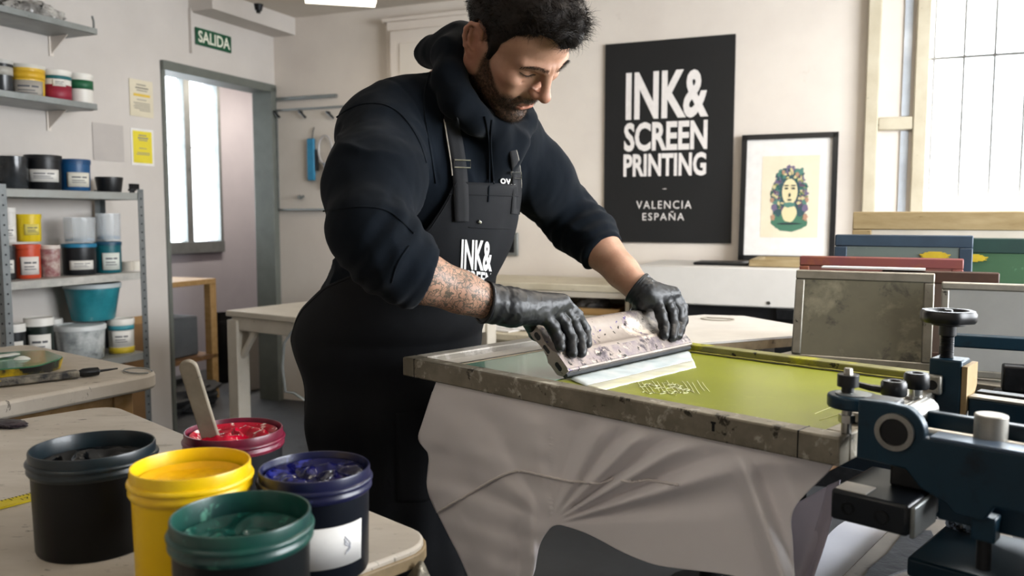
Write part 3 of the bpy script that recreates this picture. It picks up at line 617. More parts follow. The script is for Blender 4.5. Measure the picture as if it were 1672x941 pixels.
# ================================================================ WHITE TABLE BEHIND THE PRINTER
zt = .80; c0 = onz(368, 507, zt)
t = thing('side_table', 'white painted table with square legs behind the printer', 'table', c0 - ZV * zt, RZ)
e1_, n1_ = E1, -N1
tw, td = 1.0, .62
d1 = np.array([.55, .835, 0]); d1 /= np.linalg.norm(d1); d2 = np.array([d1[1], -d1[0], 0])
MT = np.array([d2, d1, ZV]).T
def tp(x, y, z): return c0 - ZV * zt + d2 * x + d1 * y + ZV * z
mb = MB(); mb.box(tp(tw / 2, td / 2, zt - .0125), (tw, td, .025), MT); build('table_top', mb, M['whitepaint'], t, bevel=.004)
mb = MB()
for (x, y, sx, sy) in ((tw / 2, .03, tw - .04, .03), (tw / 2, td - .03, tw - .04, .03), (.03, td / 2, .03, td - .04), (tw - .03, td / 2, .03, td - .04)): mb.box(tp(x, y, zt - .055), (sx, sy, .06), MT)
build('apron_rail', mb, M['whitepaint'], t, bevel=.003)
for x in (.035, tw - .035):
    for y in (.035, td - .035):
        mb = MB(); mb.box(tp(x, y, zt / 2 - .02), (.065, .065, zt - .04), MT); build('leg', mb, M['whitepaint'], t, bevel=.004)
for (x, sx) in ((.06, 1), (tw - .06, -1)):
    mb = MB(); mb.tube([tp(x, .035, zt - .20), tp(x + sx * .10, .035, zt - .075)], .015, 8); build('brace', mb, M['whitepaint'], t)
p0 = aty(486, 533, 3.0)
o = build('power_cable', MB().tube([tp(.75, -.01, zt - .02), aty(478, 540, 3.2), aty(464, 560, 3.2), aty(461, 600, 3.2), aty(466, 640, 3.2), aty(480, 642, 3.2), aty(500, 655, 3.2), onz(520, 760, .01)], .006, 8), M['greymetal']); tag(o, 'grey cable hanging in a loop from the white side table', 'cable')
# ================================================================ FRONT BENCH WITH THE FIVE OPEN TUBS
UX = np.array([.7187, -.6953, 0]); NX = np.array([.6953, .7187, 0])      # the press's long axis and its cross axis
MU = np.array([UX, NX, ZV]).T
ZB = .78
cA = onz(183, 661, ZB); cB = onz(693, 890, ZB)
lenu = float((cB - cA) @ UX) + .0
def bench(name, label, o, du, dn, w, d, z, m, thick=.026, rc=.05, legs=True, edge=None):
    """table: corner o, extends w along du and d along dn"""
    Mx = np.array([du, dn, ZV]).T; base = o + du * w / 2 + dn * d / 2
    t = thing(name, label, 'table', (base[0], base[1], 0), 0)
    P = [(x, y) for x, y in rrect(w, d, rc, 6, w / 2, d / 2)]
    oo = np.array([o[0], o[1], z - thick])
    build('table_top', MB().prism(P, thick, Mx, oo), m, t, bevel=.004)
    if edge:
        mb = MB(); P2 = rrect(w + .008, d + .008, rc + .004, 6, w / 2, d / 2); mb.prism(P2, thick * .66, Mx, oo + ZV * .001); build('edge_band', mb, edge, t, bevel=.002)
    mb = MB(); mb.box(base * [1, 1, 0] + ZV * (z - thick - .04), (w - .16, d - .16, .07), Mx); build('under_frame', mb, M['wooddark'], t, bevel=.004)
    for x in (.11, w - .11):
        for y in (.11, d - .11):
            mb = MB(); mb.box(np.array([o[0], o[1], 0]) + du * x + dn * y + ZV * (z - thick - .005) / 2, (.05, .05, z - thick - .005), Mx); build('leg', mb, M['wooddark'] if not edge else M['darkiron'], t, bevel=.004)
    return t
EDGE = mat('worn_wood_edge', '#9a8666', '#76664d', 20, .55, spots=(('#4a4034', 26, .6, .08),))
bench('front_workbench', 'cream worktable with worn wooden edge carrying the five open ink tubs', cA - NX * .9, UX, NX, lenu, .9, ZB, M['tablet'], rc=.055, edge=EDGE)
# lower slotted board and clip sticking out past the near corner of the bench
p = onz(700, 925, .735)
t = thing('bench_clamp', 'paint-crusted metal clamp on the corner of the front worktable', 'clamp', p - ZV * .02, 0)
mb = MB(); mb.box(cB + UX * .012 - NX * .17 - ZV * .048, (.030, .30, .016), MU); MCL = mat('crusted_metal', '#7b7567', '#5a5549', 40, .55, .4, spots=(('#b3ab9a', 50, .58, .06), ('#2c2a26', 40, .58, .06)), bump=(90, .5, .002)); build('bar', mb, MCL, t, bevel=.003)
mb = MB(); q = cB + UX * .014 - NX * .020 - ZV * .042; mb.add([q + UX * x + NX * y + ZV * z for x, y, z in ((-.016, -.02, 0), (.016, -.02, 0), (.016, .012, 0), (-.016, .012, 0), (-.003, .000, .030), (.003, .000, .030), (.003, .005, .030), (-.003, .005, .030))], [(3, 2, 1, 0), (4, 5, 6, 7), (0, 1, 5, 4), (1, 2, 6, 5), (2, 3, 7, 6), (3, 0, 4, 7)]); build('hook', mb, MCL, t, bevel=.002)
mb = MB(); mb.cyl(q + UX * .012 - ZV * .012, q + UX * .034 - ZV * .012, .011, n=12); build('screw', mb, MCL, t)
def open_tub(label, px, py, dia, h, colr, rimcolr, ink, ink_level, ang=0.0, lab=None, inkrough=.12, shoulder=.07, rough=.38, seed=1, inkbump=.004, wallc2=None, ribs=True):
    c = onz(px, py, ZB + h); base = np.array([c[0], c[1], ZB + .0006])
    t = thing('ink_tub', label, 'ink tub', base, 0, 'open ink tubs on the front worktable')
    R = dia / 2; Rw = R * .93
    bm_ = mat('tub_' + label[:14].replace(' ', '_'), colr, wallc2 or colr, 7, rough, spec=.28, spots=(('#3c4043', 60, .74, .02),) if colr < '#500000' else ())
    rm = mat('rim_' + label[:14].replace(' ', '_'), rimcolr[0], rimcolr[1], 20, .34, spots=((rimcolr[2], 40, .60, .08),) if len(rimcolr) > 2 else (), coat=.1)
    prof = [(Rw * .955, 0), (Rw * .975, .004), (Rw, h * .74), (Rw, h * .775)]
    prof_in = [(Rw - .004, h * .775), (Rw * .955 - .004, .006), (.0001, .006)]
    build('body', MB().lathe(prof + prof_in, n=64), bm_, t, world=False)
    rim = [(Rw - .002, h * .775), (R * .955, h * .775), (R * .985, h * .80), (R * .985, h * .825), (R * .96, h * .84), (R * .96, h * .86), (R, h * .872), (R * 1.003, h * .888), (R * .985, h * .905), (R * .955, h * .91), (R * .955, h * .985), (R * .945, h), (R * .925, h), (R * .915, h * .985), (R * .905, h * .80), (Rw - .002, h * .775)]
    build('rim', MB().lathe(rim, n=72, caps=False), rm, t, world=False, smooth=50)
    # ink surface with swirls
    n, k = 64, 18; P = np.zeros((k, n, 3)); Ri = Rw * .975 - .004
    for i in range(k):
        r = Ri * (1 - i / (k - 1)) ** .8
        for j in range(n):
            q = 2 * math.pi * j / n; P[i, j] = (r * math.cos(q), r * math.sin(q), h * ink_level)
    Q = P.reshape(-1, 3); rr = np.hypot(Q[:, 0], Q[:, 1]) / Ri; th = np.arctan2(Q[:, 1], Q[:, 0])
    sw = np.sin(3 * th + rr * 9 + seed) * .5 + fbm(Q, 38, seed) * 1.2 + .6 * np.abs(fbm(Q, 90, seed + 3))
    Q[:, 2] += inkbump * sw * (1 - rr ** 6) + .006 * np.clip(rr - .82, 0, 1) / .18
    mb = MB(); mb.grid(Q.reshape(k, n, 3), closed_u=True)
    build('ink', mb, mat('ink_' + label[:12].replace(' ', '_'), ink[0], ink[1], 22, inkrough, coat=.12, spec=.4, spots=((ink[2], 17, .55, .04),) if len(ink) > 2 else ()), t, world=False, smooth=80)
    if lab:
        z0, z1, half, an = lab; f = lambda z: Rw * (.955 + .045 * z / .74)
        lo = label_patch(t, f(z0) + .0004, f(z1) + .0004, h * z0, h * z1, an, half, M['label'], n=14)
        # smudge on the label
        mb = MB()
        for s_ in range(3):
            rr_ = f((z0 + z1) / 2) + .0026; P = []
            for kk in range(9):
                u = kk / 8 * 2 - 1; P.append((rr_ * math.cos(an + half * (.42 + .10 * math.cos(u * 2.6 + s_))), rr_ * math.sin(an + half * (.42 + .10 * math.cos(u * 2.6 + s_))), h * ((z0 + z1) / 2 + u * (z1 - z0) * (.22 - .05 * s_))))
            mb.tube(P, .0005, 5)
        build('smudge', mb, mat('smudge', '#b9bcc6', rough=.7), lo, world=False)
    return t, base
open_tub('black open tub of black ink, the large one beside the yellow ruler', 152, 727, .155, .129, '#08090b', ('#0b1216', '#102229', '#08090b'), ('#08090b', '#0f1113', '#2a2d31'), .80, seed=2, inkbump=.010)
open_tub('bright yellow open tub full of yellow ink', 312, 757, .137, .140, '#e0b806', ('#e8c40a', '#d8a905', '#f0d85a'), ('#e9b50a', '#e0a606'), .85, seed=5, inkbump=.0015, inkrough=.3, wallc2='#d9ae04')
open_tub('black open tub with a smeared green rim, nearest on the worktable', 394, 838, .140, .130, '#0a0d0f', ('#14493c', '#102e30', '#4f8673'), ('#175048', '#0d302c', '#2a7563'), .79, seed=8, inkbump=.007)
open_tub('navy blue open tub with a white label on its side', 514, 762, .136, .124, '#0a0f18', ('#15183f', '#101430', '#3c3f70'), ('#0c0e4a', '#070825', '#2b3078'), .89, lab=(.17, .56, .62, -1.02), seed=11, inkbump=.007)
RT, RB = open_tub('open tub of crimson and white ink holding the wooden stirring stick', 382, 701, .142, .117, '#15171b', ('#7c1034', '#2c1219', '#26282d'), ('#b30a2c', '#96061f', '#efe0d8'), .90, seed=14, inkbump=.009)
# stirring stick
p1 = aty(305, 590, 1.10); 
p0_ = aty(352, 740, RB[1] - .02); p0_[2] = max(p0_[2], ZB + .085)
t = thing('stirring_stick', 'paint-smeared wooden stirring stick standing in the crimson ink', 'stick', p0_, 0)
d = p1 - p0_; L_ = np.linalg.norm(d); d /= L_; sd = np.cross(d, [0, 1, 0]); sd /= np.linalg.norm(sd); nn = np.cross(sd, d)
P = [(-.0125, 0), (.0125, 0), (.0125, L_ * .9)] + [(.0125 * math.cos(q), L_ * .93 + .0125 * math.sin(q)) for q in np.linspace(.1, math.pi - .1, 9)] + [(-.0125, L_ * .9)]
build('blade', MB().prism(P, .007, np.array([sd, d, nn]).T, p0_ - nn * .0035), mat('stick_wood', '#8d8474', '#6b6356', 18, .55, spots=(('#b9ae9b', 22, .55, .06), ('#45443a', 30, .56, .08))), t, bevel=.002)
# yellow ruler at the left edge
t0 = onz(-40, 838, ZB); t1 = onz(60, 812, ZB)
t = thing('ruler', 'yellow ruler with black markings lying left of the black tub', 'ruler', (t0 + t1) / 2, 0)
dd = (t1 - t0); LL = np.linalg.norm(dd); dd /= LL; nn = np.array([-dd[1], dd[0], 0]); MR = np.array([dd, nn, ZV]).T
build('blade', MB().box((t0 + t1) / 2 + ZV * .0022 - dd * .1, (LL + .2, .032, .003), MR), mat('ruler_yellow', '#d8c51c', '#c7b212', 20, .5), t)
mb = MB()
for k in range(60):
    s_ = -.2 + k * .005
    if s_ > LL - .002: break
    h_ = .012 if k % 10 == 0 else (.009 if k % 5 == 0 else .005)
    mb.box(t0 + dd * (s_) + nn * (.015 - h_ / 2) + ZV * .0042, (.0008, h_, .0005), MR)
for k in range(6):
    V, Fc = fit_text(str(12 + k), .011, .009); q = t0 + dd * (LL - .018 - .05 * (5 - k)) - nn * .005 + ZV * .0042
    mb.add([q + dd * v[0] + nn * v[1] for v in V], Fc)
build('markings', mb, M['ink_text'], t, smooth=None)
# dried ink patch + tool at the bench's far left
q = onz(14, 696, ZB)
o = crumple('ink_rag', '', q + ZV * .0008, (.09, .05, .012), mat('rag_dark', '#18181c', '#3a3036', 40, .4, spots=(('#8d5a62', 50, .66, .04),)), 91); tag(o, 'small dark ink-soaked rag at the left edge of the front worktable', 'rag')
# ================================================================ SECOND WORKTABLE (behind, left)
d1 = np.array([.80, -.60, 0]); d1 /= np.linalg.norm(d1); d2 = np.array([-.50, -.866, 0])
zq = .80; c1 = onz(268, 607, zq)
P = [c1, c1 - d1 * .80, c1 - d1 * .80 + d2 * .75, c1 + d2 * .75]
t = thing('back_workbench', 'cream paint-stained worktable with tray and brush, left behind the ink tubs', 'table', (c1 - d1 * .4 + d2 * .37) * [1, 1, 0], 0)
def rpoly(P, r, n=5):
    out = []; m_ = len(P)
    for i in range(m_):
        a, b, c = P[i - 1], P[i], P[(i + 1) % m_]; u = (a - b) / np.linalg.norm(a - b); v = (c - b) / np.linalg.norm(c - b)
        for k in range(n + 1):
            s_ = k / n; q = b + u * r * (1 - s_) ** 2 + v * r * s_ ** 2; out.append((q[0], q[1]))
    return out
build('table_top', MB().prism(rpoly(P, .07), .042, None, (0, 0, zq - .042)), M['tablet'], t, bevel=.008)
cc = c1 - d1 * .42 + d2 * .37; MB2 = np.array([d1, np.array([-d1[1], d1[0], 0]), ZV]).T
mb = MB(); mb.prism(rpoly([P[0] - d1 * .07 + d2 * .07, P[1] + d1 * .07 + d2 * .07, P[2] + d1 * .07 - d2 * .07, P[3] - d1 * .07 - d2 * .07], .01), .07, None, (0, 0, zq - .112)); build('under_frame', mb, M['wood'], t, bevel=.003)
for i, (q, s1, s2) in enumerate(((P[0], -1, 1), (P[1], 1, 1), (P[2], 1, -1), (P[3], -1, -1))):
    w_ = q + d1 * s1 * .085 + d2 * s2 * .085; mb = MB(); mb.box([w_[0], w_[1], (zq - .042) / 2], (.05, .05, zq - .042), MB2); build('leg', mb, M['wood'], t, bevel=.003)
mb = MB(); mb.prism(rpoly([P[0] - d1 * .10 + d2 * .10, P[1] + d1 * .1 + d2 * .1, P[2] + d1 * .1 - d2 * .1, P[3] - d1 * .1 - d2 * .1], .01), .03, None, (0, 0, zq - .23)); build('stretcher_shelf', mb, M['wooddark'], t, bevel=.003)
# ink tray with green ink
def zline(px, py, z): return onz(px, py, z)
tz = zq + .03
T_ = [zline(x, y, tz) for x, y in ((107, 583), (72, 571), (-40, 578), (-60, 606), (0, 603), (60, 598))]
t = thing('ink_tray', 'tray smeared with green ink and yellow drips on the back worktable', 'ink tray', np.mean(T_, axis=0) * [1, 1, 0] + ZV * zq, 0)
pol = rpoly([q for q in T_], .03)
cx_, cy_ = np.mean([q[0] for q in pol]), np.mean([q[1] for q in pol])
mb = MB(); n_ = len(pol); lower = [(cx_ + (x - cx_) * .93, cy_ + (y - cy_) * .93) for x, y in pol]
mb.add([(x, y, zq + .001) for x, y in lower] + [(x, y, tz - .003) for x, y in pol], [tuple(range(n_ - 1, -1, -1)), tuple(range(n_, 2 * n_))] + [(i, (i + 1) % n_, n_ + (i + 1) % n_, n_ + i) for i in range(n_)])
build('tray_body', mb, mat('drip_side', '#d6b81c', '#2b2f2a', 16, .4, spots=(('#16181a', 14, .54, .05), ('#2f6f52', 20, .62, .05)), contrast=.25), t)
build('green_ink', MB().prism([(cx_ + (x - cx_) * .985, cy_ + (y - cy_) * .985) for x, y in pol], .003, None, (0, 0, tz - .003)), mat('green_ink', '#4e8a68', '#3f7a5a', 9, .22, spots=(('#8fb29b', 12, .66, .06),), coat=.3), t)
q = onz(36, 587, tz); Q_ = []
build('ink_blob', MB().lathe([(.0001, 0.009), (.006, .008), (.012, .005), (.016, .001), (.016, -.001)], q, 20, sx=1.3), plast('#e6e9e6', .3), t)
q0, q1, = onz(-20, 588, tz), onz(30, 581, tz); dq = (q1 - q0); nq = np.array([-dq[1], dq[0], 0]) / np.linalg.norm(dq) * .02
o = build('mixing_card', MB().prism([tuple((q0 - nq)[:2]), tuple((q1 - nq * .4)[:2]), tuple((q1 + nq * .6)[:2]), tuple((q0 + nq)[:2])], .003, None, (0, 0, tz + .004)), M['label']); tag(o, 'white plastic card lying on the green ink in the tray', 'spatula')
# long ink knife / brush
z_ = zq + .012
k0, k1, k2, k3 = onz(-30, 628, z_), onz(128, 610, z_), onz(163, 606, z_), onz(192, 602, z_)
t = thing('ink_brush', 'black and yellow paint-covered brush lying along the back worktable', 'brush', (k0 + k1) / 2 * [1, 1, 0] + ZV * zq, 0)
dk = k2 - k0; dk /= np.linalg.norm(dk); nk = np.array([-dk[1], dk[0], 0]); MK_ = np.array([dk, nk, ZV]).T
mb = MB(); mb.box((k0 + k1) / 2, (np.linalg.norm(k1 - k0), .03, .018), MK_); build('block', mb, mat('brush_paint', '#1c1e22', '#8f897c', 24, .45, spots=(('#d6b61e', 16, .6, .03), ('#0c0d0f', 22, .6, .04)), contrast=.25), t, bevel=.004)
build('handle', MB().tube([k1 - dk * .004, k1 + dk * .01, (k1 + k2) / 2, k2 - dk * .004, k2], [.006, .011, .0115, .0105, .005], 12), M['black'], t)
build('tang', MB().tube([k2, k3], [.0035, .002], 8), M['darkiron'], t)
q = onz(225, 606, zq + .003); n_ = 30
t = thing('wire_loop', 'grey wire loop lying near the corner of the back worktable', 'wire', q - ZV * .003)
build('loop', MB().tube([q + d1 * .05 * math.cos(a) + d2 * .028 * math.sin(a) + ZV * .001 for a in np.linspace(0, 5.6, n_)], .0022, 6), M['greymetal'], t)
# ================================================================ BACK COUNTER, MACHINE, PLATEN TABLE
t = thing('back_counter', 'cream low counter with an open shelf along the back wall behind the apron', 'counter', W(2.0, .3, 0), RZ)
zc = .87
mb = MB(); rbox(mb, 1.25, 2.50, .01, .52, zc - .035, zc); build('worktop', mb, M['cream'], t, bevel=.004)
mb = MB(); rbox(mb, 1.27, 1.29, .02, .5, 0, zc - .035); rbox(mb, 2.46, 2.48, .02, .5, 0, zc - .035); rbox(mb, 1.27, 2.48, .02, .035, 0, zc - .035); rbox(mb, 1.29, 2.46, .03, .5, .06, .08); build('carcass', mb, M['cream'], t)
mb = MB(); rbox(mb, 1.29, 2.46, .03, .5, .70, .715); build('shelf', mb, M['cream'], t)
mb = MB(); rbox(mb, 1.27, 2.48, .50, .515, .805, zc - .036); build('fascia', mb, M['whitepaint'], t, bevel=.003)
def cbox(name, label, cat, x0, x1, y0, y1, off, dep, m, bevel=.006):
    a0, _, z1 = backw(x0, (y0 + y1) / 2, off); a1 = backw(x1, (y0 + y1) / 2, off)[0]; zt_ = backw((x0 + x1) / 2, y0, off)[2]; zb_ = backw((x0 + x1) / 2, y1, off)[2]
    mb = MB(); rbox(mb, a0, a1, off - dep, off, zb_, zt_); return build(name, mb, m, bevel=bevel)
# wooden tray and dark cloth on the shelf
a0 = backw(915, 500, .49)[0]; a1 = backw(1010, 500, .49)[0]
t2 = thing('wooden_tray', 'shallow wooden tray of cloths on the shelf of the back counter', 'tray', W((a0 + a1) / 2, .35, .716), RZ)
mb = MB(); rbox(mb, a0, a1, .474, .488, .716, .75); rbox(mb, a0, a1, .22, .234, .716, .75); rbox(mb, a0, a0 + .012, .234, .474, .716, .75); rbox(mb, a1 - .012, a1, .234, .474, .716, .75); rbox(mb, a0, a1, .22, .488, .716, .722); build('box', mb, M['wood'], t2)
o = crumple('folded_cloth', '', W((a0 + a1) / 2 - .01, .36, .7235), (.16, .13, .085), mat('cloth_grey', '#8e8b88', '#4d4c4c', 9, .8, contrast=.3), 55); tag(o, 'grey crumpled cloth in the wooden tray on the counter shelf', 'cloth')
o = crumple('dark_cloth', '', W(a0 - .12, .36, .716), (.16, .16, .075), mat('cloth_black', '#15161a', '#2b2c30', 9, .8), 58); tag(o, 'black crumpled cloth left of the wooden tray on the counter shelf', 'cloth')
# papers on the low bench nearer the printer
t = thing('low_bench', 'low cream bench with papers, half hidden by the right-hand glove', 'bench', W(2.05, .95, 0), RZ)
zl = .70; a0 = backw(770, 540, .95)[0]
mb = MB(); rbox(mb, 1.70, 2.42, .75, 1.15, zl - .03, zl); build('bench_top', mb, M['cream'], t, bevel=.004)
for a in (1.74, 2.38):
    for b in (.79, 1.11): mb = MB(); rbox(mb, a - .02, a + .02, b - .02, b + .02, 0, zl - .03); build('leg', mb, M['darkiron'], t)
for k in range(3):
    q = W(2.0 + .1 * k, .98 - .03 * k, zl + .001 + .0045 * k); mb = MB(); ang = RZ + .3 * (k - 1); Mx = np.array([[math.cos(ang), -math.sin(ang), 0], [math.sin(ang), math.cos(ang), 0], [0, 0, 1]])
    mb.box(q + ZV * .002, (.28, .2, .004), Mx); o = build('paper_pad', mb, M['label']); tag(o, ('bottom', 'middle', 'top')[k] + ' white paper pad of the pile on the low bench', 'paper pad', 'paper pads on the low bench')
# white machine
t = thing('white_machine', 'long white printing dryer with black base band under the framed print', 'machine', W(3.1, .3, 0), RZ)
ma0, ma1, mb1 = 2.535, 3.72, .60
mb = MB(); rbox(mb, ma0, ma1, .06, mb1, .80, .978); build('hood', mb, mat('machine_white', '#d3d0cb', '#c9c6c1', 5, .5), t, bevel=.008)
mb = MB(); rbox(mb, ma0 + .01, ma1 - .01, .08, mb1 - .025, .70, .80); build('base_band', mb, M['black'], t)
mb = MB(); rbox(mb, ma0 + .06, ma1 - .06, .12, mb1 - .06, .0, .70); build('stand', mb, M['darkiron'], t)
a, _, z = backw(1255, 495, mb1); mb = MB(); mb.cyl(W(a, mb1 - .002, z), W(a, mb1 + .004, z), .008, n=12); build('screw', mb, M['steel'], t)
a, _, z = backw(1285, 512, mb1); mb = MB(); rbox(mb, a - .045, a + .05, mb1 - .03, mb1 + .004, z - .03, z + .018); build('latch', mb, M['darkiron'], t, bevel=.003)
a0 = backw(1132, 428, .5)[0]; a1 = backw(1232, 432, .5)[0]
mb = MB(); rbox(mb, a0, a1 - .03, .30, .50, .979, .992); o = build('black_folder', mb, M['black'], bevel=.004); tag(o, 'flat black folder lying on top of the white machine', 'folder')
# platen table with clipped corners
zt = .86
pts = [onz(x, y, zt) for x, y in ((1040, 522), (1150, 514), (1215, 516), (1302, 531), (1302, 548), (1120, 562), (1060, 556))]
t = thing('platen_table', 'white-topped round-cornered printing table beyond the screen frame', 'table', np.mean(pts, axis=0) * [1, 1, 0], 0)
build('table_top', MB().prism([tuple(q[:2]) for q in pts], .006, None, (0, 0, zt - .006)), M['white'], t)
build('board', MB().prism([tuple(q[:2]) for q in pts], .024, None, (0, 0, zt - .031)), EDGE, t)
c = np.mean(pts, axis=0); mb = MB(); mb.cyl([c[0], c[1], 0], [c[0], c[1], zt - .031], .04, n=16); mb.cyl([c[0], c[1], 0], [c[0], c[1], .02], .14, n=24); build('pedestal', mb, M['darkiron'], t)
for k, (x, y) in enumerate(((1205, 549), (1265, 545))):
    q = onz(x, y, zt) + np.array([0, .08, 0]); mb = MB(); mb.box([q[0], q[1], zt - .09], (.04, .04, .118)); build('bracket', mb, M['steel'], t)
q = onz(1172, 521, zt + .002); o = build('ink_smear', MB().tube([q + E1 * .055 * math.cos(a) + N1 * .04 * math.sin(a) * (1 if a < 4 else .6) for a in np.linspace(.2, 5.9, 24)], .002, 6), mat('smear_grey', '#9d978a', rough=.6)); o.name = 'wire_ring'; tag(o, 'thin wire ring lying on the white printing table', 'wire')
# ================================================================ SCREENS STACKED AT THE RIGHT
zb_ = .84
q1, q2 = onz(1258, 580, zb_), onz(1700, 640, zb_)
dS = q2 - q1; dS /= np.linalg.norm(dS); nS = np.array([-dS[1], dS[0], 0])
t = thing('screen_bench', 'dirty metal bench behind the press carrying the leaning screens', 'bench', (q1 + dS * .5 + nS * .5) * [1, 1, 0], 0)
BW, BDp = 1.15, 1.0
poly = [q1, q1 + dS * BW, q1 + dS * BW + nS * BDp, q1 + nS * BDp]
build('bench_top', MB().prism([tuple(q[:2]) for q in poly], .03, None, (0, 0, zb_ - .03)), mat('dirty_bench', '#8d887d', '#6f6a60', 8, .45, .4, spots=(('#3d3a36', 16, .6, .08), ('#b3aea3', 22, .64, .05))), t, bevel=.003)
for (x, y) in ((.05, .05), (BW - .05, .05), (BW - .05, BDp - .05), (.05, BDp - .05)):
    q = q1 + dS * x + nS * y; mb = MB(); mb.box([q[0], q[1], (zb_ - .03) / 2], (.05, .05, zb_ - .03)); build('leg', mb, M['darkiron'], t)
AR = math.radians(-27); DS = np.array([math.cos(AR), math.sin(AR), 0]); NS = np.array([-DS[1], DS[0], 0])
def meshfilm(name, c1, c2, **k): return mat(name, c1, c2, 5, .4, spots=k.get('spots', ()), alpha=k.get('alpha', 1.0))
def screen(label, pl, pr, Y, zbot, rail, thick, fm, film, lean=.06, group='screens leaning on the metal bench', topdepth=None, extra=None):
    """upright printing screen: top-left and top-right pixels, distance, bottom height"""
    n = NS; TL = onpl(*pl, aty(1300, 441, 2.07) + NS * Y, n); TR = onpl(*pr, TL, n); w = (TR - TL) @ DS; h = TL[2] - zbot
    t = thing('printing_screen', label, 'printing screen', (TL + DS * w / 2) * [1, 1, 0] + ZV * zbot, AR, group)
    # local frame: x along DS, y along NS (back), z up; the top leans back by lean
    def P(x, y, z): return TL * [1, 1, 0] + DS * x + NS * (y + lean * (z / h - 1)) + ZV * (zbot + z)
    def bx(mb, x0, x1, y0, y1, z0, z1):
        return mb.add([P(x, y, z) for z in (z0, z1) for y in (y0, y1) for x in (x0, x1)], [(0, 2, 3, 1), (4, 5, 7, 6), (0, 1, 5, 4), (2, 6, 7, 3), (0, 4, 6, 2), (1, 3, 7, 5)])
    for nm, a in (('rail', (0, w, 0, thick, h - rail, h)), ('rail', (0, w, 0, thick, 0, rail)), ('stile', (0, rail, 0, thick, rail, h - rail)), ('stile', (w - rail, w, 0, thick, rail, h - rail))):
        build(nm, bx(MB(), *a), fm, t, bevel=.003)
    build('mesh', bx(MB(), rail, w - rail, .002, .004, rail, h - rail), film, t)
    if extra: extra(t, bx, w, h)
    return t
yel = mat('yellow_spot', '#c9b22e', '#b39a20', 20, .6)
def spot(t, bx, w, h, fx=.78, fz=.62):
    mb = MB(); o0 = None
    pts = []
    
    for q in np.linspace(-.9, .9, 9): cw = .034 * math.sqrt(1 - q * q) * (1 + .12 * math.sin(q * 9)); bx(mb, w * fx - cw, w * fx + cw, -.001, .0018, h - .053 + q * .010 - .0011, h - .053 + q * .010 + .00115)
    build('ink_stain', mb, yel, t)
WOOD_S = mat('screen_wood', '#a5936f', '#8b7853', 7, .6, stretch=(1.5, 6, 6), spots=(('#5d4a30', 14, .66, .05),))
screen('large pale wooden screen furthest back below the barred window', (1393, 346), (1720, 344), .44, .842, .052, .035, WOOD_S, meshfilm('film_pale', '#d7d2c8', '#c9c3b6', alpha=.75), .05)
screen('green-stained screen behind the right end of the blue one', (1500, 388), (1720, 388), .36, .842, .04, .03, mat('screen_green', '#1f3f3a', '#1a3431', 9, .5), meshfilm('film_green', '#37583f', '#416249', spots=(('#76a888', 6, .6, .1),)), .05, extra=lambda t, bx, w, h: spot(t, bx, w, h, .42, .68))
screen('blue-stained screen with a yellow spot in the middle of the stack', (1364, 383), (1590, 380), .28, .842, .032, .03, mat('screen_blue', '#243546', '#2e4254', 12, .5, spots=(('#7d6f5c', 18, .66, .04), ('#152a40', 10, .6, .08))), meshfilm('film_greyblue', '#66736f', '#5b6867', spots=(('#8b9a95', 6, .6, .1),)), .05, extra=lambda t, bx, w, h: spot(t, bx, w, h, .74, .70))
a0 = backw(1223, 422, .56)[0]; a1 = backw(1366, 424, .56)[0]
t = thing('printing_screen', 'pale wooden screen lying flat on the white machine at the left of the stack', 'printing screen', W((a0 + a1) / 2, .36, .979), RZ, None)
for nm, q in (('rail', (a0, a1, .525, .565)), ('rail', (a0, a1, .20, .24)), ('stile', (a0, a0 + .04, .24, .525)), ('stile', (a1 - .04, a1, .24, .525))):
    mb = MB(); rbox(mb, *q, .979, 1.012); build(nm, mb, WOOD_S, t, bevel=.005)
mb = MB(); rbox(mb, a0 + .04, a1 - .04, .24, .525, .981, .984); build('mesh', mb, meshfilm('film_tan', '#a89f8b', '#9b917c'), t)
screen('red and orange stained screen behind the grey metal one', (1306, 418), (1574, 423), .20, .842, .026, .03, mat('screen_red', '#80492f', '#743a48', 4, .5, spots=(('#93592f', 6, .56, .1), ('#6b3a2a', 16, .64, .05))), meshfilm('film_red', '#8a5a50', '#7b4d48'), .04)
screen('dark brown stained screen to the right of the grey metal one', (1440, 441), (1633, 440), .12, .842, .03, .028, mat('screen_brown', '#4d3326', '#33221b', 9, .5, spots=(('#7d5134', 14, .62, .05),)), meshfilm('film_brown', '#5a4a40', '#4c3e36'), .04)
ALS = mat('screen_alu', '#98948a', '#7c786e', 16, .4, .75, spots=(('#4a4842', 30, .62, .06), ('#3b5269', 9, .68, .06)), bump=(60, .12))
screen('worn grey aluminium screen nearest in the stack, its mesh stained olive', (1300, 441), (1527, 447), 0.0, .842, .022, .026, ALS, meshfilm('film_olive', '#77725f', '#605c4e', spots=(('#8f8974', 9, .54, .12), ('#4a483f', 14, .57, .08))), .05)
q = aty(1420, 437, 2.13); mb = MB(); mb.box(q + NS * .03 - ZV * .004, (.24, .05, .006), np.array([DS, NS, ZV]).T); 
o = build('paper_sheet', MB().box(aty(1425, 438, 2.10) * [1, 1, 0] + ZV * (aty(1420, 441, 2.07)[2] + .003), (.24, .05, .004), np.array([DS, NS, ZV]).T), M['label']); tag(o, 'white paper strip lying on top of the grey aluminium screen', 'paper')
q = aty(1567, 380, 2.52); o = crumple('tissue', '', [q[0], q[1] + .012, q[2] + .001], (.075, .04, .022), M['label'], 12); tag(o, 'white tissue scrap on the top rail of the blue screen', 'tissue')
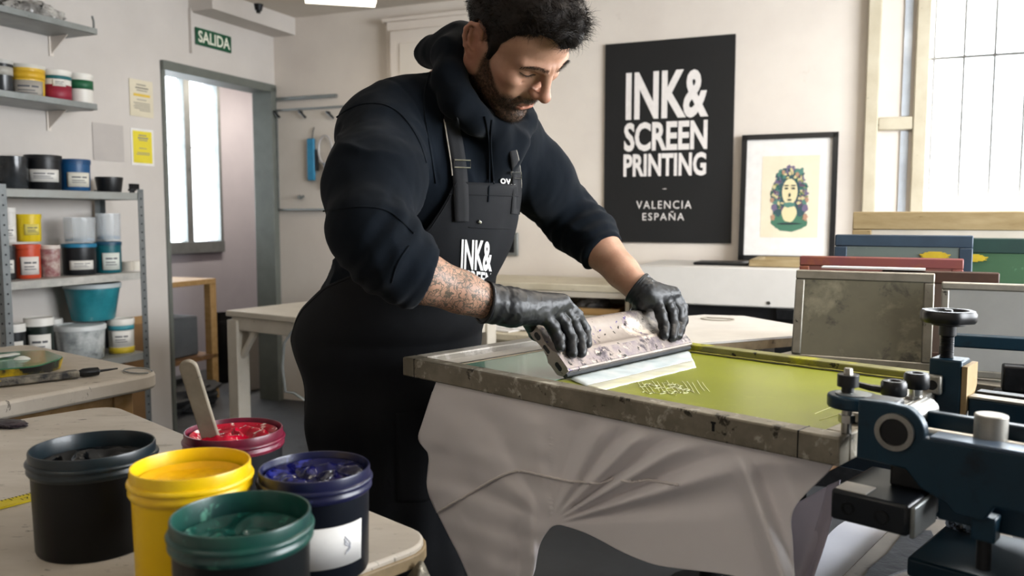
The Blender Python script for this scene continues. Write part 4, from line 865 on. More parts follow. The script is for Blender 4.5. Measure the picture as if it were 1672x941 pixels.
# long clear-filmed aluminium screen at the right
screen('long aluminium screen with glossy clear film at the right of the stack', (1538, 461), (1760, 466), -.06, .846, .016, .026, M['alu'], mat('film_gloss', '#a7a8a6', '#8f908e', 3, .15, spots=(('#c9cac8', 5, .6, .12),)), .03)
# ================================================================ SCREEN FRAME ON THE PRESS
FT = .92; FA = onz(657, 583, FT) * [1, 1, 0]
LF, WF, RW_, RH = .888, .575, .034, .038
MZ = .906
def UN(u, n, z): return FA + UX * u + NX * n + ZV * z
def ubox(mb, u0, u1, n0, n1, z0, z1): return mb.box(UN((u0 + u1) / 2, (n0 + n1) / 2, (z0 + z1) / 2), (u1 - u0, n1 - n0, z1 - z0), MU)
MFR = mat('frame_metal', '#8f887a', '#6f695b', 20, .42, .4, spots=(('#b5b0a3', 30, .56, .08), ('#38342c', 34, .60, .05)), bump=(70, .15), rough2=.6)
MFY = mat('frame_metal_inked', '#8c8a52', '#6f6c44', 12, .45, .3, spots=(('#a9a72e', 9, .52, .1), ('#26251f', 20, .62, .04)), bump=(70, .15))
MFW = mat('frame_metal_white', '#b9b4ab', '#98938a', 12, .45, .25, spots=(('#d9d6d2', 10, .56, .08), ('#4a4743', 26, .64, .05)), bump=(70, .15))
sf = thing('printing_screen', 'large metal printing screen with lime green mesh lying flat on the press', 'printing screen', UN(LF / 2, WF / 2, FT - RH), 0)
sf.rotation_euler = (0, 0, math.atan2(UX[1], UX[0]))
for nm, a, m_ in (('front_rail', (0, LF, 0, RW_), MFR), ('back_rail', (0, LF, WF - RW_, WF), MFY), ('end_rail', (0, RW_, RW_ + .0005, WF - RW_ - .0005), MFW), ('end_rail', (LF - RW_, LF, RW_ + .0005, WF - RW_ - .0005), MFR)):
    o = build(nm, ubox(MB(), *a, FT - RH, FT), m_, sf, bevel=.003)
mb = MB()
for u in (.036, .832):
    ubox(mb, u, u + .0015, -.0006, RW_, FT - RH + .001, FT + .0004)
build('weld_seams', mb, M['darkiron'], sf)
mb = MB(); ubox(mb, .705, .709, -.0008, .001, FT - .024, FT - .012); ubox(mb, .703, .711, -.0006, .001, FT - .013, FT - .010); build('nick', mb, M['darkiron'], sf)
mesh_m = mat('lime_mesh', '#8b9022', '#80861d', 3, .30, spots=(('#9a9f34', 3.5, .58, .1), ('#767b20', 40, .66, .04)), bump=(300, .05, .0005))
teal_m = mat('teal_film', '#5f8f7f', '#4f8071', 5, .25, spots=(('#84ab9c', 5, .6, .08),), coat=.3)
SQU = .215     # where the blade stands along the frame
ubox_l = lambda a, z0, z1: ubox(MB(), *a, z0, z1)
build('mesh', ubox_l((RW_, LF - RW_, RW_, WF - RW_), MZ - .0012, MZ), mesh_m, sf)
# taped border and the teal film behind the blade
build('tape', ubox_l((RW_, RW_ + .045, RW_, WF - RW_), MZ + .0002, MZ + .0012), mat('white_tape', '#d2cdc6', '#bdb7ae', 14, .4, spots=(('#6f7a70', 18, .64, .05), ('#a98f6a', 14, .64, .04))), sf)
build('tape', ubox_l((RW_ + .045, LF - RW_, WF - RW_ - .022, WF - RW_), MZ + .0002, MZ + .0010), mat('inked_tape', '#9c9c3a', '#84852f', 14, .4, spots=(('#2a2a20', 22, .6, .05), ('#c9c8a4', 16, .66, .05))), sf)
def edge_line(u0, n0, u1, n1, w, seed, m_, nm, z=MZ + .0016, jag=.5):
    """torn strip of tape with a ragged edge"""
    r = np.random.default_rng(seed); k = 46; d = np.array([u1 - u0, n1 - n0]); L_ = np.hypot(*d); d /= L_; q = np.array([-d[1], d[0]])
    top, bot = [], []
    for i in range(k + 1):
        c = np.array([u0, n0]) + d * L_ * i / k; top.append(c + q * w * (.5 + jag * r.uniform(-.6, .4))); bot.append(c - q * w * (.5 + jag * r.uniform(-.6, .4)))
    P = np.array([[UN(*t_, z) for t_ in top], [UN(*b_, z) for b_ in bot]]); mb = MB(); mb.grid(P); return build(nm, mb, m_, sf, solid=.0006, smooth=None)
edge_line(RW_ + .052, RW_ + .01, RW_ + .052, WF - RW_ - .02, .006, 3, M['black'], 'torn_tape')
edge_line(RW_ + .062, RW_ + .01, RW_ + .062, WF - RW_ - .02, .008, 4, mat('cream_tape', '#d8cfc0', '#c2a98a', 20, .5), 'torn_tape', jag=.3)
edge_line(RW_ + .10, WF - RW_ - .020, LF - RW_, WF - RW_ - .020, .006, 5, M['black'], 'torn_tape', z=MZ + .0018)
edge_line(RW_ + .30, WF - RW_ - .008, LF - RW_ - .05, WF - RW_ - .008, .005, 6, mat('yellow_smear', '#b3ae52', rough=.4), 'torn_tape', z=MZ + .0020, jag=.9)
# ---------------------------------------------------------------- squeegee
P0 = onz(927, 621, MZ); P1 = onz(1126, 575, MZ)
SA = (P1 - P0) / np.linalg.norm(P1 - P0); SNF = np.array([SA[1], -SA[0], 0])
SD = -SNF + ZV; SD /= np.linalg.norm(SD); SFN = np.cross(SA, SD)
SLEN = float(np.linalg.norm(P1 - P0))
u0s = float((P0 - FA) @ UX); 
build('ink_film', ubox_l((RW_ + .066, u0s - .012, RW_ + .001, WF - RW_ - .023), MZ + .0004, MZ + .0012), teal_m, sf)
P0 = P0 + ZV * .0046; P1 = P1 + ZV * .0046 - SA * .008
def SQ(a, s, f): return P0 + SA * a + SD * s + SFN * f
sq = thing('squeegee', 'worn aluminium squeegee held in both gloves, tilted on the lime green screen', 'squeegee', SQ(SLEN / 2, 0, 0) , 0)
prof = [(.0055, .006), (.0125, .006), (.0135, .012), (.0135, .040), (.0150, .047), (.0120, .051), (.0090, .058), (.0070, .070), (.0072, .082), (.0095, .094), (.0115, .104), (.0110, .113), (.0070, .120), (0, .122),
        (-.0070, .120), (-.0110, .113), (-.0115, .104), (-.0095, .094), (-.0072, .082), (-.0070, .070), (-.0090, .058), (-.0120, .051), (-.0150, .047), (-.0135, .040), (-.0135, .0175), (-.0125, .0155), (-.0055, .007)]
MSQ = mat('squeegee_metal', '#a89f99', '#8b837d', 9, .36, .7, spots=(('#d3c8bc', 12, .52, .1), ('#857a80', 20, .56, .07), ('#4a3c78', 52, .64, .03), ('#221f1d', 60, .62, .03)), bump=(60, .25), rough2=.5)
SE = .004
SB = SQ(-SE, 0, 0)
MS = np.array([SFN, SD, SA]).T
build('handle', MB().prism(prof, SLEN + SE + .004, MS, SB), MSQ, sq, smooth=50)
build('clamp_strip', MB().prism([(.0134, .010), (.0146, .0105), (.0150, .041), (.0134, .0415)], SLEN + SE + .003, MS, SB), mat('strip_metal', '#7d747c', '#a0958f', 30, .4, .5, spots=(('#3d3740', 22, .52, .1), ('#b9aca2', 44, .58, .05), ('#1d1a1c', 60, .6, .04)), contrast=.3), sq)
build('blade', MB().prism([(-.005, .0012), (.003, .0004), (.005, .002), (.005, .03), (-.005, .03)], SLEN + .006, MS, SQ(-.003, 0, 0)), mat('blade_rubber', '#3a3d40', '#24272a', 20, .5), sq)
for (s_, r_, l_) in ((.098, .0055, .006), (.067, .0036, .012), (.026, .0045, .010)):
    mb = MB(); k = 14; mb.prism([(r_ * math.cos(t_), s_ + (l_ if math.sin(t_) > 0 else -l_) * .5 + r_ * math.sin(t_)) for t_ in np.linspace(0, 2 * math.pi, k, endpoint=False)], .001, MS, SQ(-SE - .0008, 0, 0)); build('end_slot', mb, M['black'], sq)
# ---------------------------------------------------------------- ink pushed along by the blade
q0, q1, q2, q3 = P0 + SNF * .0055 + SA * .000, P1 + SNF * .007 - SA * .004, onz(1137, 601, MZ), onz(978, 640, MZ)
def ink_strip(name, label, f0, f1, hgt, m_, seed, parent=None):
    k, c_ = 40, 9; P = np.zeros((c_, k, 3))
    for j in range(k):
        s_ = j / (k - 1); A_ = q0 + (q1 - q0) * s_; B_ = q3 + (q2 - q3) * s_
        for i in range(c_):
            g = i / (c_ - 1); w_ = f0 + (f1 - f0) * g; P[i, j] = A_ + (B_ - A_) * w_; P[i, j, 2] = MZ + .0008 + hgt * math.sin(math.pi * (.5 + .5 * g) if f0 == 0 else math.pi * min(1, g * .9 + .1)) * (1 if 0 < j < k - 1 else .3)
    Q = P.reshape(-1, 3); nz = fbm(Q, 55, seed); Q[:, 2] += np.clip(nz, -1, 1) * .0015 * (Q[:, 2] > MZ + .002); Q[:, :2] += (nz * .0025)[:, None] * SNF[:2]
    mb = MB(); mb.grid(P); return build(name, mb, m_, parent, solid=.0006, smooth=80)
t = thing('wet_ink', 'pale blue and white bead of wet ink in front of the squeegee blade', 'ink', q0)
ink_strip('ink_bead', '', 0.0, .60, .0050, mat('ink_paleblue', '#bfd3da', '#e2e8e8', 14, .2, contrast=.5, coat=.3), 3, t)
ink_strip('ink_edge', '', .56, 1.0, .0022, mat('ink_cream', '#e8e8dc', '#dcdcb6', 16, .25, coat=.3), 4, t)
# print left on the mesh: fine white strokes
mb = MB(); r = np.random.default_rng(5)
for k in range(15):
    x0, y0 = 1030 + r.uniform(0, 85), 626 + r.uniform(0, 15); L_ = r.uniform(16, 46); pts = []
    for i in range(9): pts.append(onz(x0 + L_ * i / 8 - 6, y0 + 4 * i / 8 + 1.2 * math.sin(i * 1.3 + k), MZ + .0009))
    mb.tube(pts, .0006, 5)
for k in range(14):
    x0, y0 = 1040 + k * 8.2, 622 + (k % 3) * 2.0; mb.tube([onz(x0 + 3 * i, y0 + 4.2 * i + math.sin(i + k), MZ + .0009) for i in range(5)], .0005, 5)
build('stencil_strokes', mb, mat('stroke_white', '#d9dab0', rough=.4), sf)
mb = MB(); mb.tube([onz(x, y, MZ + .0006) for x, y in ((1330, 676), (1350, 668), (1372, 660), (1384, 654))], .0007, 5); mb.tube([onz(x, y, MZ + .0006) for x, y in ((1338, 686), (1356, 681), (1371, 676))], .0006, 5); build('scratch', mb, mat('stroke_pale', '#cfd08a', rough=.4), sf)
# ================================================================ T-SHIRT ON THE PLATEN
MSH = mat('white_cotton', '#e9e5e6', '#e1dcde', 3, .88, sheen=.2, bump=(400, .12, .0006))
ts = thing('t_shirt', 'white cotton T-shirt draped over the platen under the screen frame', 't-shirt', UN(.42, .25, .76), 0)
def poly_at(P, s):
    P = np.asarray(P, float); d = np.r_[0, np.cumsum(np.hypot(*np.diff(P, axis=0).T))]; x = s * d[-1]
    return np.stack([np.interp(x, d, P[:, 0]), np.interp(x, d, P[:, 1])], -1)
def smoothpoly(P, it=2):
    P = np.asarray(P, float)
    for _ in range(it):
        Q = [P[0]]
        for a, b in zip(P[:-1], P[1:]): Q += [a * .75 + b * .25, a * .25 + b * .75]
        Q.append(P[-1]); P = np.array(Q)
    return P
def coons(top, bot, lef, rig, nr, nc, sm=2):
    T, B_, L_, R_ = [smoothpoly(q, sm) for q in (top, bot, lef, rig)]
    s = np.linspace(0, 1, nc); v = np.linspace(0, 1, nr)
    Tt, Bb, Ll, Rr = poly_at(T, s), poly_at(B_, s), poly_at(L_, v), poly_at(R_, v)
    S, V = np.meshgrid(s, v); S = S[..., None]; V = V[..., None]
    return (1 - V) * Tt[None] + V * Bb[None] + (1 - S) * Ll[:, None] + S * Rr[:, None] - ((1 - S) * (1 - V) * Tt[0] + S * (1 - V) * Tt[-1] + (1 - S) * V * Bb[0] + S * V * Bb[-1])
def shirt_panel(name, px, n0, fold, m_=MSH, solid=.0012, parent=ts):
    nr, nc = px.shape[:2]; out = np.zeros((nr, nc, 3))
    for i in range(nr):
        for j in range(nc):
            nn_ = n0 + fold(j / (nc - 1), i / (nr - 1), px[i, j, 0], px[i, j, 1]); out[i, j] = onpl(px[i, j, 0], px[i, j, 1], UN(0, nn_, 0), NX)
    mb = MB(); mb.grid(out); return build(name, mb, m_, parent, smooth=80, solid=solid), out
top = [(713, 622), (870, 655), (1030, 688), (1190, 720), (1366, 753)]
lef = [(713, 622), (703, 650), (692, 684), (682, 714), (688, 728), (701, 740), (699, 770), (696, 797), (706, 818), (713, 836), (735, 880), (752, 912), (775, 968)]
bot = [(775, 968), (815, 972), (850, 966), (872, 944), (878, 900), (886, 878), (905, 855), (932, 862), (958, 871), (985, 885), (1010, 899), (1040, 913), (1075, 925), (1125, 931), (1180, 937), (1240, 950), (1300, 966)]
rig = [(1366, 753), (1350, 775), (1322, 800), (1298, 826), (1290, 850), (1294, 880), (1296, 920), (1300, 966)]
px = coons(top, bot, lef, rig, 110, 210)
def g(x, c, w): return math.exp(-((x - c) / w) ** 2)
def ss_(a, b, x): t = min(1, max(0, (x - a) / (b - a))); return t * t * (3 - 2 * t)
LRIDGE = np.array([(1192, 722), (1212, 758), (1236, 822), (1260, 890), (1284, 962)], float)
def fold(s, v, x, y):
    """creases fan out from the gathered point of the hem; a long ridge hangs at the right"""
    d = .0; ax_, ay_ = 897, 858
    r = math.hypot(x - ax_, ay_ - y); ph = math.degrees(math.atan2(ay_ - y, x - ax_))
    env = ss_(10, 70, r) * (1 - .55 * ss_(170, 420, r)) * ss_(.02, .16, v)
    for p_, w_, a_ in ((9, 4.5, .006), (17, 3.2, -.009), (23, 3.0, .007), (31, 3.2, -.012), (37, 3.0, .010), (45, 3.6, -.010), (52, 4.0, .008), (62, 4.5, -.006), (74, 6, .006), (100, 7, -.005), (118, 6, .006), (135, 7, -.004), (152, 6, .004)): d += a_ * env * g(ph, p_, w_) * min(1.3, r / 170 + .35)
    xr = np.interp(y, LRIDGE[:, 1], LRIDGE[:, 0]); dv = ss_(722, 800, y)
    d += -.020 * g(x, xr, 9 + 8 * dv) * dv + .016 * ss_(0, 26, x - xr) * dv - .010 * g(x, xr + 62, 20) * dv
    d += -.012 * g(x, 868, 9) * ss_(780, 860, y) * (x < 905) + .010 * g(x, 848, 12) * ss_(800, 900, y) - .006 * g(x, 800, 14) * ss_(790, 930, y) + .005 * g(x, 770, 12) * ss_(760, 900, y)
    d += .0016 * math.sin(x * .11 + y * .03) * ss_(.05, .3, v) * (x < 900) * ss_(640, 740, y) + .0012 * math.sin(x * .05 - y * .14) * (x < 900) * ss_(700, 760, y)
    d += .05 * max(0, .06 - s) * v ** .5 * 4
    return d - .006 * v
body, SHP = shirt_panel('front_panel', px, .010, fold)
MSM = mat('seam_cotton', '#e3dcd9', rough=.85)
def on_shirt(pts, off=.0032):
    flat = px.reshape(-1, 2); P3 = SHP.reshape(-1, 3); out = []
    for q in pts:
        k = np.argsort(((flat - q) ** 2).sum(1))[:6]; out.append(P3[k].mean(0) - NX * off)
    return out
for pts in ([(712, 779), (735, 771), (758, 764), (782, 760), (805, 759), (826, 761), (840, 766)], [(717, 836), (740, 822), (765, 808), (790, 793), (812, 780), (835, 770), (855, 768), (885, 775), (915, 782), (945, 786), (972, 789), (990, 787), (1004, 780)], [(1017, 784), (1035, 787), (1060, 782), (1085, 787), (1110, 791)]):
    P = smoothpoly(np.array(pts), 3); build('seam', MB().tube(on_shirt(P, .0042), .0022, 6), MSM, ts)
# sleeve edge at the left and back layer at the right
sl = coons([(706, 640), (712, 640)], [(713, 838), (720, 834)], [(706, 640), (690, 690), (681, 716), (690, 730), (702, 742), (698, 770), (696, 800), (713, 838)], [(712, 640), (712, 700), (711, 730), (713, 760), (712, 790), (720, 834)], 40, 8)
shirt_panel('sleeve_edge', sl, .052, lambda s, v, x, y: -.02 * s)
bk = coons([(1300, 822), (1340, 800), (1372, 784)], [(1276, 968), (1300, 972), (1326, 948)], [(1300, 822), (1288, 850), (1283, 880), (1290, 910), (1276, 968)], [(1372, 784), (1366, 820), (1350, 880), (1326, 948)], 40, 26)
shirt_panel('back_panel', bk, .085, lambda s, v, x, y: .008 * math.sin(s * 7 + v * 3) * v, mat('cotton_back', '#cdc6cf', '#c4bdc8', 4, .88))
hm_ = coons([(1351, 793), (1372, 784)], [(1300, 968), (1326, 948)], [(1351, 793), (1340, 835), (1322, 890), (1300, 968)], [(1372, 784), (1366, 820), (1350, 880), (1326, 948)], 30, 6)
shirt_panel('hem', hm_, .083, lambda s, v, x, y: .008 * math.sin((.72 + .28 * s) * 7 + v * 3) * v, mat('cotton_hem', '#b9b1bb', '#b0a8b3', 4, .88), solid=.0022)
mb = MB(); ubox(mb, .05, .84, .02, .55, .8785, .8805); build('top_layer', mb, MSH, ts)
# ================================================================ THE PRESS
pr = thing('printing_press', 'blue screen printing press with handwheel, clamps and knobs holding the frame', 'printing press', UN(1.3, .2, 0), 0)
BL = M['blue']
def rodu(mb, u0, u1, n, z, r, n_=16): return mb.cyl(UN(u0, n, z), UN(u1, n, z), r, n=n_)
def rodn(mb, n0, n1, u, z, r, n_=20): return mb.cyl(UN(u, n0, z), UN(u, n1, z), r, n=n_)
def rodz(mb, z0, z1, u, n, r, n_=20, r1=None): return mb.cyl(UN(u, n, z0), UN(u, n, z1), r, r1, n_)
MUZ = np.array([UX, ZV, -NX]).T        # polygon in (u, z), extruded towards -n
def plate(poly, n0, th): return MB().prism([(u, z) for u, z in poly], th, MUZ, UN(0, n0, 0))
lobe = [(.962 + .033 * math.cos(q), .946 + .033 * math.sin(q)) for q in np.linspace(math.radians(70), math.radians(-4), 9)]
build('front_arm', plate([(.917, .905), (.917, .978), (.95, .979)] + lobe + [(1.5, .944), (1.5, .880), (1.07, .880), (1.06, .862), (1.03, .862), (1.02, .872), (.992, .884), (.975, .903)], -.004, .016), BL, pr, bevel=.002)
build('arm_top_flange', ubox_l((1.0, 1.5, -.020, .012), .9435, .9475), mat('flange_light', '#5d6d80', '#44566a', 12, .3, .3), pr, bevel=.001)
build('rear_arm', plate([(.905, .915), (.905, .962), (1.5, .956), (1.5, .915)], .062, .014), BL, pr, bevel=.002)
mb = MB(); A_ = np.linspace(0, 2 * math.pi, 28, endpoint=False)
def ringn(mb, u, z, n0, n1, ro, ri):
    V = []
    for (n_, r_) in ((n0, ro), (n1, ro), (n1, ri), (n0, ri)): V += [UN(u + r_ * math.cos(a), n_, z + r_ * math.sin(a)) for a in A_]
    k = len(A_); return mb.add(V, [(j * k + i, j * k + (i + 1) % k, ((j + 1) % 4) * k + (i + 1) % k, ((j + 1) % 4) * k + i) for j in range(4) for i in range(k)])
build('pivot_ring', ringn(MB(), .962, .946, -.026, -.019, .0225, .0165), M['steel'], pr)
build('pivot_bore', rodn(MB(), -.0225, -.019, .962, .946, .0166), M['black'], pr)
build('pivot_shaft', rodn(MB(), -.002, .09, .962, .955, .015), M['steel'], pr)
mb = MB(); rodu(mb, .985, 1.5, .024, .938, .0095); build('chrome_rod', mb, M['steel'], pr)
mb = MB(); rodz(mb, .942, .9745, 1.052, .024, .0175, 28); build('stop_cap', mb, M['alu'], pr, bevel=.0015)
mb = MB(); ubox(mb, 1.036, 1.072, .008, .042, .922, .944); build('stop_block', mb, M['alu'], pr, bevel=.002)
# corner clamp: disc, lug, screw, knurled nut
mb = MB(); rodz(mb, .955, .972, .890, .034, .032, 36); build('clamp_disc', mb, BL, pr, bevel=.003)
mb = MB(); rodz(mb, .972, .9735, .890, .034, .022, 30); build('disc_washer', mb, M['greymetal'], pr)
mb = MB(); ubox(mb, .905, .948, .018, .052, .950, .973); build('clamp_lug', mb, M['black'], pr, bevel=.003)
mb = MB(); rodz(mb, .921, .99, .884, .030, .0065); rodz(mb, .935, .945, .884, .030, .0105, 6); build('clamp_screw', mb, M['steel'], pr)
mb = MB(); rodz(mb, .982, .998, .884, .030, .0135, 18); rodz(mb, .974, .982, .884, .030, .008, 14); build('clamp_nut', mb, M['black'], pr, bevel=.001)
mb = MB(); rodz(mb, .998, 1.006, .884, .030, .006, 6, .005); build('screw_tip', mb, M['alu'], pr)
# cross bar with two black knobs
mb = MB(); ubox(mb, .862, .905, .085, .372, .9215, .936); build('cross_bar', mb, M['alu'], pr, bevel=.002)
for (x, y, z, hgt) in ((1460, 622, .958, .022), (1497, 609, .962, .024)):
    q = onz(x, y, z + hgt / 2) - FA; u, n = q @ UX, q @ NX
    mb = MB(); k = 28; P = []
    mb.lathe([(.0001, z - hgt * .45), (.016, z - hgt * .45), (.0175, z - hgt * .35), (.0175, z + hgt * .35), (.0155, z + hgt * .5), (.009, z + hgt * .5), (.008, z + hgt * .38), (.0001, z + hgt * .38)], UN(u, n, 0), 28); kb = build('knob', mb, M['black'], pr)
    mb = MB(); rodz(mb, .936, z - hgt * .4, u, n, .009); rodz(mb, .936, .940, u, n, .0145); build('knob_stem', mb, M['steel'], kb)
    if x == 1460:
        mb = MB(); mb.tube([UN(u - .012, n, z - .004), UN(u - .03, n - .008, z - .002), UN(u - .052, n - .02, z + .004), UN(u - .066, n - .024, z + .010)], [.006, .005, .004, .002], 8); build('lever', mb, M['black'], kb)
        mb = MB(); mb.tube([UN(u - .005, n - .02, .939), UN(u + .015, n - .04, .940), UN(u + .045, n - .06, .938)], [.005, .0045, .004], 8); build('lever', mb, M['black'], kb)
# column, threaded spindle and handwheel
CU, CN = .918, .335
mb = MB(); ubox(mb, CU - .024, CU + .022, CN - .022, CN + .022, .74, .986); build('column', mb, BL, pr, bevel=.003)
mb = MB(); mb.add([UN(CU + .0225, CN + y, z) for y, z in ((-.022, .978), (.03, .980), (.03, .945), (.005, .915), (-.022, .905))] + [UN(CU + .030, CN + y, z) for y, z in ((-.022, .978), (.03, .980), (.03, .945), (.005, .915), (-.022, .905))], [(4, 3, 2, 1, 0), (5, 6, 7, 8, 9)] + [(i, (i + 1) % 5, 5 + (i + 1) % 5, 5 + i) for i in range(5)]); build('wear_plate', mb, mat('worn_beige', '#b39a72', '#94794f', 14, .5, spots=(('#3a3226', 22, .62, .05),)), pr)
mb = MB(); ubox(mb, CU - .040, CU - .002, CN - .036, CN - .0225, .932, .962); build('clamp_block', mb, M['alu'], pr, bevel=.003)
mb = MB(); rodn(mb, CN - .0375, CN - .036, CU - .014, .947, .0075); build('clamp_hole', mb, M['black'], pr)
mb = MB(); ubox(mb, CU - .0290, CU - .0245, CN - .03, CN + .0, .895, .932); build('hinge_link', mb, M['black'], pr, bevel=.002)
sx, sy = CU - .006, CN
pf_ = []
z = .986
while z < 1.026: pf_ += [(.0088, z), (.0100, z + .0012), (.0088, z + .0024)]; z += .0026
mb = MB(); mb.lathe([(.0001, .98)] + [(.0088, .98)] + pf_ + [(.0001, 1.027)], UN(sx, sy, 0), 20); build('spindle', mb, M['darkiron'], pr, smooth=20)
mb = MB(); rodz(mb, 1.020, 1.036, sx, sy, .0125, 24); rodz(mb, 1.036, 1.041, sx, sy, .024, 28); build('wheel_hub', mb, M['black'], pr, bevel=.001)
n_ = 72; V = []
prf = [(.026, 1.041), (.036, 1.0405), (.0385, 1.044), (.0385, 1.055), (.036, 1.059), (.029, 1.059), (.026, 1.055)]
for r_, z_ in prf:
    for i in range(n_):
        a = 2 * math.pi * i / n_; k = 1 + .045 * math.cos(6 * a) * (r_ > .03); V.append(UN(sx + r_ * k * math.cos(a), sy + r_ * k * math.sin(a), z_))
kk = len(prf); mb = MB(); mb.add(V, [(j * n_ + i, j * n_ + (i + 1) % n_, ((j + 1) % kk) * n_ + (i + 1) % n_, ((j + 1) % kk) * n_ + i) for j in range(kk) for i in range(n_)]); hw_ = build('handwheel', mb, M['black'], pr, smooth=40)
mb = MB(); rodz(mb, 1.0405, 1.047, sx, sy, .0275, 30); rodz(mb, 1.047, 1.060, sx, sy, .009, 20, .006); build('wheel_web', mb, M['black'], hw_)
# rear rails
mb = MB(); ubox(mb, CU + .031, 1.6, CN - .015, CN + .01, .898, .930); build('rear_rail', mb, BL, pr, bevel=.002)
mb = MB(); ubox(mb, CU + .031, 1.6, CN + .02, CN + .045, .915, .936); build('rear_slide', mb, M['darkiron'], pr, bevel=.002)
mb = MB(); ubox(mb, CU + .031, 1.6, CN - .016, CN + .011, .930, .934); build('rail_strip', mb, M['alu'], pr, bevel=.001)
# black channel under the frame corner
mb = MB(); ubox(mb, .893, .985, -.035, .10, .826, .864); build('channel', mb, mat('black_channel', '#0e1217', '#141a21', 12, .35), pr, bevel=.004)
mb = MB(); ringn(mb, .955, .843, -.0365, -.035, .009, .0065); ringn(mb, .915, .844, -.0365, -.035, .008, .0055); build('channel_holes', mb, M['darkiron'], pr)
mb = MB(); ubox(mb, .985, .991, -.030, .05, .824, .862); build('channel_cap', mb, M['greymetal'], pr, bevel=.002)
mb = MB(); ubox(mb, .897, .934, -.030, .004, .8642, .8656); build('white_shim', mb, M['white'], pr)
mb = MB(); ubox(mb, .94, 1.0, .03, .11, .864, .905); build('neck', mb, M['black'], pr, bevel=.003)
# lower works: bracket, tool holder
mb = MB(); ubox(mb, 1.045, 1.070, -.012, .012, .835, .864); build('bracket', mb, BL, pr, bevel=.002)
mb = MB(); rodz(mb, .80, .836, 1.057, .0, .008); build('stud', mb, M['black'], pr)
q_ = [onz(x, y, .755) for x, y in ((1480, 909), (1545, 851))]
bu = float((q_[0] - FA) @ UX); bn = float((q_[0] - FA) @ NX); bw = float((q_[1] - q_[0]) @ NX)
mb = MB(); ubox(mb, bu, bu + .55, bn, bn + bw, .728, .755); build('lower_box', mb, mat('blue_dark', '#14303f', '#0f2633', 6, .3, .2, spots=(('#4f6274', 5, .62, .12),)), pr, bevel=.005)
mb = MB(); ubox(mb, 1.22, 1.42, .02, .34, .0, .88); build('pedestal', mb, BL, pr, bevel=.006)
mb = MB(); ubox(mb, .10, 1.25, .27, .33, .80, .838); build('platen_arm', mb, BL, pr, bevel=.003)
mb = MB(); ubox(mb, 1.0, 1.25, .02, .34, .838, .87); build('carriage', mb, BL, pr, bevel=.003)
mb = MB(); ubox(mb, .06, .83, .075, .54, .838, .877); build('platen', mb, M['wooddark'], pr, bevel=.003)
# small clamp at the far right, on the screen bench
q = aty(1672, 592, 1.55)
t = thing('bench_clip', 'small black clamp block at the right edge of the metal bench', 'clamp', [q[0], q[1], .846], AR)
Mx = np.array([DS, NS, ZV]).T
build('block', MB().box([q[0], q[1], .895], (.07, .04, .05), Mx), M['darkiron'], t, bevel=.004); build('foot', MB().box([q[0], q[1], .858], (.095, .06, .022), Mx), M['darkiron'], t, bevel=.006)
# dark blue beam across the right behind the handwheel
qa = aty(1538, 546, 1.70); qb = onpl(1760, 556, qa, NS)
bd_ = qb - qa
t = thing('beam_stand', 'long dark blue beam on low posts behind the handwheel', 'beam', [(qa[0] + qb[0]) / 2, (qa[1] + qb[1]) / 2, .8405], AR)
build('beam', MB().box((qa + qb) / 2 - ZV * .012, (np.linalg.norm(bd_), .03, .026), Mx), BL, t, bevel=.003)
for k in (.03, .93):
    c = qa + bd_ * k; zt_ = c[2] - .024; build('post', MB().box([c[0], c[1], (.8405 + zt_) / 2], (.022, .022, zt_ - .8405), Mx).box([c[0], c[1], .8435], (.05, .05, .006), Mx), M['darkiron'], t, bevel=.002)
# second station's platen under the press, with dried ink
zp = .66
pts = [onz(x, y, zp) for x, y in ((1322, 992), (1478, 838), (1660, 872), (1560, 992))]
t = thing('lower_platen', 'ink-stained lower platen board under the black press channel', 'platen', np.mean(pts, axis=0) * [1, 1, 0] + ZV * 0)
build('board', MB().prism(rpoly(pts, .03), .02, None, (0, 0, zp - .02)), mat('stained_board', '#7c7770', '#5f5b57', 7, .5, spots=(('#2d2e32', 9, .6, .08), ('#a8a5a2', 14, .64, .06))), t, bevel=.003)
pts2 = [onz(x, y, zp + .001) for x, y in ((1450, 905), (1478, 868), (1520, 868), (1530, 890), (1505, 925), (1470, 935), (1400, 960), (1420, 930))]
build('ink_pad', MB().prism([tuple(q[:2]) for q in pts2], .003, None, (0, 0, zp)), mat('dried_ink', '#3c4046', '#2b2e33', 26, .35, bump=(60, .6, .004)), t)
pts3 = smoothpoly(np.array([onz(x, y, zp - .03)[:2] for x, y in ((1300, 960), (1352, 872), (1395, 845), (1432, 838), (1490, 842), (1470, 870), (1340, 990))]), 2)
build('white_sheet', MB().prism([tuple(q) for q in pts3], .004, None, (0, 0, zp - .03)), mat('sheet_white', '#c9cbd4', '#bcbfc9', 5, .5), t)
c = np.mean(pts, axis=0); build('post', MB().cyl([c[0], c[1], 0], [c[0], c[1], zp - .03], .045, n=18), M['darkiron'], t)
# crinkled clear film by the bracket
q = onz(1585, 845, .775); o = crumple('film_scrap', '', q - ZV * .0185, (.06, .04, .040), mat('crinkled_film', '#1d2126', '#9fb3c9', 60, .1, contrast=.12, spec=.8), 77); tag(o, 'crinkled shiny film scrap lying on the dark blue box under the press', 'film')
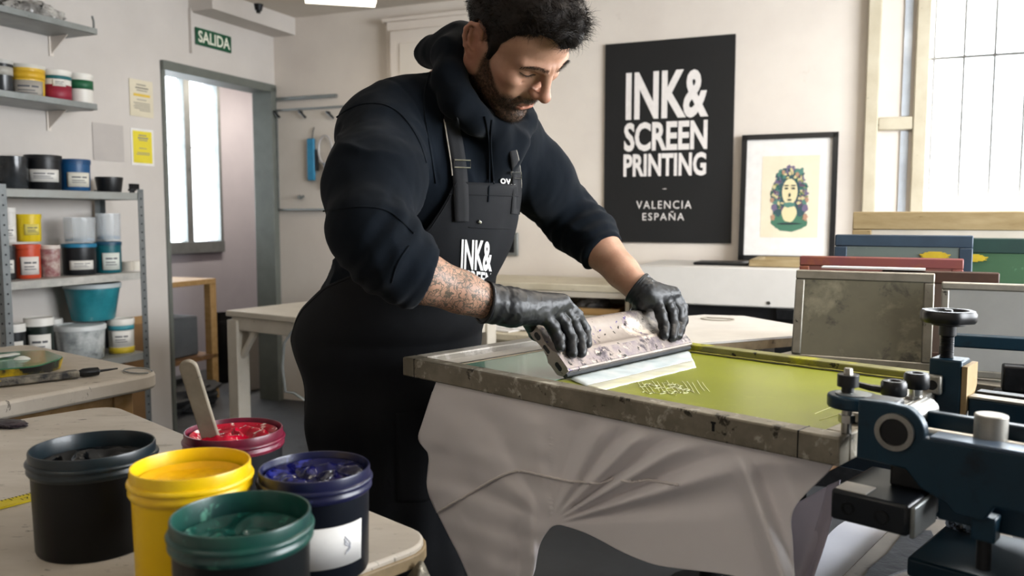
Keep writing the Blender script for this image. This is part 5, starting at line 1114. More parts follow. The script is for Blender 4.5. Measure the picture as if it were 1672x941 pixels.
# ================================================================ SIGNED-DISTANCE MODELLING FOR ORGANIC SHAPES
def axis_pts(segs):
    """segs: [(x0, x1, step), ...] joined into one rectilinear axis"""
    out = []
    for a, b, h in segs: n = max(1, int(round((b - a) / h))); out += list(np.linspace(a, b, n, endpoint=False))
    return np.array(out + [segs[-1][1]], np.float32)
class Field:
    def __init__(s, xs, ys, zs):
        s.ax = [np.asarray(q, np.float32) for q in (xs, ys, zs)]; s.f = np.full([len(q) for q in s.ax], .2, np.float32)
    def sub(s, lo, hi):
        I = [slice(max(0, np.searchsorted(q, l) - 1), min(len(q), np.searchsorted(q, h) + 1)) for q, l, h in zip(s.ax, lo, hi)]
        g = np.meshgrid(*[q[i] for q, i in zip(s.ax, I)], indexing='ij'); return tuple(I), np.stack(g, -1)
    def op(s, fn, lo, hi, k=0.0, mode='u'):
        m = k + .03; I, P = s.sub(np.asarray(lo) - m, np.asarray(hi) + m)
        if P.size == 0: return s
        d = fn(P).astype(np.float32); c = s.f[I]
        if mode == 'u':
            if k > 0: h = np.clip(.5 + .5 * (c - d) / k, 0, 1); r = c * (1 - h) + d * h - k * h * (1 - h)
            else: r = np.minimum(c, d)
        else:
            if k > 0: h = np.clip(.5 - .5 * (c + d) / k, 0, 1); r = c * (1 - h) - d * h + k * h * (1 - h)
            else: r = np.maximum(c, -d)
        s.f[I] = r; return s
    def cone(s, a, b, r0, r1, k=.01, mode='u'):
        a, b = np.asarray(a, float), np.asarray(b, float); ab = b - a; L2 = ab @ ab + 1e-12; R = max(r0, r1)
        def fn(P):
            q = P - a.astype(np.float32); t = np.clip((q @ ab.astype(np.float32)) / L2, 0, 1)
            return np.linalg.norm(q - t[..., None] * ab.astype(np.float32), axis=-1) - (r0 + (r1 - r0) * t)
        return s.op(fn, np.minimum(a, b) - R, np.maximum(a, b) + R, k, mode)
    def chain(s, pts, rs, k=.01):
        for i in range(len(pts) - 1): s.cone(pts[i], pts[i + 1], rs[i], rs[i + 1], k)
        return s
    def ell(s, c, r, M=None, k=.01, mode='u'):
        c = np.asarray(c, float); r = np.asarray(r, float); R = r.max(); M3 = np.eye(3) if M is None else np.asarray(M)
        def fn(P):
            q = ((P - c.astype(np.float32)) @ M3.astype(np.float32)); k0 = np.linalg.norm(q / r, axis=-1); k1 = np.linalg.norm(q / (r * r), axis=-1)
            return k0 * (k0 - 1) / (k1 + 1e-9)
        return s.op(fn, c - R, c + R, k, mode)
    def sample(s, P):
        P = np.asarray(P, float); ids, ws = [], []
        for d in range(3):
            q = s.ax[d]; i = np.clip(np.searchsorted(q, P[:, d]) - 1, 0, len(q) - 2); ids.append(i); ws.append(np.clip((P[:, d] - q[i]) / (q[i + 1] - q[i]), 0, 1))
        out = 0
        for dx in (0, 1):
            for dy in (0, 1):
                for dz in (0, 1):
                    w = (ws[0] if dx else 1 - ws[0]) * (ws[1] if dy else 1 - ws[1]) * (ws[2] if dz else 1 - ws[2]); out = out + w * s.f[ids[0] + dx, ids[1] + dy, ids[2] + dz]
        return out
    def march(s, O, D, t0, t1, step=.003):
        O = np.asarray(O, float); D = np.asarray(D, float); n = len(O); t = np.full(n, t0); hit = np.full(n, np.nan); pv = s.sample(O + D * t0)
        for tt in np.arange(t0 + step, t1, step):
            v = s.sample(O + D * tt); m = np.isnan(hit) & (v <= 0) & (pv > 0); hit[m] = tt - step + step * pv[m] / (pv[m] - v[m] + 1e-9); pv = v
        return hit
    def mesh(s):
        f = s.f; sg = f < 0; nx, ny, nz = f.shape
        cnt = np.zeros((nx - 1, ny - 1, nz - 1), np.int8)
        for dx in (0, 1):
            for dy in (0, 1):
                for dz in (0, 1): cnt += sg[dx:nx - 1 + dx, dy:ny - 1 + dy, dz:nz - 1 + dz]
        act = np.argwhere((cnt > 0) & (cnt < 8)); idx = np.full(cnt.shape, -1, np.int32); idx[tuple(act.T)] = np.arange(len(act))
        C = np.array([(dx, dy, dz) for dx in (0, 1) for dy in (0, 1) for dz in (0, 1)])
        vals = np.stack([f[act[:, 0] + c[0], act[:, 1] + c[1], act[:, 2] + c[2]] for c in C], 1)
        acc = np.zeros((len(act), 3)); num = np.zeros(len(act))
        for i in range(8):
            for j in range(i + 1, 8):
                if np.abs(C[i] - C[j]).sum() != 1: continue
                m = (vals[:, i] < 0) != (vals[:, j] < 0); t = np.where(m, vals[:, i] / (vals[:, i] - vals[:, j] + 1e-20), 0)
                acc += np.where(m[:, None], C[i] + t[:, None] * (C[j] - C[i]), 0); num += m
        fr = acc / num[:, None]; V = np.zeros((len(act), 3))
        for d in range(3): q = s.ax[d]; V[:, d] = q[act[:, d]] + fr[:, d] * (q[act[:, d] + 1] - q[act[:, d]])
        faces = []
        for d in range(3):
            a = [slice(None)] * 3; b = [slice(None)] * 3; a[d] = slice(0, -1); b[d] = slice(1, None)
            E = np.argwhere(sg[tuple(a)] != sg[tuple(b)]); o1, o2 = (d + 1) % 3, (d + 2) % 3
            E = E[(E[:, o1] > 0) & (E[:, o2] > 0) & (E[:, o1] < f.shape[o1] - 1) & (E[:, o2] < f.shape[o2] - 1)]
            q = []
            for (s1, s2) in ((-1, -1), (0, -1), (0, 0), (-1, 0)):
                e = E.copy(); e[:, o1] += s1; e[:, o2] += s2; q.append(idx[tuple(e.T)])
            Q = np.stack(q, 1); fl = sg[tuple(E.T)]; Q[~fl] = Q[~fl][:, ::-1]; faces.append(Q)
        Fc = np.vstack(faces); Fc = Fc[(Fc >= 0).all(1)]
        return V, Fc
def relax(V, Fc, it=2, lam=.5):
    """plain Laplacian smoothing over quad edges"""
    E = np.vstack([Fc[:, [0, 1]], Fc[:, [1, 2]], Fc[:, [2, 3]], Fc[:, [3, 0]]]); E = np.vstack([E, E[:, ::-1]])
    deg = np.bincount(E[:, 0], minlength=len(V))[:, None] + 1e-9
    for _ in range(it):
        S = np.stack([np.bincount(E[:, 0], weights=V[E[:, 1], d], minlength=len(V)) for d in range(3)], 1); V = V + lam * (S / deg - V)
    return V
def normals(V, Fc):
    n = np.cross(V[Fc[:, 2]] - V[Fc[:, 0]], V[Fc[:, 3]] - V[Fc[:, 1]]); N = np.zeros_like(V)
    for k in range(4):
        for d in range(3): N[:, d] += np.bincount(Fc[:, k], weights=n[:, d], minlength=len(V))
    return N / (np.linalg.norm(N, axis=1)[:, None] + 1e-12)
def organic(name, V, Fc, m, parent, attr=None, mats=None):
    Mi = np.linalg.inv(np.array(world_m(parent))); V = V @ Mi[:3, :3].T + Mi[:3, 3]
    me = bpy.data.meshes.new(name); me.vertices.add(len(V)); me.vertices.foreach_set('co', V.astype(np.float32).ravel())
    Fc = np.asarray(Fc); k = Fc.shape[1]; me.loops.add(Fc.size); me.loops.foreach_set('vertex_index', Fc.astype(np.int32).ravel())
    me.polygons.add(len(Fc)); me.polygons.foreach_set('loop_start', np.arange(0, Fc.size, k, dtype=np.int32)); me.polygons.foreach_set('loop_total', np.full(len(Fc), k, np.int32))
    me.polygons.foreach_set('use_smooth', np.ones(len(Fc), bool)); me.update(calc_edges=True); me.validate()
    if attr is not None:
        a = me.color_attributes.new('mask', 'FLOAT_COLOR', 'POINT'); a.data.foreach_set('color', np.hstack([attr, np.ones((len(V), 1))]).astype(np.float32).ravel())
    return link(name, me, m, parent)
def strands(name, roots, dirs, lens, m, parent, rad=.0004, segs=4, bend=None, curl=.0, seed=0, taper=True):
    """many fine hairs as one mesh of three-sided tapering tubes"""
    r = np.random.default_rng(seed); n = len(roots); P = [roots]; d = dirs / np.linalg.norm(dirs, axis=1)[:, None]
    for k in range(segs):
        if bend is not None: d = d + bend / segs
        if curl: d = d + r.normal(0, curl, d.shape)
        d = d / np.linalg.norm(d, axis=1)[:, None]; P.append(P[-1] + d * (lens / segs)[:, None])
    t = np.cross(dirs, r.normal(0, 1, dirs.shape)); t /= np.linalg.norm(t, axis=1)[:, None]; b = np.cross(dirs / np.linalg.norm(dirs, axis=1)[:, None], t)
    V = []; 
    for k in range(segs + 1):
        rr = rad * (1 - .85 * k / segs) if taper else rad
        for j in range(3): a = 2 * math.pi * j / 3; V.append(P[k] + rr * (math.cos(a) * t + math.sin(a) * b))
    V = np.stack(V, 1); m_ = 3 * (segs + 1); base = (np.arange(n) * m_)[:, None]
    T = []
    for k in range(segs):
        for j in range(3): T.append([k * 3 + j, k * 3 + (j + 1) % 3, (k + 1) * 3 + (j + 1) % 3, (k + 1) * 3 + j])
    Fc = (base[:, :, None] + np.array(T)[None]).reshape(-1, 4)
    return organic(name, V.reshape(-1, 3), Fc, m, parent)
# ================================================================ THE PRINTER: pose
FB = np.array([.69, -.72, 0]); FB /= np.linalg.norm(FB); RB_ = np.array([FB[1], -FB[0], 0])      # facing, and the man's right
def rotm(yaw, pit, rol):
    cy, sy = math.cos(yaw), math.sin(yaw); cp, sp = math.cos(pit), math.sin(pit); cr, sr = math.cos(rol), math.sin(rol)
    return np.array([[cy, -sy, 0], [sy, cy, 0], [0, 0, 1]]) @ np.array([[cp, 0, sp], [0, 1, 0], [-sp, 0, cp]]) @ np.array([[1, 0, 0], [0, cr, -sr], [0, sr, cr]])
HM = rotm(-.5409, .8872, .3724); HC = np.array([-.0005, 1.60, 1.5325]); HS = 1.0895
def hp(p): return HC + HS * (HM @ np.asarray(p, float))
def hpa(P): return HC + HS * (np.asarray(P, float) @ HM.T)
def hloc(P): return ((np.asarray(P, float) - HC) @ HM) / HS
def hell(F_, c, r, k=.01, mode='u', M_=None): F_.ell(hp(c), np.array(r) * HS, HM if M_ is None else HM @ M_, k, mode)
def hcone(F_, a, b, r0, r1, k=.01, mode='u'): F_.cone(hp(a), hp(b), r0 * HS, r1 * HS, k, mode)
PELV = np.array([-.292, 1.93, .93]); WAIST = np.array([-.285, 1.915, 1.05]) + FB * .075; CHEST = np.array([-.205, 1.79, 1.25]) + FB * .045; UPC = np.array([-.150, 1.725, 1.375]) + FB * .012; NECKB = np.array([-.128, 1.70, 1.43])
SHR = UPC + RB_ * .155 - ZV * .002; SHL = UPC - RB_ * .172 + ZV * .005
def lerp(a, b, t): return a + (np.asarray(b) - a) * t
ELR = aty(601, 400, 1.37); WRR = aty(800, 495, 1.46); MDR = aty(690, 454, 1.405)
ELL = aty(930, 352, 1.97); WRL = aty(1043, 473, 1.80); MDL = lerp(ELL, WRL, .5)
SPd = (UPC - WAIST) / np.linalg.norm(UPC - WAIST); SPf = FB - SPd * (FB @ SPd); SPf /= np.linalg.norm(SPf)
MTOR = np.array([RB_, SPf, SPd]).T       # torso frame: right, forward, up the spine
# hands: knuckle, middle joints and tip of every finger
def fj(px, offs): return [onpl(x, y, P0 + SFN * (.012 + o), SFN) for (x, y), o in zip(px, offs)]
def c44(*L_): return [(760 + x / 4.4, 430 + y / 4.4) for x, y in L_]
HR = [fj(c44((560, 372), (630, 460), (668, 540), (679, 600)), (.034, .024, .014, .0115)),
      fj(c44((618, 322), (712, 440), (758, 550), (766, 648)), (.040, .026, .014, .0105)),
      fj(c44((672, 290), (770, 412), (820, 530), (836, 642)), (.046, .028, .014, .0100)),
      fj(c44((700, 276), (800, 372), (858, 474), (876, 580)), (.052, .032, .015, .0095))]
HL = [fj(c44((1370, 255), (1405, 370), (1428, 455), (1432, 518)), (.036, .024, .014, .0115)),
      fj(c44((1428, 236), (1480, 350), (1494, 450), (1488, 535)), (.040, .026, .014, .0105)),
      fj(c44((1470, 222), (1532, 336), (1540, 430), (1527, 520)), (.044, .030, .016, .0115)),
      fj(c44((1500, 216), (1560, 318), (1563, 412), (1543, 490)), (.048, .034, .020, .014))]
man = thing('person', 'dark-haired bearded man in black hoodie, apron and gloves pulling a squeegee, forearm tattooed', 'person', (-.30, 1.93, 0))
# ---------------------------------------------------------------- body: head, neck, trunk, arms and legs in one surface
BF = Field(axis_pts([(-.56, -.13, .005), (-.13, .135, .0022), (.135, .42, .004)]), axis_pts([(1.26, 1.44, .005), (1.44, 1.76, .0022), (1.76, 2.24, .005)]), axis_pts([(0.0, .9, .02), (.9, 1.0, .01), (1.0, 1.335, .004), (1.335, 1.70, .0022)]))
BF.ell(PELV, (.16, .11, .12), MTOR, .03); BF.ell(WAIST, (.145, .105, .13), MTOR, .05); BF.ell(CHEST, (.165, .115, .16), MTOR, .05); BF.ell(UPC - SPd * .04, (.15, .085, .08), MTOR, .04)
for s_, kn in ((1, .02), (-1, -.01)):
    hip = PELV + RB_ * .09 * s_ - ZV * .04; knee = np.array([hip[0], hip[1], .50]) + FB * .05 + RB_ * .02 * s_; ank = np.array([knee[0], knee[1], .09]) - FB * .06
    BF.chain([hip, knee, ank], [.085, .056, .042], .03); BF.cone(ank - ZV * .03, ank + FB * .15 - ZV * .055, .038, .03, .02)
for sh, el, md, wr in ((SHR, ELR, MDR, WRR), (SHL, ELL, MDL, WRL)):
    BF.chain([sh, lerp(sh, el, .5), el], [.048, .050, .045], .03); BF.chain([el, lerp(el, md, .6), md, lerp(md, wr, .55), wr], [.043, .0455, .0435, .0365, .0315], .012)
for H, wr in ((HR, WRR), (HL, WRL)):
    for fg in H: BF.cone(wr, fg[0] - SFN * .004, .02, .008, .01); BF.chain([q for q in fg[:3]], [.0065, .006, .005], .003)
BF.chain([NECKB - SPd * .05, NECKB + SPd * .01, hp((-.022, 0, -.035))], [.062, .060, .056], .025)
hcone(BF, (-.03, 0, -.02), (.02, 0, -.085), .050, .035, .03)
# skull and face
hell(BF, (-.014, 0, .052), (.098, .0765, .080), .03); hell(BF, (.030, 0, .050), (.062, .064, .062), .03)
hell(BF, (.036, 0, -.008), (.056, .059, .074), .025); hell(BF, (.040, 0, -.062), (.046, .046, .042), .02)
for s_ in (1, -1):
    hcone(BF, (-.002, .057 * s_, -.040), (.070, .018 * s_, -.093), .019, .0165, .02)
    hcone(BF, (-.004, .058 * s_, -.040), (.004, .064 * s_, .0), .017, .012, .02)
    hell(BF, (.055, .047 * s_, -.008), (.030, .019, .019), .022)
    hell(BF, (.064, .034 * s_, -.040), (.022, .018, .022), .02)
hell(BF, (.078, 0, -.094), (.0195, .022, .0165), .014); hell(BF, (.074, 0, -.050), (.025, .030, .030), .018)
for s_ in (1, -1):
    hell(BF, (.100, .034 * s_, .010), (.017, .021, .0115), .014, 's')
    hcone(BF, (.0935, .012 * s_, .0315), (.0755, .050 * s_, .0320), .0085, .0075, .014)
    hell(BF, (.0715, .0325 * s_, .0135), (.0150, .0155, .0130), .005)
    hcone(BF, (.0800, .016 * s_, .0005), (.066, .046 * s_, -.002), .0045, .0035, .010)
for s_ in (1, -1):
    for a_, b_ in (((.0885, .017 * s_, .0195), (.0895, .031 * s_, .0240)), ((.0895, .031 * s_, .0240), (.0800, .047 * s_, .0205))): hcone(BF, a_, b_, .0016, .0014, .003, 's')
    hcone(BF, (.0885, .030 * s_, -.0050), (.0780, .044 * s_, -.0085), .0012, .0010, .005, 's')
hcone(BF, (.0935, 0, .030), (.1005, 0, .012), .0085, .0075, .010); hcone(BF, (.1005, 0, .012), (.1150, 0, -.0125), .0076, .0092, .008)
hell(BF, (.1160, 0, -.0160), (.0115, .0112, .0100), .006)
for s_ in (1, -1): hell(BF, (.1030, .0118 * s_, -.0205), (.0105, .0066, .0074), .006); hell(BF, (.1075, .0068 * s_, -.0285), (.0055, .0036, .0042), .003, 's')
hcone(BF, (.102, 0, -.026), (.094, 0, -.043), .007, .006, .008)
for z_ in (.052, .064): hcone(BF, (.0965, .022, z_), (.0985, 0, z_ - .002), .0010, .0012, .004, 's'); hcone(BF, (.0985, 0, z_ - .002), (.0965, -.022, z_), .0012, .0010, .004, 's')
for s_ in (1, -1): hcone(BF, (.1040, .0055 * s_, .030), (.1000, .0060 * s_, .044), .0012, .0008, .003, 's')
for s_ in (1, -1): hcone(BF, (.0965, .005 * s_, -.0500), (.0865, .0215 * s_, -.0560), .0056, .0030, .004)
hcone(BF, (.0930, .012, -.0620), (.0930, -.012, -.0620), .0060, .0060, .005)
for s_ in (1, -1): hcone(BF, (.1015, 0, -.0560), (.0900, .0235 * s_, -.0578), .0016, .0014, .0025, 's')
hell(BF, (.1000, 0, -.0745), (.010, .020, .005), .009, 's')
for s_ in (1, -1): hcone(BF, (.0935, .021 * s_, -.030), (.0860, .034 * s_, -.052), .0022, .0015, .010, 's')
# ears
for s_ in (1, -1):
    tilt = .0; EM = np.array([[math.cos(.42), math.sin(.42) * s_, 0], [-math.sin(.42) * s_, math.cos(.42), 0], [0, 0, 1]]) @ np.array([[math.cos(-.25), 0, math.sin(-.25)], [0, 1, 0], [-math.sin(-.25), 0, math.cos(-.25)]])
    ec = np.array([-.012, .0795 * s_, .003])
    def ep(x, z, o=0.0): return ec + EM @ np.array([x, o * s_, z])
    hell(BF, ec, (.0155, .0050, .0290), .005, 'u', EM)
    rim_ = [ep(.013, .010, .004), ep(.012, .022, .006), ep(.003, .0315, .007), ep(-.009, .029, .007), ep(-.016, .017, .007), ep(-.0165, .002, .006), ep(-.012, -.014, .005), ep(-.005, -.024, .003)]
    for a_, b_ in zip(rim_[:-1], rim_[1:]): hcone(BF, a_, b_, .0040, .0038, .003)
    hell(BF, ep(-.001, -.027, .002), (.0085, .0045, .0095), .005, 'u', EM)
    hell(BF, ep(.002, .000, .009), (.0085, .0075, .0125), .004, 's', EM)
    hell(BF, ep(-.003, .018, .008), (.0075, .0050, .0070), .004, 's', EM)
    ah = [ep(-.007, .020, .005), ep(-.0075, .006, .0065), ep(-.0055, -.008, .006), ep(.002, -.016, .005)]
    for a_, b_ in zip(ah[:-1], ah[1:]): hcone(BF, a_, b_, .0026, .0026, .003)
    hell(BF, ep(.0135, -.003, .002), (.0045, .0045, .0065), .003, 'u', EM)
V, Fc = BF.mesh(); V = relax(V, Fc, 1, .5)
L_ = hloc(V); hd = (np.abs(L_[:, 1]) < .1) & (np.abs(L_[:, 0]) < .16) & (L_[:, 2] > -.16) & (L_[:, 2] < .16)
def sstep(a, b, x): t = np.clip((x - a) / (b - a), 0, 1); return t * t * (3 - 2 * t)
ay = np.abs(L_[:, 1])
# beard: jaw, chin, lip and sideburns; nothing on lips, nose or cheeks
top_edge = np.interp(L_[:, 0], [-.01, .01, .03, .05, .07, .085, .11], [.02, .02, -.015, -.038, -.046, -.040, -.036])
bd = sstep(.012, -.010, L_[:, 2] - top_edge) * sstep(-.020, .004, L_[:, 0]) * sstep(-.16, -.11, L_[:, 2])
stache = sstep(.034, .024, ay) * sstep(-.060, -.052, L_[:, 2]) * sstep(-.034, -.040, L_[:, 2]) * sstep(.075, .085, L_[:, 0])
lip = sstep(.024, .019, ay) * sstep(.084, .088, L_[:, 0]) * sstep(-.069, -.065, L_[:, 2]) * sstep(-.0465, -.0505, L_[:, 2])
beard = np.clip(np.maximum(bd * sstep(.0735, .068, ay), stache) * (1 - lip), 0, 1) * hd
red = np.clip(lip + .8 * np.exp(-((L_ - [.115, 0, -.022]) ** 2).sum(1) / .018 ** 2) + .5 * np.exp(-((L_ * [1, 1, 1] - [.06, -.05, -.012]) ** 2).sum(1) / .022 ** 2) + .75 * sstep(.070, .078, ay) * (L_[:, 0] < .02), 0, 1) * hd
ab = WRR - MDR; tt = ((V - MDR) @ ab) / (ab @ ab); dist = np.linalg.norm(V - MDR - np.clip(tt, 0, 1)[:, None] * ab, axis=1)
tat = (dist < .07) * sstep(-.5, -.3, tt) * sstep(1.2, 1.1, tt)
# skin material
ms = bpy.data.materials.new('skin'); ms.use_nodes = True; nt = ms.node_tree; N_ = nt.nodes; LK = nt.links; pb = N_['Principled BSDF']
at = N_.new('ShaderNodeAttribute'); at.attribute_name = 'mask'; sp_ = N_.new('ShaderNodeSeparateColor'); LK.new(at.outputs['Color'], sp_.inputs[0]); tcn = N_.new('ShaderNodeTexCoord')
def nz(sc, det=5.0, rg=.6, dist=0.0):
    q = N_.new('ShaderNodeTexNoise'); q.inputs['Scale'].default_value = sc; q.inputs['Detail'].default_value = det; q.inputs['Roughness'].default_value = rg; q.inputs['Distortion'].default_value = dist; LK.new(tcn.outputs['Object'], q.inputs['Vector']); return q.outputs['Fac']
def mr(v, a, b, c=0.0, d=1.0):
    q = N_.new('ShaderNodeMapRange'); q.inputs['From Min'].default_value = a; q.inputs['From Max'].default_value = b; q.inputs['To Min'].default_value = c; q.inputs['To Max'].default_value = d; LK.new(v, q.inputs['Value']); return q.outputs[0]
def mixc(f, a, b):
    q = N_.new('ShaderNodeMix'); q.data_type = 'RGBA'
    LK.new(f, q.inputs['Factor'])
    for s_, v in (('A', a), ('B', b)):
        if isinstance(v, str): q.inputs[s_].default_value = lin(v)
        else: LK.new(v, q.inputs[s_])
    return q.outputs['Result']
def mul(a, b):
    q = N_.new('ShaderNodeMath'); q.operation = 'MULTIPLY'; LK.new(a, q.inputs[0])
    if isinstance(b, float): q.inputs[1].default_value = b
    else: LK.new(b, q.inputs[1])
    return q.outputs[0]
cbase = mixc(mr(nz(26), .35, .65), '#b38b74', '#a37a64'); cbase = mixc(mr(nz(110), .60, .72, 0, .35), cbase, '#8d5d48')
cbase = mixc(mul(sp_.outputs[2], .6), cbase, '#a0604f')
cbase = mixc(mul(sp_.outputs[0], mr(nz(160, 3), .3, .62, .62, .95)), cbase, '#33271f')
vor = N_.new('ShaderNodeTexVoronoi'); vor.feature = 'DISTANCE_TO_EDGE'; vor.inputs['Scale'].default_value = 58; LK.new(tcn.outputs['Object'], vor.inputs['Vector'])
mpn = N_.new('ShaderNodeMix'); mpn.data_type = 'VECTOR'; mpn.inputs['Factor'].default_value = .06; LK.new(tcn.outputs['Object'], mpn.inputs['A'])
nn2 = N_.new('ShaderNodeTexNoise'); nn2.inputs['Scale'].default_value = 30; LK.new(tcn.outputs['Object'], nn2.inputs['Vector']); LK.new(nn2.outputs['Color'], mpn.inputs['B']); LK.new(mpn.outputs['Result'], vor.inputs['Vector'])
wv = N_.new('ShaderNodeTexWave'); wv.inputs['Scale'].default_value = 26; wv.inputs['Distortion'].default_value = 16; wv.inputs['Detail'].default_value = 3; wv.inputs['Detail Scale'].default_value = 2.0; LK.new(tcn.outputs['Object'], wv.inputs['Vector'])
tl = N_.new('ShaderNodeMath'); tl.operation = 'MAXIMUM'; LK.new(mr(vor.outputs['Distance'], .02, .06, 1, 0), tl.inputs[0]); LK.new(mr(wv.outputs['Fac'], .80, .93), tl.inputs[1])
shd = mr(nz(60, 4), .42, .66, 0.1, .5); t2 = N_.new('ShaderNodeMath'); t2.operation = 'MAXIMUM'; LK.new(tl.outputs[0], t2.inputs[0]); LK.new(shd, t2.inputs[1])
cbase = mixc(mul(mul(sp_.outputs[1], t2.outputs[0]), .85), cbase, '#3a4038')
LK.new(cbase, pb.inputs['Base Color']); pb.inputs['Roughness'].default_value = .48; pb.inputs['Specular IOR Level'].default_value = .4
pb.inputs['Subsurface Weight'].default_value = .12; pb.inputs['Subsurface Radius'].default_value = (.01, .004, .0025); pb.inputs['Subsurface Scale'].default_value = 1.0
bp = N_.new('ShaderNodeBump'); bp.inputs['Strength'].default_value = .25; bp.inputs['Distance'].default_value = .001; LK.new(nz(220, 4), bp.inputs['Height']); LK.new(bp.outputs[0], pb.inputs['Normal'])
NV = normals(V, Fc)
BV, BN, BL_ = V, NV, L_
organic('body', V, Fc, ms, man, attr=np.stack([beard, tat, red], 1))
# ---------------------------------------------------------------- hair
MHAIR = mat('dark_hair', '#120e0b', '#211913', 40, .55, spec=.22); MBRD = mat('beard_hair', '#17110d', '#2c211a', 40, .6, spec=.2)
hx = [-.14, -.075, -.05, -.034, -.026, -.004, .004, .010, .028, .034, .050, .066, .080, .11]
hz = [-.050, -.046, -.030, .012, .040, .040, .030, -.006, -.010, .042, .062, .077, .088, .090]
HF = Field(axis_pts([(-.16, .17, .003)]), axis_pts([(1.40, 1.82, .003)]), axis_pts([(1.36, 1.74, .003)]))
hell(HF, (-.016, 0, .053), (.1035, .0815, .088), .02); hell(HF, (.030, 0, .062), (.070, .068, .068), .03); hell(HF, (.062, 0, .098), (.040, .052, .026), .02); hell(HF, (.0, 0, .095), (.085, .062, .048), .03)
for s_ in (1, -1): hcone(HF, (.020, .068 * s_, .030), (.022, .0675 * s_, -.004), .0085, .0055, .008)
g_ = np.stack(np.meshgrid(*HF.ax, indexing='ij'), -1).reshape(-1, 3); lq = hloc(g_)
cut = (np.interp(lq[:, 0], hx, hz) + .013 * sstep(.012, .040, np.abs(lq[:, 1])) * sstep(.035, .05, lq[:, 0]) - .004 - lq[:, 2]) * .8 * HS
nzv = fbm(lq * [1.0, 1.2, 1.0], 42, 3, 3); 
thick = sstep(.03, .10, lq[:, 2])
HF.f = np.maximum(HF.f - (.0055 * thick * nzv + .003 * thick).reshape(HF.f.shape).astype(np.float32), cut.reshape(HF.f.shape).astype(np.float32))
hv, hf_ = HF.mesh(); hv = relax(hv, hf_, 1)
hair = organic('hair', hv, hf_, MHAIR, man)
hn = normals(hv, hf_); hl = hloc(hv); r = np.random.default_rng(21)
out_ = (hn * (hv - hpa(np.tile([[-.01, 0, .04]], (len(hv), 1))))).sum(1) > .01
cand = np.where(out_)[0]; pick = r.choice(cand, 20000); rt = hv[pick] + r.normal(0, .0012, (20000, 3)) - hn[pick] * .001; rl = hl[pick]; rn = hn[pick]
flow = np.stack([np.where(rl[:, 2] > .07, .9, -.35), .25 * np.sign(rl[:, 1]) * (rl[:, 2] < .07), np.where(rl[:, 2] > .07, .15, -.75)], 1)
cl = np.stack([fbm(rl, 55, 31 + k, 2) for k in range(3)], 1)
dr = rn * np.where(rl[:, 2] > .06, .22, .10)[:, None] + (flow @ HM.T) * .45 + (cl @ HM.T) * 1.3 + r.normal(0, .15, (20000, 3))
ln = np.interp(rl[:, 2], [-.05, .03, .06, .10, .14], [.005, .009, .014, .019, .020]) * r.uniform(.6, 1.2, 20000) * (1 + .35 * (rl[:, 0] > .06))
strands('hair_strands', rt, dr, ln, MHAIR, hair, rad=.00042, segs=5, bend=(np.stack([cl[:, 1], cl[:, 2], cl[:, 0]], 1) * 3.6) @ HM.T - rn * 1.3, curl=.12, seed=5)
# beard hairs, brows and lashes
w_ = np.where(beard > .25)[0]; p_ = beard[w_] / beard[w_].sum(); pick = r.choice(w_, 10000, p=p_); rl = BL_[pick]
dr = BN[pick] * .6 + np.stack([np.full(len(pick), .25), np.zeros(len(pick)), np.full(len(pick), -.8)], 1) @ HM.T + r.normal(0, .3, (len(pick), 3))
dens = np.maximum(sstep(.05, .02, np.abs(rl[:, 1])) * (rl[:, 0] > .06), .45)
strands('beard', BV[pick] + r.normal(0, .001, (len(pick), 3)), dr, (.0014 + .0030 * dens) * r.uniform(.6, 1.3, len(pick)), MBRD, man, rad=.00025, segs=2, curl=.15, seed=6)
def on_face(y, z, x0=.13):
    """points on the face found by marching straight back in head space"""
    y, z = np.asarray(y, float), np.asarray(z, float); O = hpa(np.stack([np.full(len(y), x0), y, z], 1)); D = np.tile(-HM[:, 0], (len(y), 1)); t = BF.march(O, D, 0, .14, .0015); return O + D * np.nan_to_num(t, nan=.05)[:, None]
br_r, br_d, br_l = [], [], []
for s_ in (1, -1):
    n = 230; u = r.uniform(0, 1, n); yy = (.0095 + .0455 * u) * s_; zz = .0305 + .0060 * np.sin(u * 2.6) - .006 * u ** 3 + r.uniform(-1, 1, n) * (.0042 * (1 - .6 * u)) ; P = on_face(yy, zz)
    br_r.append(P + HM[:, 0] * -.0005); br_d.append((np.stack([np.full(n, .35), s_ * (.35 + .8 * u), .55 - .8 * u], 1) + r.normal(0, .18, (n, 3))) @ HM.T); br_l.append(r.uniform(.006, .010, n))
strands('eyebrows', np.vstack(br_r), np.vstack(br_d), np.hstack(br_l), MHAIR, man, rad=.00024, segs=3, seed=8)
for s_ in (1, -1):
    yy = np.linspace(.0165, .0490, 21) * s_; q = np.linspace(0, 1, 21)
    P = on_face(yy, .0110 - .0026 * np.sin(math.pi * q ** .9) + .0030 * q) + HM[:, 0] * .0006
    P[1:-1] = (P[:-2] + 2 * P[1:-1] + P[2:]) / 4
    build('eyelashes', MB().tube(P, [.0004 + .0007 * math.sin(math.pi * min(1, .15 + k)) for k in q], 6), MHAIR, man)
    n = 60; k = r.uniform(.1, 1, n); R0 = np.stack([np.interp(k, q, P[:, d]) for d in range(3)], 1)
    strands('eyelash_hairs', R0, (np.stack([np.full(n, .8), s_ * (k - .45) * .9, np.full(n, -.55)], 1) + r.normal(0, .12, (n, 3))) @ HM.T, r.uniform(.003, .006, n), MHAIR, man, rad=.00022, segs=2, seed=9)
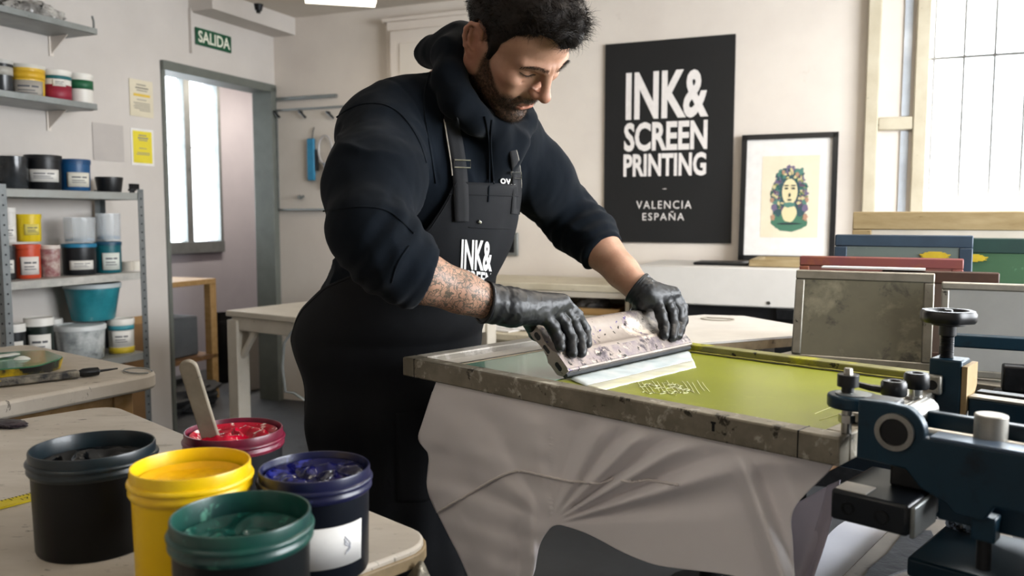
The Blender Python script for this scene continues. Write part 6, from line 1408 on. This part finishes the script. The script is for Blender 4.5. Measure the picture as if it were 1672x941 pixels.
# ---------------------------------------------------------------- gloves
MGL = mat('nitrile_glove', '#0d0e11', '#14161a', 30, .42, spec=.45, spots=(('#4a463c', 90, .755, .015),), bump=(160, .12, .0008))
def glove(name, H, cuff, wr, palm_r, thumb, label):
    allp = np.array([cuff, wr] + [q for f_ in H for q in f_] + thumb); lo, hi = allp.min(0) - .045, allp.max(0) + .045
    G_ = Field(*[axis_pts([(lo[d], hi[d], .002)]) for d in range(3)])
    rk = [.0128, .0132, .0130, .0118]
    G_.chain([cuff, wr], [.0375, .0325], .01)
    cen = np.mean([f_[0] for f_ in H], axis=0)
    for i, f_ in enumerate(H):
        G_.cone(wr, f_[0] - SFN * .003, palm_r, .0145, .016)
    G_.cone(lerp(wr, cen, .55) - SFN * .012, cen - SFN * .016, .020, .013, .016)
    for a_, b_ in zip(H[:-1], H[1:]): G_.cone(a_[0] - SFN * .004, b_[0] - SFN * .004, .0125, .0125, .006)
    for i, f_ in enumerate(H):
        g2 = Field(*G_.ax); rr = rk[i]
        g2.chain(f_, [rr, rr * .92, rr * .86, rr * .74], .004)
        for q, s_ in ((f_[0], .98), (f_[1], .93), (f_[2], .86)): g2.ell(q + SFN * .0008, (rr * s_,) * 3, None, .003)
        k = .0035; h = np.clip(.5 + .5 * (G_.f - g2.f) / k, 0, 1); G_.f = G_.f * (1 - h) + g2.f * h - k * h * (1 - h)
    G_.chain(thumb, [.014, .0125, .0115, .010][:len(thumb)], .008)
    ua = (wr - cuff) / np.linalg.norm(wr - cuff)
    G_.op(lambda P: np.maximum((P - cuff.astype(np.float32)) @ ua.astype(np.float32), np.linalg.norm(P - cuff.astype(np.float32), axis=-1) - .07), cuff - .07, cuff + .07, 0, 's')

    gv, gf = G_.mesh(); gv = relax(gv, gf, 1); gn = normals(gv, gf)
    ax = wr - cuff; ta = ((gv - cuff) @ ax) / (ax @ ax)
    # stretched-rubber creases: rings on the cuff, tendons over the back of the hand
    d = .0005 * np.sin(ta * 19 + 3.5 * fbm(gv, 30, 2)) * sstep(1.3, .4, ta) + .00025 * fbm(gv, 140, 4) + .0013 * (1 - np.abs(fbm(gv, 48, 9))) ** 3 * sstep(-.1, .6, ta)
    gv = gv + gn * d[:, None]
    o = organic(name, gv, gf, MGL, man); o['label'] = label
    t = np.cross(ax, ZV); t /= np.linalg.norm(t); b = np.cross(ax / np.linalg.norm(ax), t)
    build('cuff_roll', MB().tube([cuff + .0366 * (math.cos(q) * t + math.sin(q) * b) for q in np.linspace(0, 2 * math.pi, 40)], .0026, 8, caps=False), MGL, o)
    return o
cuR, wrR = aty(792, 494, 1.452), aty(834, 502, 1.475)
glove('glove', HR, cuR, wrR, .0265, [lerp(wrR, HR[0][0], .35) - SFN * .002, SQ(.030, .120, -.024), SQ(.052, .100, -.0235), SQ(.070, .086, -.0205)], 'black glove at the near end of the squeegee')
cuL, wrL = aty(1040, 470, 1.802), aty(1052, 482, 1.792)
wrL2 = lerp(wrL, np.mean([f_[0] for f_ in HL], axis=0), .10)
glove('glove', HL, cuL, wrL2, .0255, [lerp(wrL2, HL[0][0], .3) - SFN * .010 - SA * .012, SQ(.365, .125, -.030), SQ(.345, .103, -.027), SQ(.325, .088, -.0215)], 'black glove at the far end of the squeegee')
BELLY = (CHEST + WAIST) / 2 + FB * .062 + ZV * .01
# ---------------------------------------------------------------- hoodie
CF = Field(axis_pts([(-.60, .30, .005)]), axis_pts([(1.26, 2.26, .005)]), axis_pts([(.76, 1.64, .005)]))
CF.ell(PELV + ZV * .03 - FB * .005, (.195, .150, .135), MTOR, .03); CF.ell(WAIST, (.190, .158, .16), MTOR, .05); CF.ell(CHEST, (.200, .155, .17), MTOR, .05); CF.ell(BELLY, (.165, .128, .13), MTOR, .05); CF.ell(UPC - SPd * .02 - SPf * .01, (.195, .120, .095), MTOR, .04)
slR0 = aty(690, 454, 1.405); slL0 = lerp(ELL, WRL, .52)
CF.chain([SHR - RB_ * .02, lerp(SHR, ELR, .5) - FB * .004, lerp(ELR, SHR, .12)], [.080, .083, .070], .04); CF.chain([lerp(ELR, SHR, .12), lerp(ELR, slR0, .35), lerp(ELR, slR0, .7), slR0], [.068, .057, .053, .0490], .03)
CF.chain([SHL + RB_ * .02, lerp(SHL, ELL, .5), ELL], [.084, .074, .062], .04); CF.chain([ELL, lerp(ELL, slL0, .45), slL0], [.060, .060, .0505], .03)
# hood lying behind the neck, with its opening edge round the throat
for (x, y, Y, e_) in ((733, 82, 1.70, .046), (716, 88, 1.73, .040), (745, 88, 1.66, .046), (703, 88, 1.76, .030), (752, 66, 1.70, .036), (770, 90, 1.77, .040)):
    CF.ell(aty(x, y, Y), (e_, e_, e_ * .85), None, .022)
CF.chain([NECKB + FB * .01 - SPd * .02, lerp(NECKB, SHR, .55) - ZV * .004, SHR - ZV * .005], [.075, .074, .074], .03); CF.chain([NECKB - SPd * .02, lerp(NECKB, SHL, .55), SHL], [.075, .076, .076], .03)
col = [aty(752, 62, 1.665), aty(736, 92, 1.625), aty(735, 128, 1.59), aty(748, 164, 1.575), aty(776, 194, 1.60), aty(806, 213, 1.645), aty(830, 222, 1.69)]
colL = [aty(770, 62, 1.72), aty(800, 110, 1.77), aty(835, 160, 1.775), aty(852, 200, 1.74), aty(846, 224, 1.69)]
CF.chain(col, [.024, .028, .029, .027, .024, .020, .016], .022); CF.chain(colL, [.028, .028, .028, .024, .018], .018)
CF.ell(aty(806, 250, 1.69), (.06, .05, .05), None, .04)
# hollow for the neck and jaw
CF.cone(NECKB + FB * .035 + ZV * .025, hp((-.01, 0, -.03)), .045, .060, .008, 's'); CF.cone(NECKB + FB * .085 + ZV * .012, hp((.05, 0, -.08)), .022, .034, .008, 's')
# the sleeves end in open hems
for (a_, b_, r_) in ((slR0, WRR, .042), (slL0, WRL, .043)):
    u = (b_ - a_) / np.linalg.norm(b_ - a_)
    def capcut(P, a_=a_, u=u): return -((P - a_.astype(np.float32)) @ u.astype(np.float32))
    CF.op(lambda P, c=capcut, a_=a_: np.maximum(c(P), np.linalg.norm(P - a_.astype(np.float32), axis=-1) - .10), a_ - .1, a_ + .1, 0, 's')

cv, cf = CF.mesh(); cv = relax(cv, cf, 2); cn = normals(cv, cf)
def arm_t(P, a_, b_):
    d = b_ - a_; L_ = np.linalg.norm(d); t = ((P - a_) @ d) / (L_ * L_); q = P - a_ - np.clip(t, 0, 1)[:, None] * d; return t, np.linalg.norm(q, axis=1), L_
disp = np.zeros(len(cv))
for (sh, el, en, r_) in ((SHR, ELR, slR0, .115), (SHL, ELL, slL0, .10)):
    t1, d1_, L1 = arm_t(cv, sh, el); t2_, d2_, L2 = arm_t(cv, el, en)
    m1 = sstep(r_, r_ - .02, d1_) * sstep(.15, .5, t1) * sstep(1.35, 1.0, t1); m2 = sstep(r_ - .01, r_ - .03, d2_) * sstep(-.4, .0, t2_) * sstep(1.02, .8, t2_)
    ph1 = t1 * L1 / .068 * 2 * math.pi + 5 * fbm(cv, 7, 3, 2); ph2 = t2_ * L2 / .034 * 2 * math.pi + 4 * fbm(cv, 9, 5, 2)
    disp += m1 * sstep(.35, 1.0, t1) * .0018 * (np.sin(ph1)) * (.4 + .6 * fbm(cv, 9, 8, 1)) + m2 * .0030 * np.sin(ph2) * (.6 + .5 * fbm(cv, 10, 9, 1))
    hem = np.exp(-((t2_ * L2 - (L2 - .008)) / .006) ** 2) * (d2_ < .08); disp += .002 * hem
    seam = 0 * np.exp(-((t2_ * L2 - (L2 - .045)) / .006) ** 2) * (d2_ < .09); disp -= .0016 * seam
# long drape creases over the trunk
TL_ = (cv - CHEST) @ MTOR
disp += .0040 * fbm(TL_ * [1.2, 1.2, .55], 16, 12, 3) + .0070 * (1 - np.abs(fbm(TL_ @ np.array([[.8, 0, .6], [0, 1, 0], [-.6, 0, .8]]) * [1, 1, .35], 11, 15, 2)) * 2.2).clip(0, 1) ** 2 - .0015
# shoulder seam of the near sleeve
ss = np.abs((cv - (SHR + RB_ * -.035)) @ (RB_ * .93 - ZV * .3)); disp -= .0022 * np.exp(-(ss / .0028) ** 2) * (np.linalg.norm(cv - SHR, axis=1) < .16)
cv = cv + cn * disp[:, None]
MHO = mat('hoodie_cotton', '#080d13', '#0b121a', 7, .95, sheen=.04, spec=.12, spots=(('#3a414a', 70, .745, .02),), bump=(350, .2, .0008))
hood = organic('hoodie', cv, cf, MHO, man)
from mathutils.bvhtree import BVHTree
HBVH = BVHTree.FromPolygons([tuple(q) for q in cv], [tuple(int(k) for k in q) for q in cf])
SURF = [HBVH]
def cam_hit(F_, pts, off=.004, t0=1.0, t1=2.4):
    """first point of the clothing met by the sight line through each pixel, lifted off by off"""
    D = np.array([ray(x, y) for x, y in pts]); D /= np.linalg.norm(D, axis=1)[:, None]; t = []
    for d in D:
        h = [b.ray_cast(Vector(tuple(CAM)), Vector(tuple(d)))[3] for b in SURF]; h = [q for q in h if q is not None]; t.append(min(h) if h else np.nan)
    t = np.array(t); ok = ~np.isnan(t); t = np.interp(np.arange(len(t)), np.where(ok)[0], t[ok])
    return CAM + D * (t - off)[:, None]
def seam_line(F_, pts, rad, m_, par, name='seam', off=.001, it=3):
    P = cam_hit(F_, smoothpoly(np.array(pts), it), off); P[1:-1] = (P[:-2] + P[1:-1] * 2 + P[2:]) / 4; return build(name, MB().tube(P, rad, 6), m_, par)
# ---------------------------------------------------------------- trousers and shoes
TF = Field(axis_pts([(-.62, .1, .010)]), axis_pts([(1.55, 2.30, .010)]), axis_pts([(.0, 1.08, .010)]))
TF.ell(PELV - ZV * .02, (.175, .128, .12), MTOR, .03)
for s_ in (1, -1):
    hip = PELV + RB_ * .09 * s_ - ZV * .04; knee = np.array([hip[0], hip[1], .50]) + FB * .05 + RB_ * .02 * s_; ank = np.array([knee[0], knee[1], .09]) - FB * .06
    TF.chain([hip, knee, ank + ZV * .02], [.105, .078, .066], .03)
tv, tf = TF.mesh(); tv = relax(tv, tf, 2); tn = normals(tv, tf); tv = tv + tn * (.004 * fbm(tv, 12, 4))[:, None]
organic('trousers', tv, tf, mat('trouser_cotton', '#0d0f13', '#121419', 8, .9), man)
SF = Field(axis_pts([(-.62, .12, .007)]), axis_pts([(1.55, 2.25, .007)]), axis_pts([(-.01, .16, .006)]))
for s_ in (1, -1):
    hip = PELV + RB_ * .09 * s_; ank = np.array([hip[0], hip[1], .09]) - FB * .01 + RB_ * .02 * s_
    SF.cone(ank + FB * -.02 - ZV * .035, ank + FB * .17 - ZV * .05, .048, .040, .02); SF.cone(ank, ank + ZV * .04, .05, .05, .02)
SF.op(lambda P: P[..., 2] - .004, (-.7, 1.5, -.05), (.2, 2.3, .004), 0, 's')
sv, sf_ = SF.mesh(); organic('shoes', relax(sv, sf_, 1), sf_, M['black'], man)
# ---------------------------------------------------------------- apron
AF = Field(axis_pts([(-.66, .15, .007)]), axis_pts([(1.45, 2.36, .007)]), axis_pts([(.28, 1.42, .007)]))
AF.ell(PELV + ZV * .02, (.206, .158, .15), MTOR, .04); AF.ell(WAIST, (.196, .164, .17), MTOR, .05); AF.ell(CHEST, (.202, .160, .17), MTOR, .05); AF.ell(BELLY, (.167, .133, .13), MTOR, .05); AF.ell(UPC - SPd * .02 - SPf * .01, (.19, .122, .095), MTOR, .04)
MFLAT = np.array([RB_, FB, ZV]).T
for (c_, w_, d_, z_) in ((PELV + FB * .02, .215, .165, .92), (PELV + FB * .035, .215, .170, .75), (PELV + FB * .04, .215, .175, .58), (PELV + FB * .04, .218, .18, .40)):
    AF.ell([c_[0], c_[1], z_], (w_, d_, .17), MFLAT, .05)
NZ_, NT_ = 120, 96
zt_, zb2 = 1.268, .32
rows = np.linspace(0, 1, NZ_); Zr = zb2 + (zt_ - zb2) * rows
tw = np.interp(Zr, [zb2, 1.00, 1.075, 1.12, 1.17, 1.22, 1.27], [108, 112, 104, 74, 52, 42, 36])      # half-angle of the wrap in degrees
twr = np.interp(Zr, [zb2, 1.00, 1.05, 1.09, 1.13, 1.18, 1.23, 1.27], [108, 112, 100, 70, 47, 35, 28, 23])
O_, D_ = [], []
for i, z in enumerate(Zr):
    axp = np.array([np.interp(z, [.3, .93, 1.05, 1.25, 1.375], [q[k] for q in (PELV, PELV, WAIST, CHEST, UPC)]) for k in (0, 1)])
    for j in range(NT_):
        a = math.radians(-tw[i] + (tw[i] + twr[i]) * j / (NT_ - 1)); d = FB * math.cos(a) + RB_ * math.sin(a)
        O_.append([axp[0] + d[0] * .55, axp[1] + d[1] * .55, z]); D_.append(-d)
O_, D_ = np.array(O_), np.array(D_); t = AF.march(O_, D_, 0, .55, .004); t = np.where(np.isnan(t), .35, t)
R_ = (t - .0075).reshape(NZ_, NT_)
for _ in range(10):
    Q = R_.copy(); Q[1:-1] = (R_[:-2] + 2 * R_[1:-1] + R_[2:]) / 4; Q[:, 1:-1] = (Q[:, :-2] + 2 * Q[:, 1:-1] + Q[:, 2:]) / 4; R_ = np.minimum(Q, R_ + .002)
AP = (O_ + D_ * R_.reshape(-1, 1)).reshape(NZ_, NT_, 3)
uu, vv = np.meshgrid(np.linspace(-1, 1, NT_), Zr); sk = sstep(1.0, .55, vv)
wr_ = .010 * sk * np.sin(uu * 13 + 1.3 * np.sin(vv * 6)) + .005 * sk * np.sin(uu * 29 + vv * 5) + .0025 * fbm(AP.reshape(-1, 3) * [1, 1, .5], 14, 3).reshape(NZ_, NT_)
AP = AP - (D_.reshape(NZ_, NT_, 3)) * (wr_ + .004)[..., None]
MAP = mat('apron_canvas', '#0c0d10', '#111317', 9, .82, spec=.25, spots=(('#2d3036', 60, .735, .02),), bump=(420, .25, .0008))
mb = MB(); mb.grid(AP); apron = build('apron', mb, MAP, man, smooth=80, solid=.003)
_r, _k = NZ_, NT_
SURF.append(BVHTree.FromPolygons([tuple(q) for q in AP.reshape(-1, 3)], [(i * _k + j, i * _k + j + 1, (i + 1) * _k + j + 1, (i + 1) * _k + j) for i in range(_r - 1) for j in range(_k - 1)]))
def ap_hit(pts, off=.003): return cam_hit(CF, pts, off)
def fine_text(body, bold, lim=.045):
    V, Fc = fit_text(body, 1, 1, bold); bm = bmesh.new(); vs = [bm.verts.new(tuple(v)) for v in V]
    for f_ in Fc:
        try: bm.faces.new([vs[i] for i in f_])
        except ValueError: pass
    for _ in range(7):
        bmesh.ops.triangulate(bm, faces=bm.faces[:]); E_ = [e for e in bm.edges if e.calc_length() > lim]
        if not E_: break
        bmesh.ops.subdivide_edges(bm, edges=E_, cuts=1)
    bmesh.ops.triangulate(bm, faces=bm.faces[:]); bm.verts.index_update()
    out = np.array([v.co[:] for v in bm.verts]), [tuple(v.index for v in f_.verts) for f_ in bm.faces]; bm.free(); return out
def px_text(body, quad, m_, par, bold=.0, name='lettering', hit=ap_hit, off=.004):
    """quad: pixel corners (left-top, right-top, left-bottom, right-bottom)"""
    V, Fc = fine_text(body, bold); q = np.array(quad, float); s_ = (V[:, 0] + .5)[:, None]; v_ = (.5 - V[:, 1])[:, None]
    P = (q[0] * (1 - s_) + q[1] * s_) * (1 - v_) + (q[2] * (1 - s_) + q[3] * s_) * v_
    mb = MB(); mb.add(hit(P, off), Fc); return build(name, mb, m_, par, smooth=None, solid=.0006)
MPR = mat('apron_print', '#e2dfdd', '#cfccca', 40, .8)
px_text('INK&', [(754, 391), (804, 394), (752, 440), (803, 444)], MPR, apron, .03)
px_text('SCREEN', [(752, 440), (803, 446), (750, 462), (802, 470)], MPR, apron, .03)
px_text('PRINTING', [(750, 466), (802, 473), (749, 484), (801, 492)], MPR, apron, .03)
def strap(pts, hw, m_, name, par, F_=CF, off=.0045, th=.0028, shift=0.0):
    C_ = smoothpoly(np.array(pts, float), 3); T = np.gradient(C_, axis=0); T /= np.linalg.norm(T, axis=1)[:, None]; Nn = np.stack([-T[:, 1], T[:, 0]], 1)
    hw = np.interp(np.linspace(0, 1, len(C_)), np.linspace(0, 1, len(np.atleast_1d(hw))), np.atleast_1d(hw))
    rows_ = [cam_hit(F_, C_ + Nn * (hw * k + shift)[:, None], off) for k in (-1, -.33, .33, 1)]
    P = np.array(rows_); k_ = 10; dip = (1 - np.arange(k_) / k_)[None, :, None] ** 1.5
    vv_ = P[:, :k_] - CAM; P[:, :k_] += vv_ / np.linalg.norm(vv_, axis=-1)[..., None] * dip * .035
    for _ in range(12): P[:, 1:-1] = (P[:, :-2] + 2 * P[:, 1:-1] + P[:, 2:]) / 4
    mb = MB(); mb.grid(P); return build(name, mb, m_, par, smooth=80, solid=th), P
MST = mat('strap_webbing', '#0c0d10', '#111216', 30, .9, bump=(500, .3, .0006)); MWE = mat('strap_edge', '#b9b2a6', '#9f988c', 60, .8)
s1, SP1 = strap([(734, 184), (738, 202), (743, 230), (750, 270), (753, 320), (754, 362)], [10, 11, 12, 12, 12, 11], MST, 'strap', apron, off=.007)
s2, SP2 = strap([(835, 238), (840, 258), (843, 280), (845, 312), (841, 350)], [5, 6, 7, 7, 7], MST, 'strap', apron, off=.007)
build('strap_piping', MB().tube(SP1[-1][: int(len(SP1[-1]) * .66)] - FB * .0, .0016, 6), MWE, s1)
build('strap_piping', MB().tube(SP2[0][: int(len(SP2[0]) * .68)], .0016, 6), MWE, s2)
def buckle(c, w, h, par):
    P = cam_hit(CF, [(c[0] - w, c[1] - h), (c[0] + w, c[1] - h + 1), (c[0] + w, c[1] + h + 1), (c[0] - w, c[1] + h)], .0125); return build('buckle', MB().tube(list(P) + [P[0], P[1]], .0014, 8), M['steel'], par)
buckle((755, 267), 13, 6, s1); buckle((843, 286), 8, 5, s2)
mb = MB(); mb.tube(ap_hit([(781, 361), (785, 364)], .005), .003, 8); build('rivet', mb, M['steel'], apron)
seam_line(CF, [(766, 371), (800, 373), (836, 374)], .0011, MAP, apron, 'bib_seam', .0035)
# bib hem, side grommet and pocket
hemP = AP[-3] ; build('bib_hem', MB().tube(AP[-4] - D_.reshape(NZ_, NT_, 3)[-4] * .002, .0012, 6), MAP, apron)
build('side_hem', MB().tube(AP[: , -3] - D_.reshape(NZ_, NT_, 3)[:, -3] * .002, .0012, 6), MAP, apron)
j0, j1 = 40, 62; i0 = int((.60 - zb2) / (zt_ - zb2) * NZ_); i1 = int((.80 - zb2) / (zt_ - zb2) * NZ_)
mb = MB(); mb.grid(AP[i0:i1, j0:j1] - D_.reshape(NZ_, NT_, 3)[i0:i1, j0:j1] * .004); build('pocket', mb, MAP, apron, smooth=80, solid=.002)
for pts in ([(549, 192), (570, 177), (595, 168), (628, 169), (657, 186), (684, 226), (696, 266)], [(527, 345), (560, 340), (592, 337), (632, 341), (657, 362), (676, 381)], [(640, 462), (645, 440), (655, 420), (668, 402)], [(700, 122), (690, 160), (700, 230), (712, 300)]):
    seam_line(CF, pts, .0016, MHO, hood, 'seam', .0012)
# hoodie drawcord and chest print
seam_line(CF, [(792, 190), (797, 215), (799, 250), (799, 290), (797, 330)], .0022, MHO, hood, 'drawcord', .003)
seam_line(CF, [(803, 196), (801, 230), (803, 262), (806, 300)], .0020, MHO, hood, 'drawcord', .003)
px_text('ow.', [(817, 291), (842, 293), (817, 300), (842, 302)], MPR, hood, .02, 'chest_print', lambda P, off: cam_hit(CF, P, off))
# ================================================================ CAMERA AND VIEW
cam = bpy.data.cameras.new('Camera'); co = bpy.data.objects.new('Camera', cam); COL.objects.link(co)
co.location = (0, 0, 1.2); co.rotation_euler = (math.pi / 2 - TH, 0, 0)
cam.sensor_fit = 'HORIZONTAL'; cam.sensor_width = 36; cam.lens = F / 1672 * 36; cam.clip_start = .02
cam.dof.use_dof = True; cam.dof.focus_distance = 1.55; cam.dof.aperture_fstop = DOF_F
SC.camera = co
SC.view_settings.view_transform = 'Standard'; SC.view_settings.look = 'None'; SC.view_settings.gamma = 1.0; SC.view_settings.use_curve_mapping = False
SC.view_settings.exposure = EXPO
SC.cycles.use_denoising = True
SC.cycles.max_bounces = 8; SC.cycles.diffuse_bounces = 4; SC.cycles.caustics_reflective = False; SC.cycles.caustics_refractive = False
SC.cycles.sample_clamp_indirect = 4.0
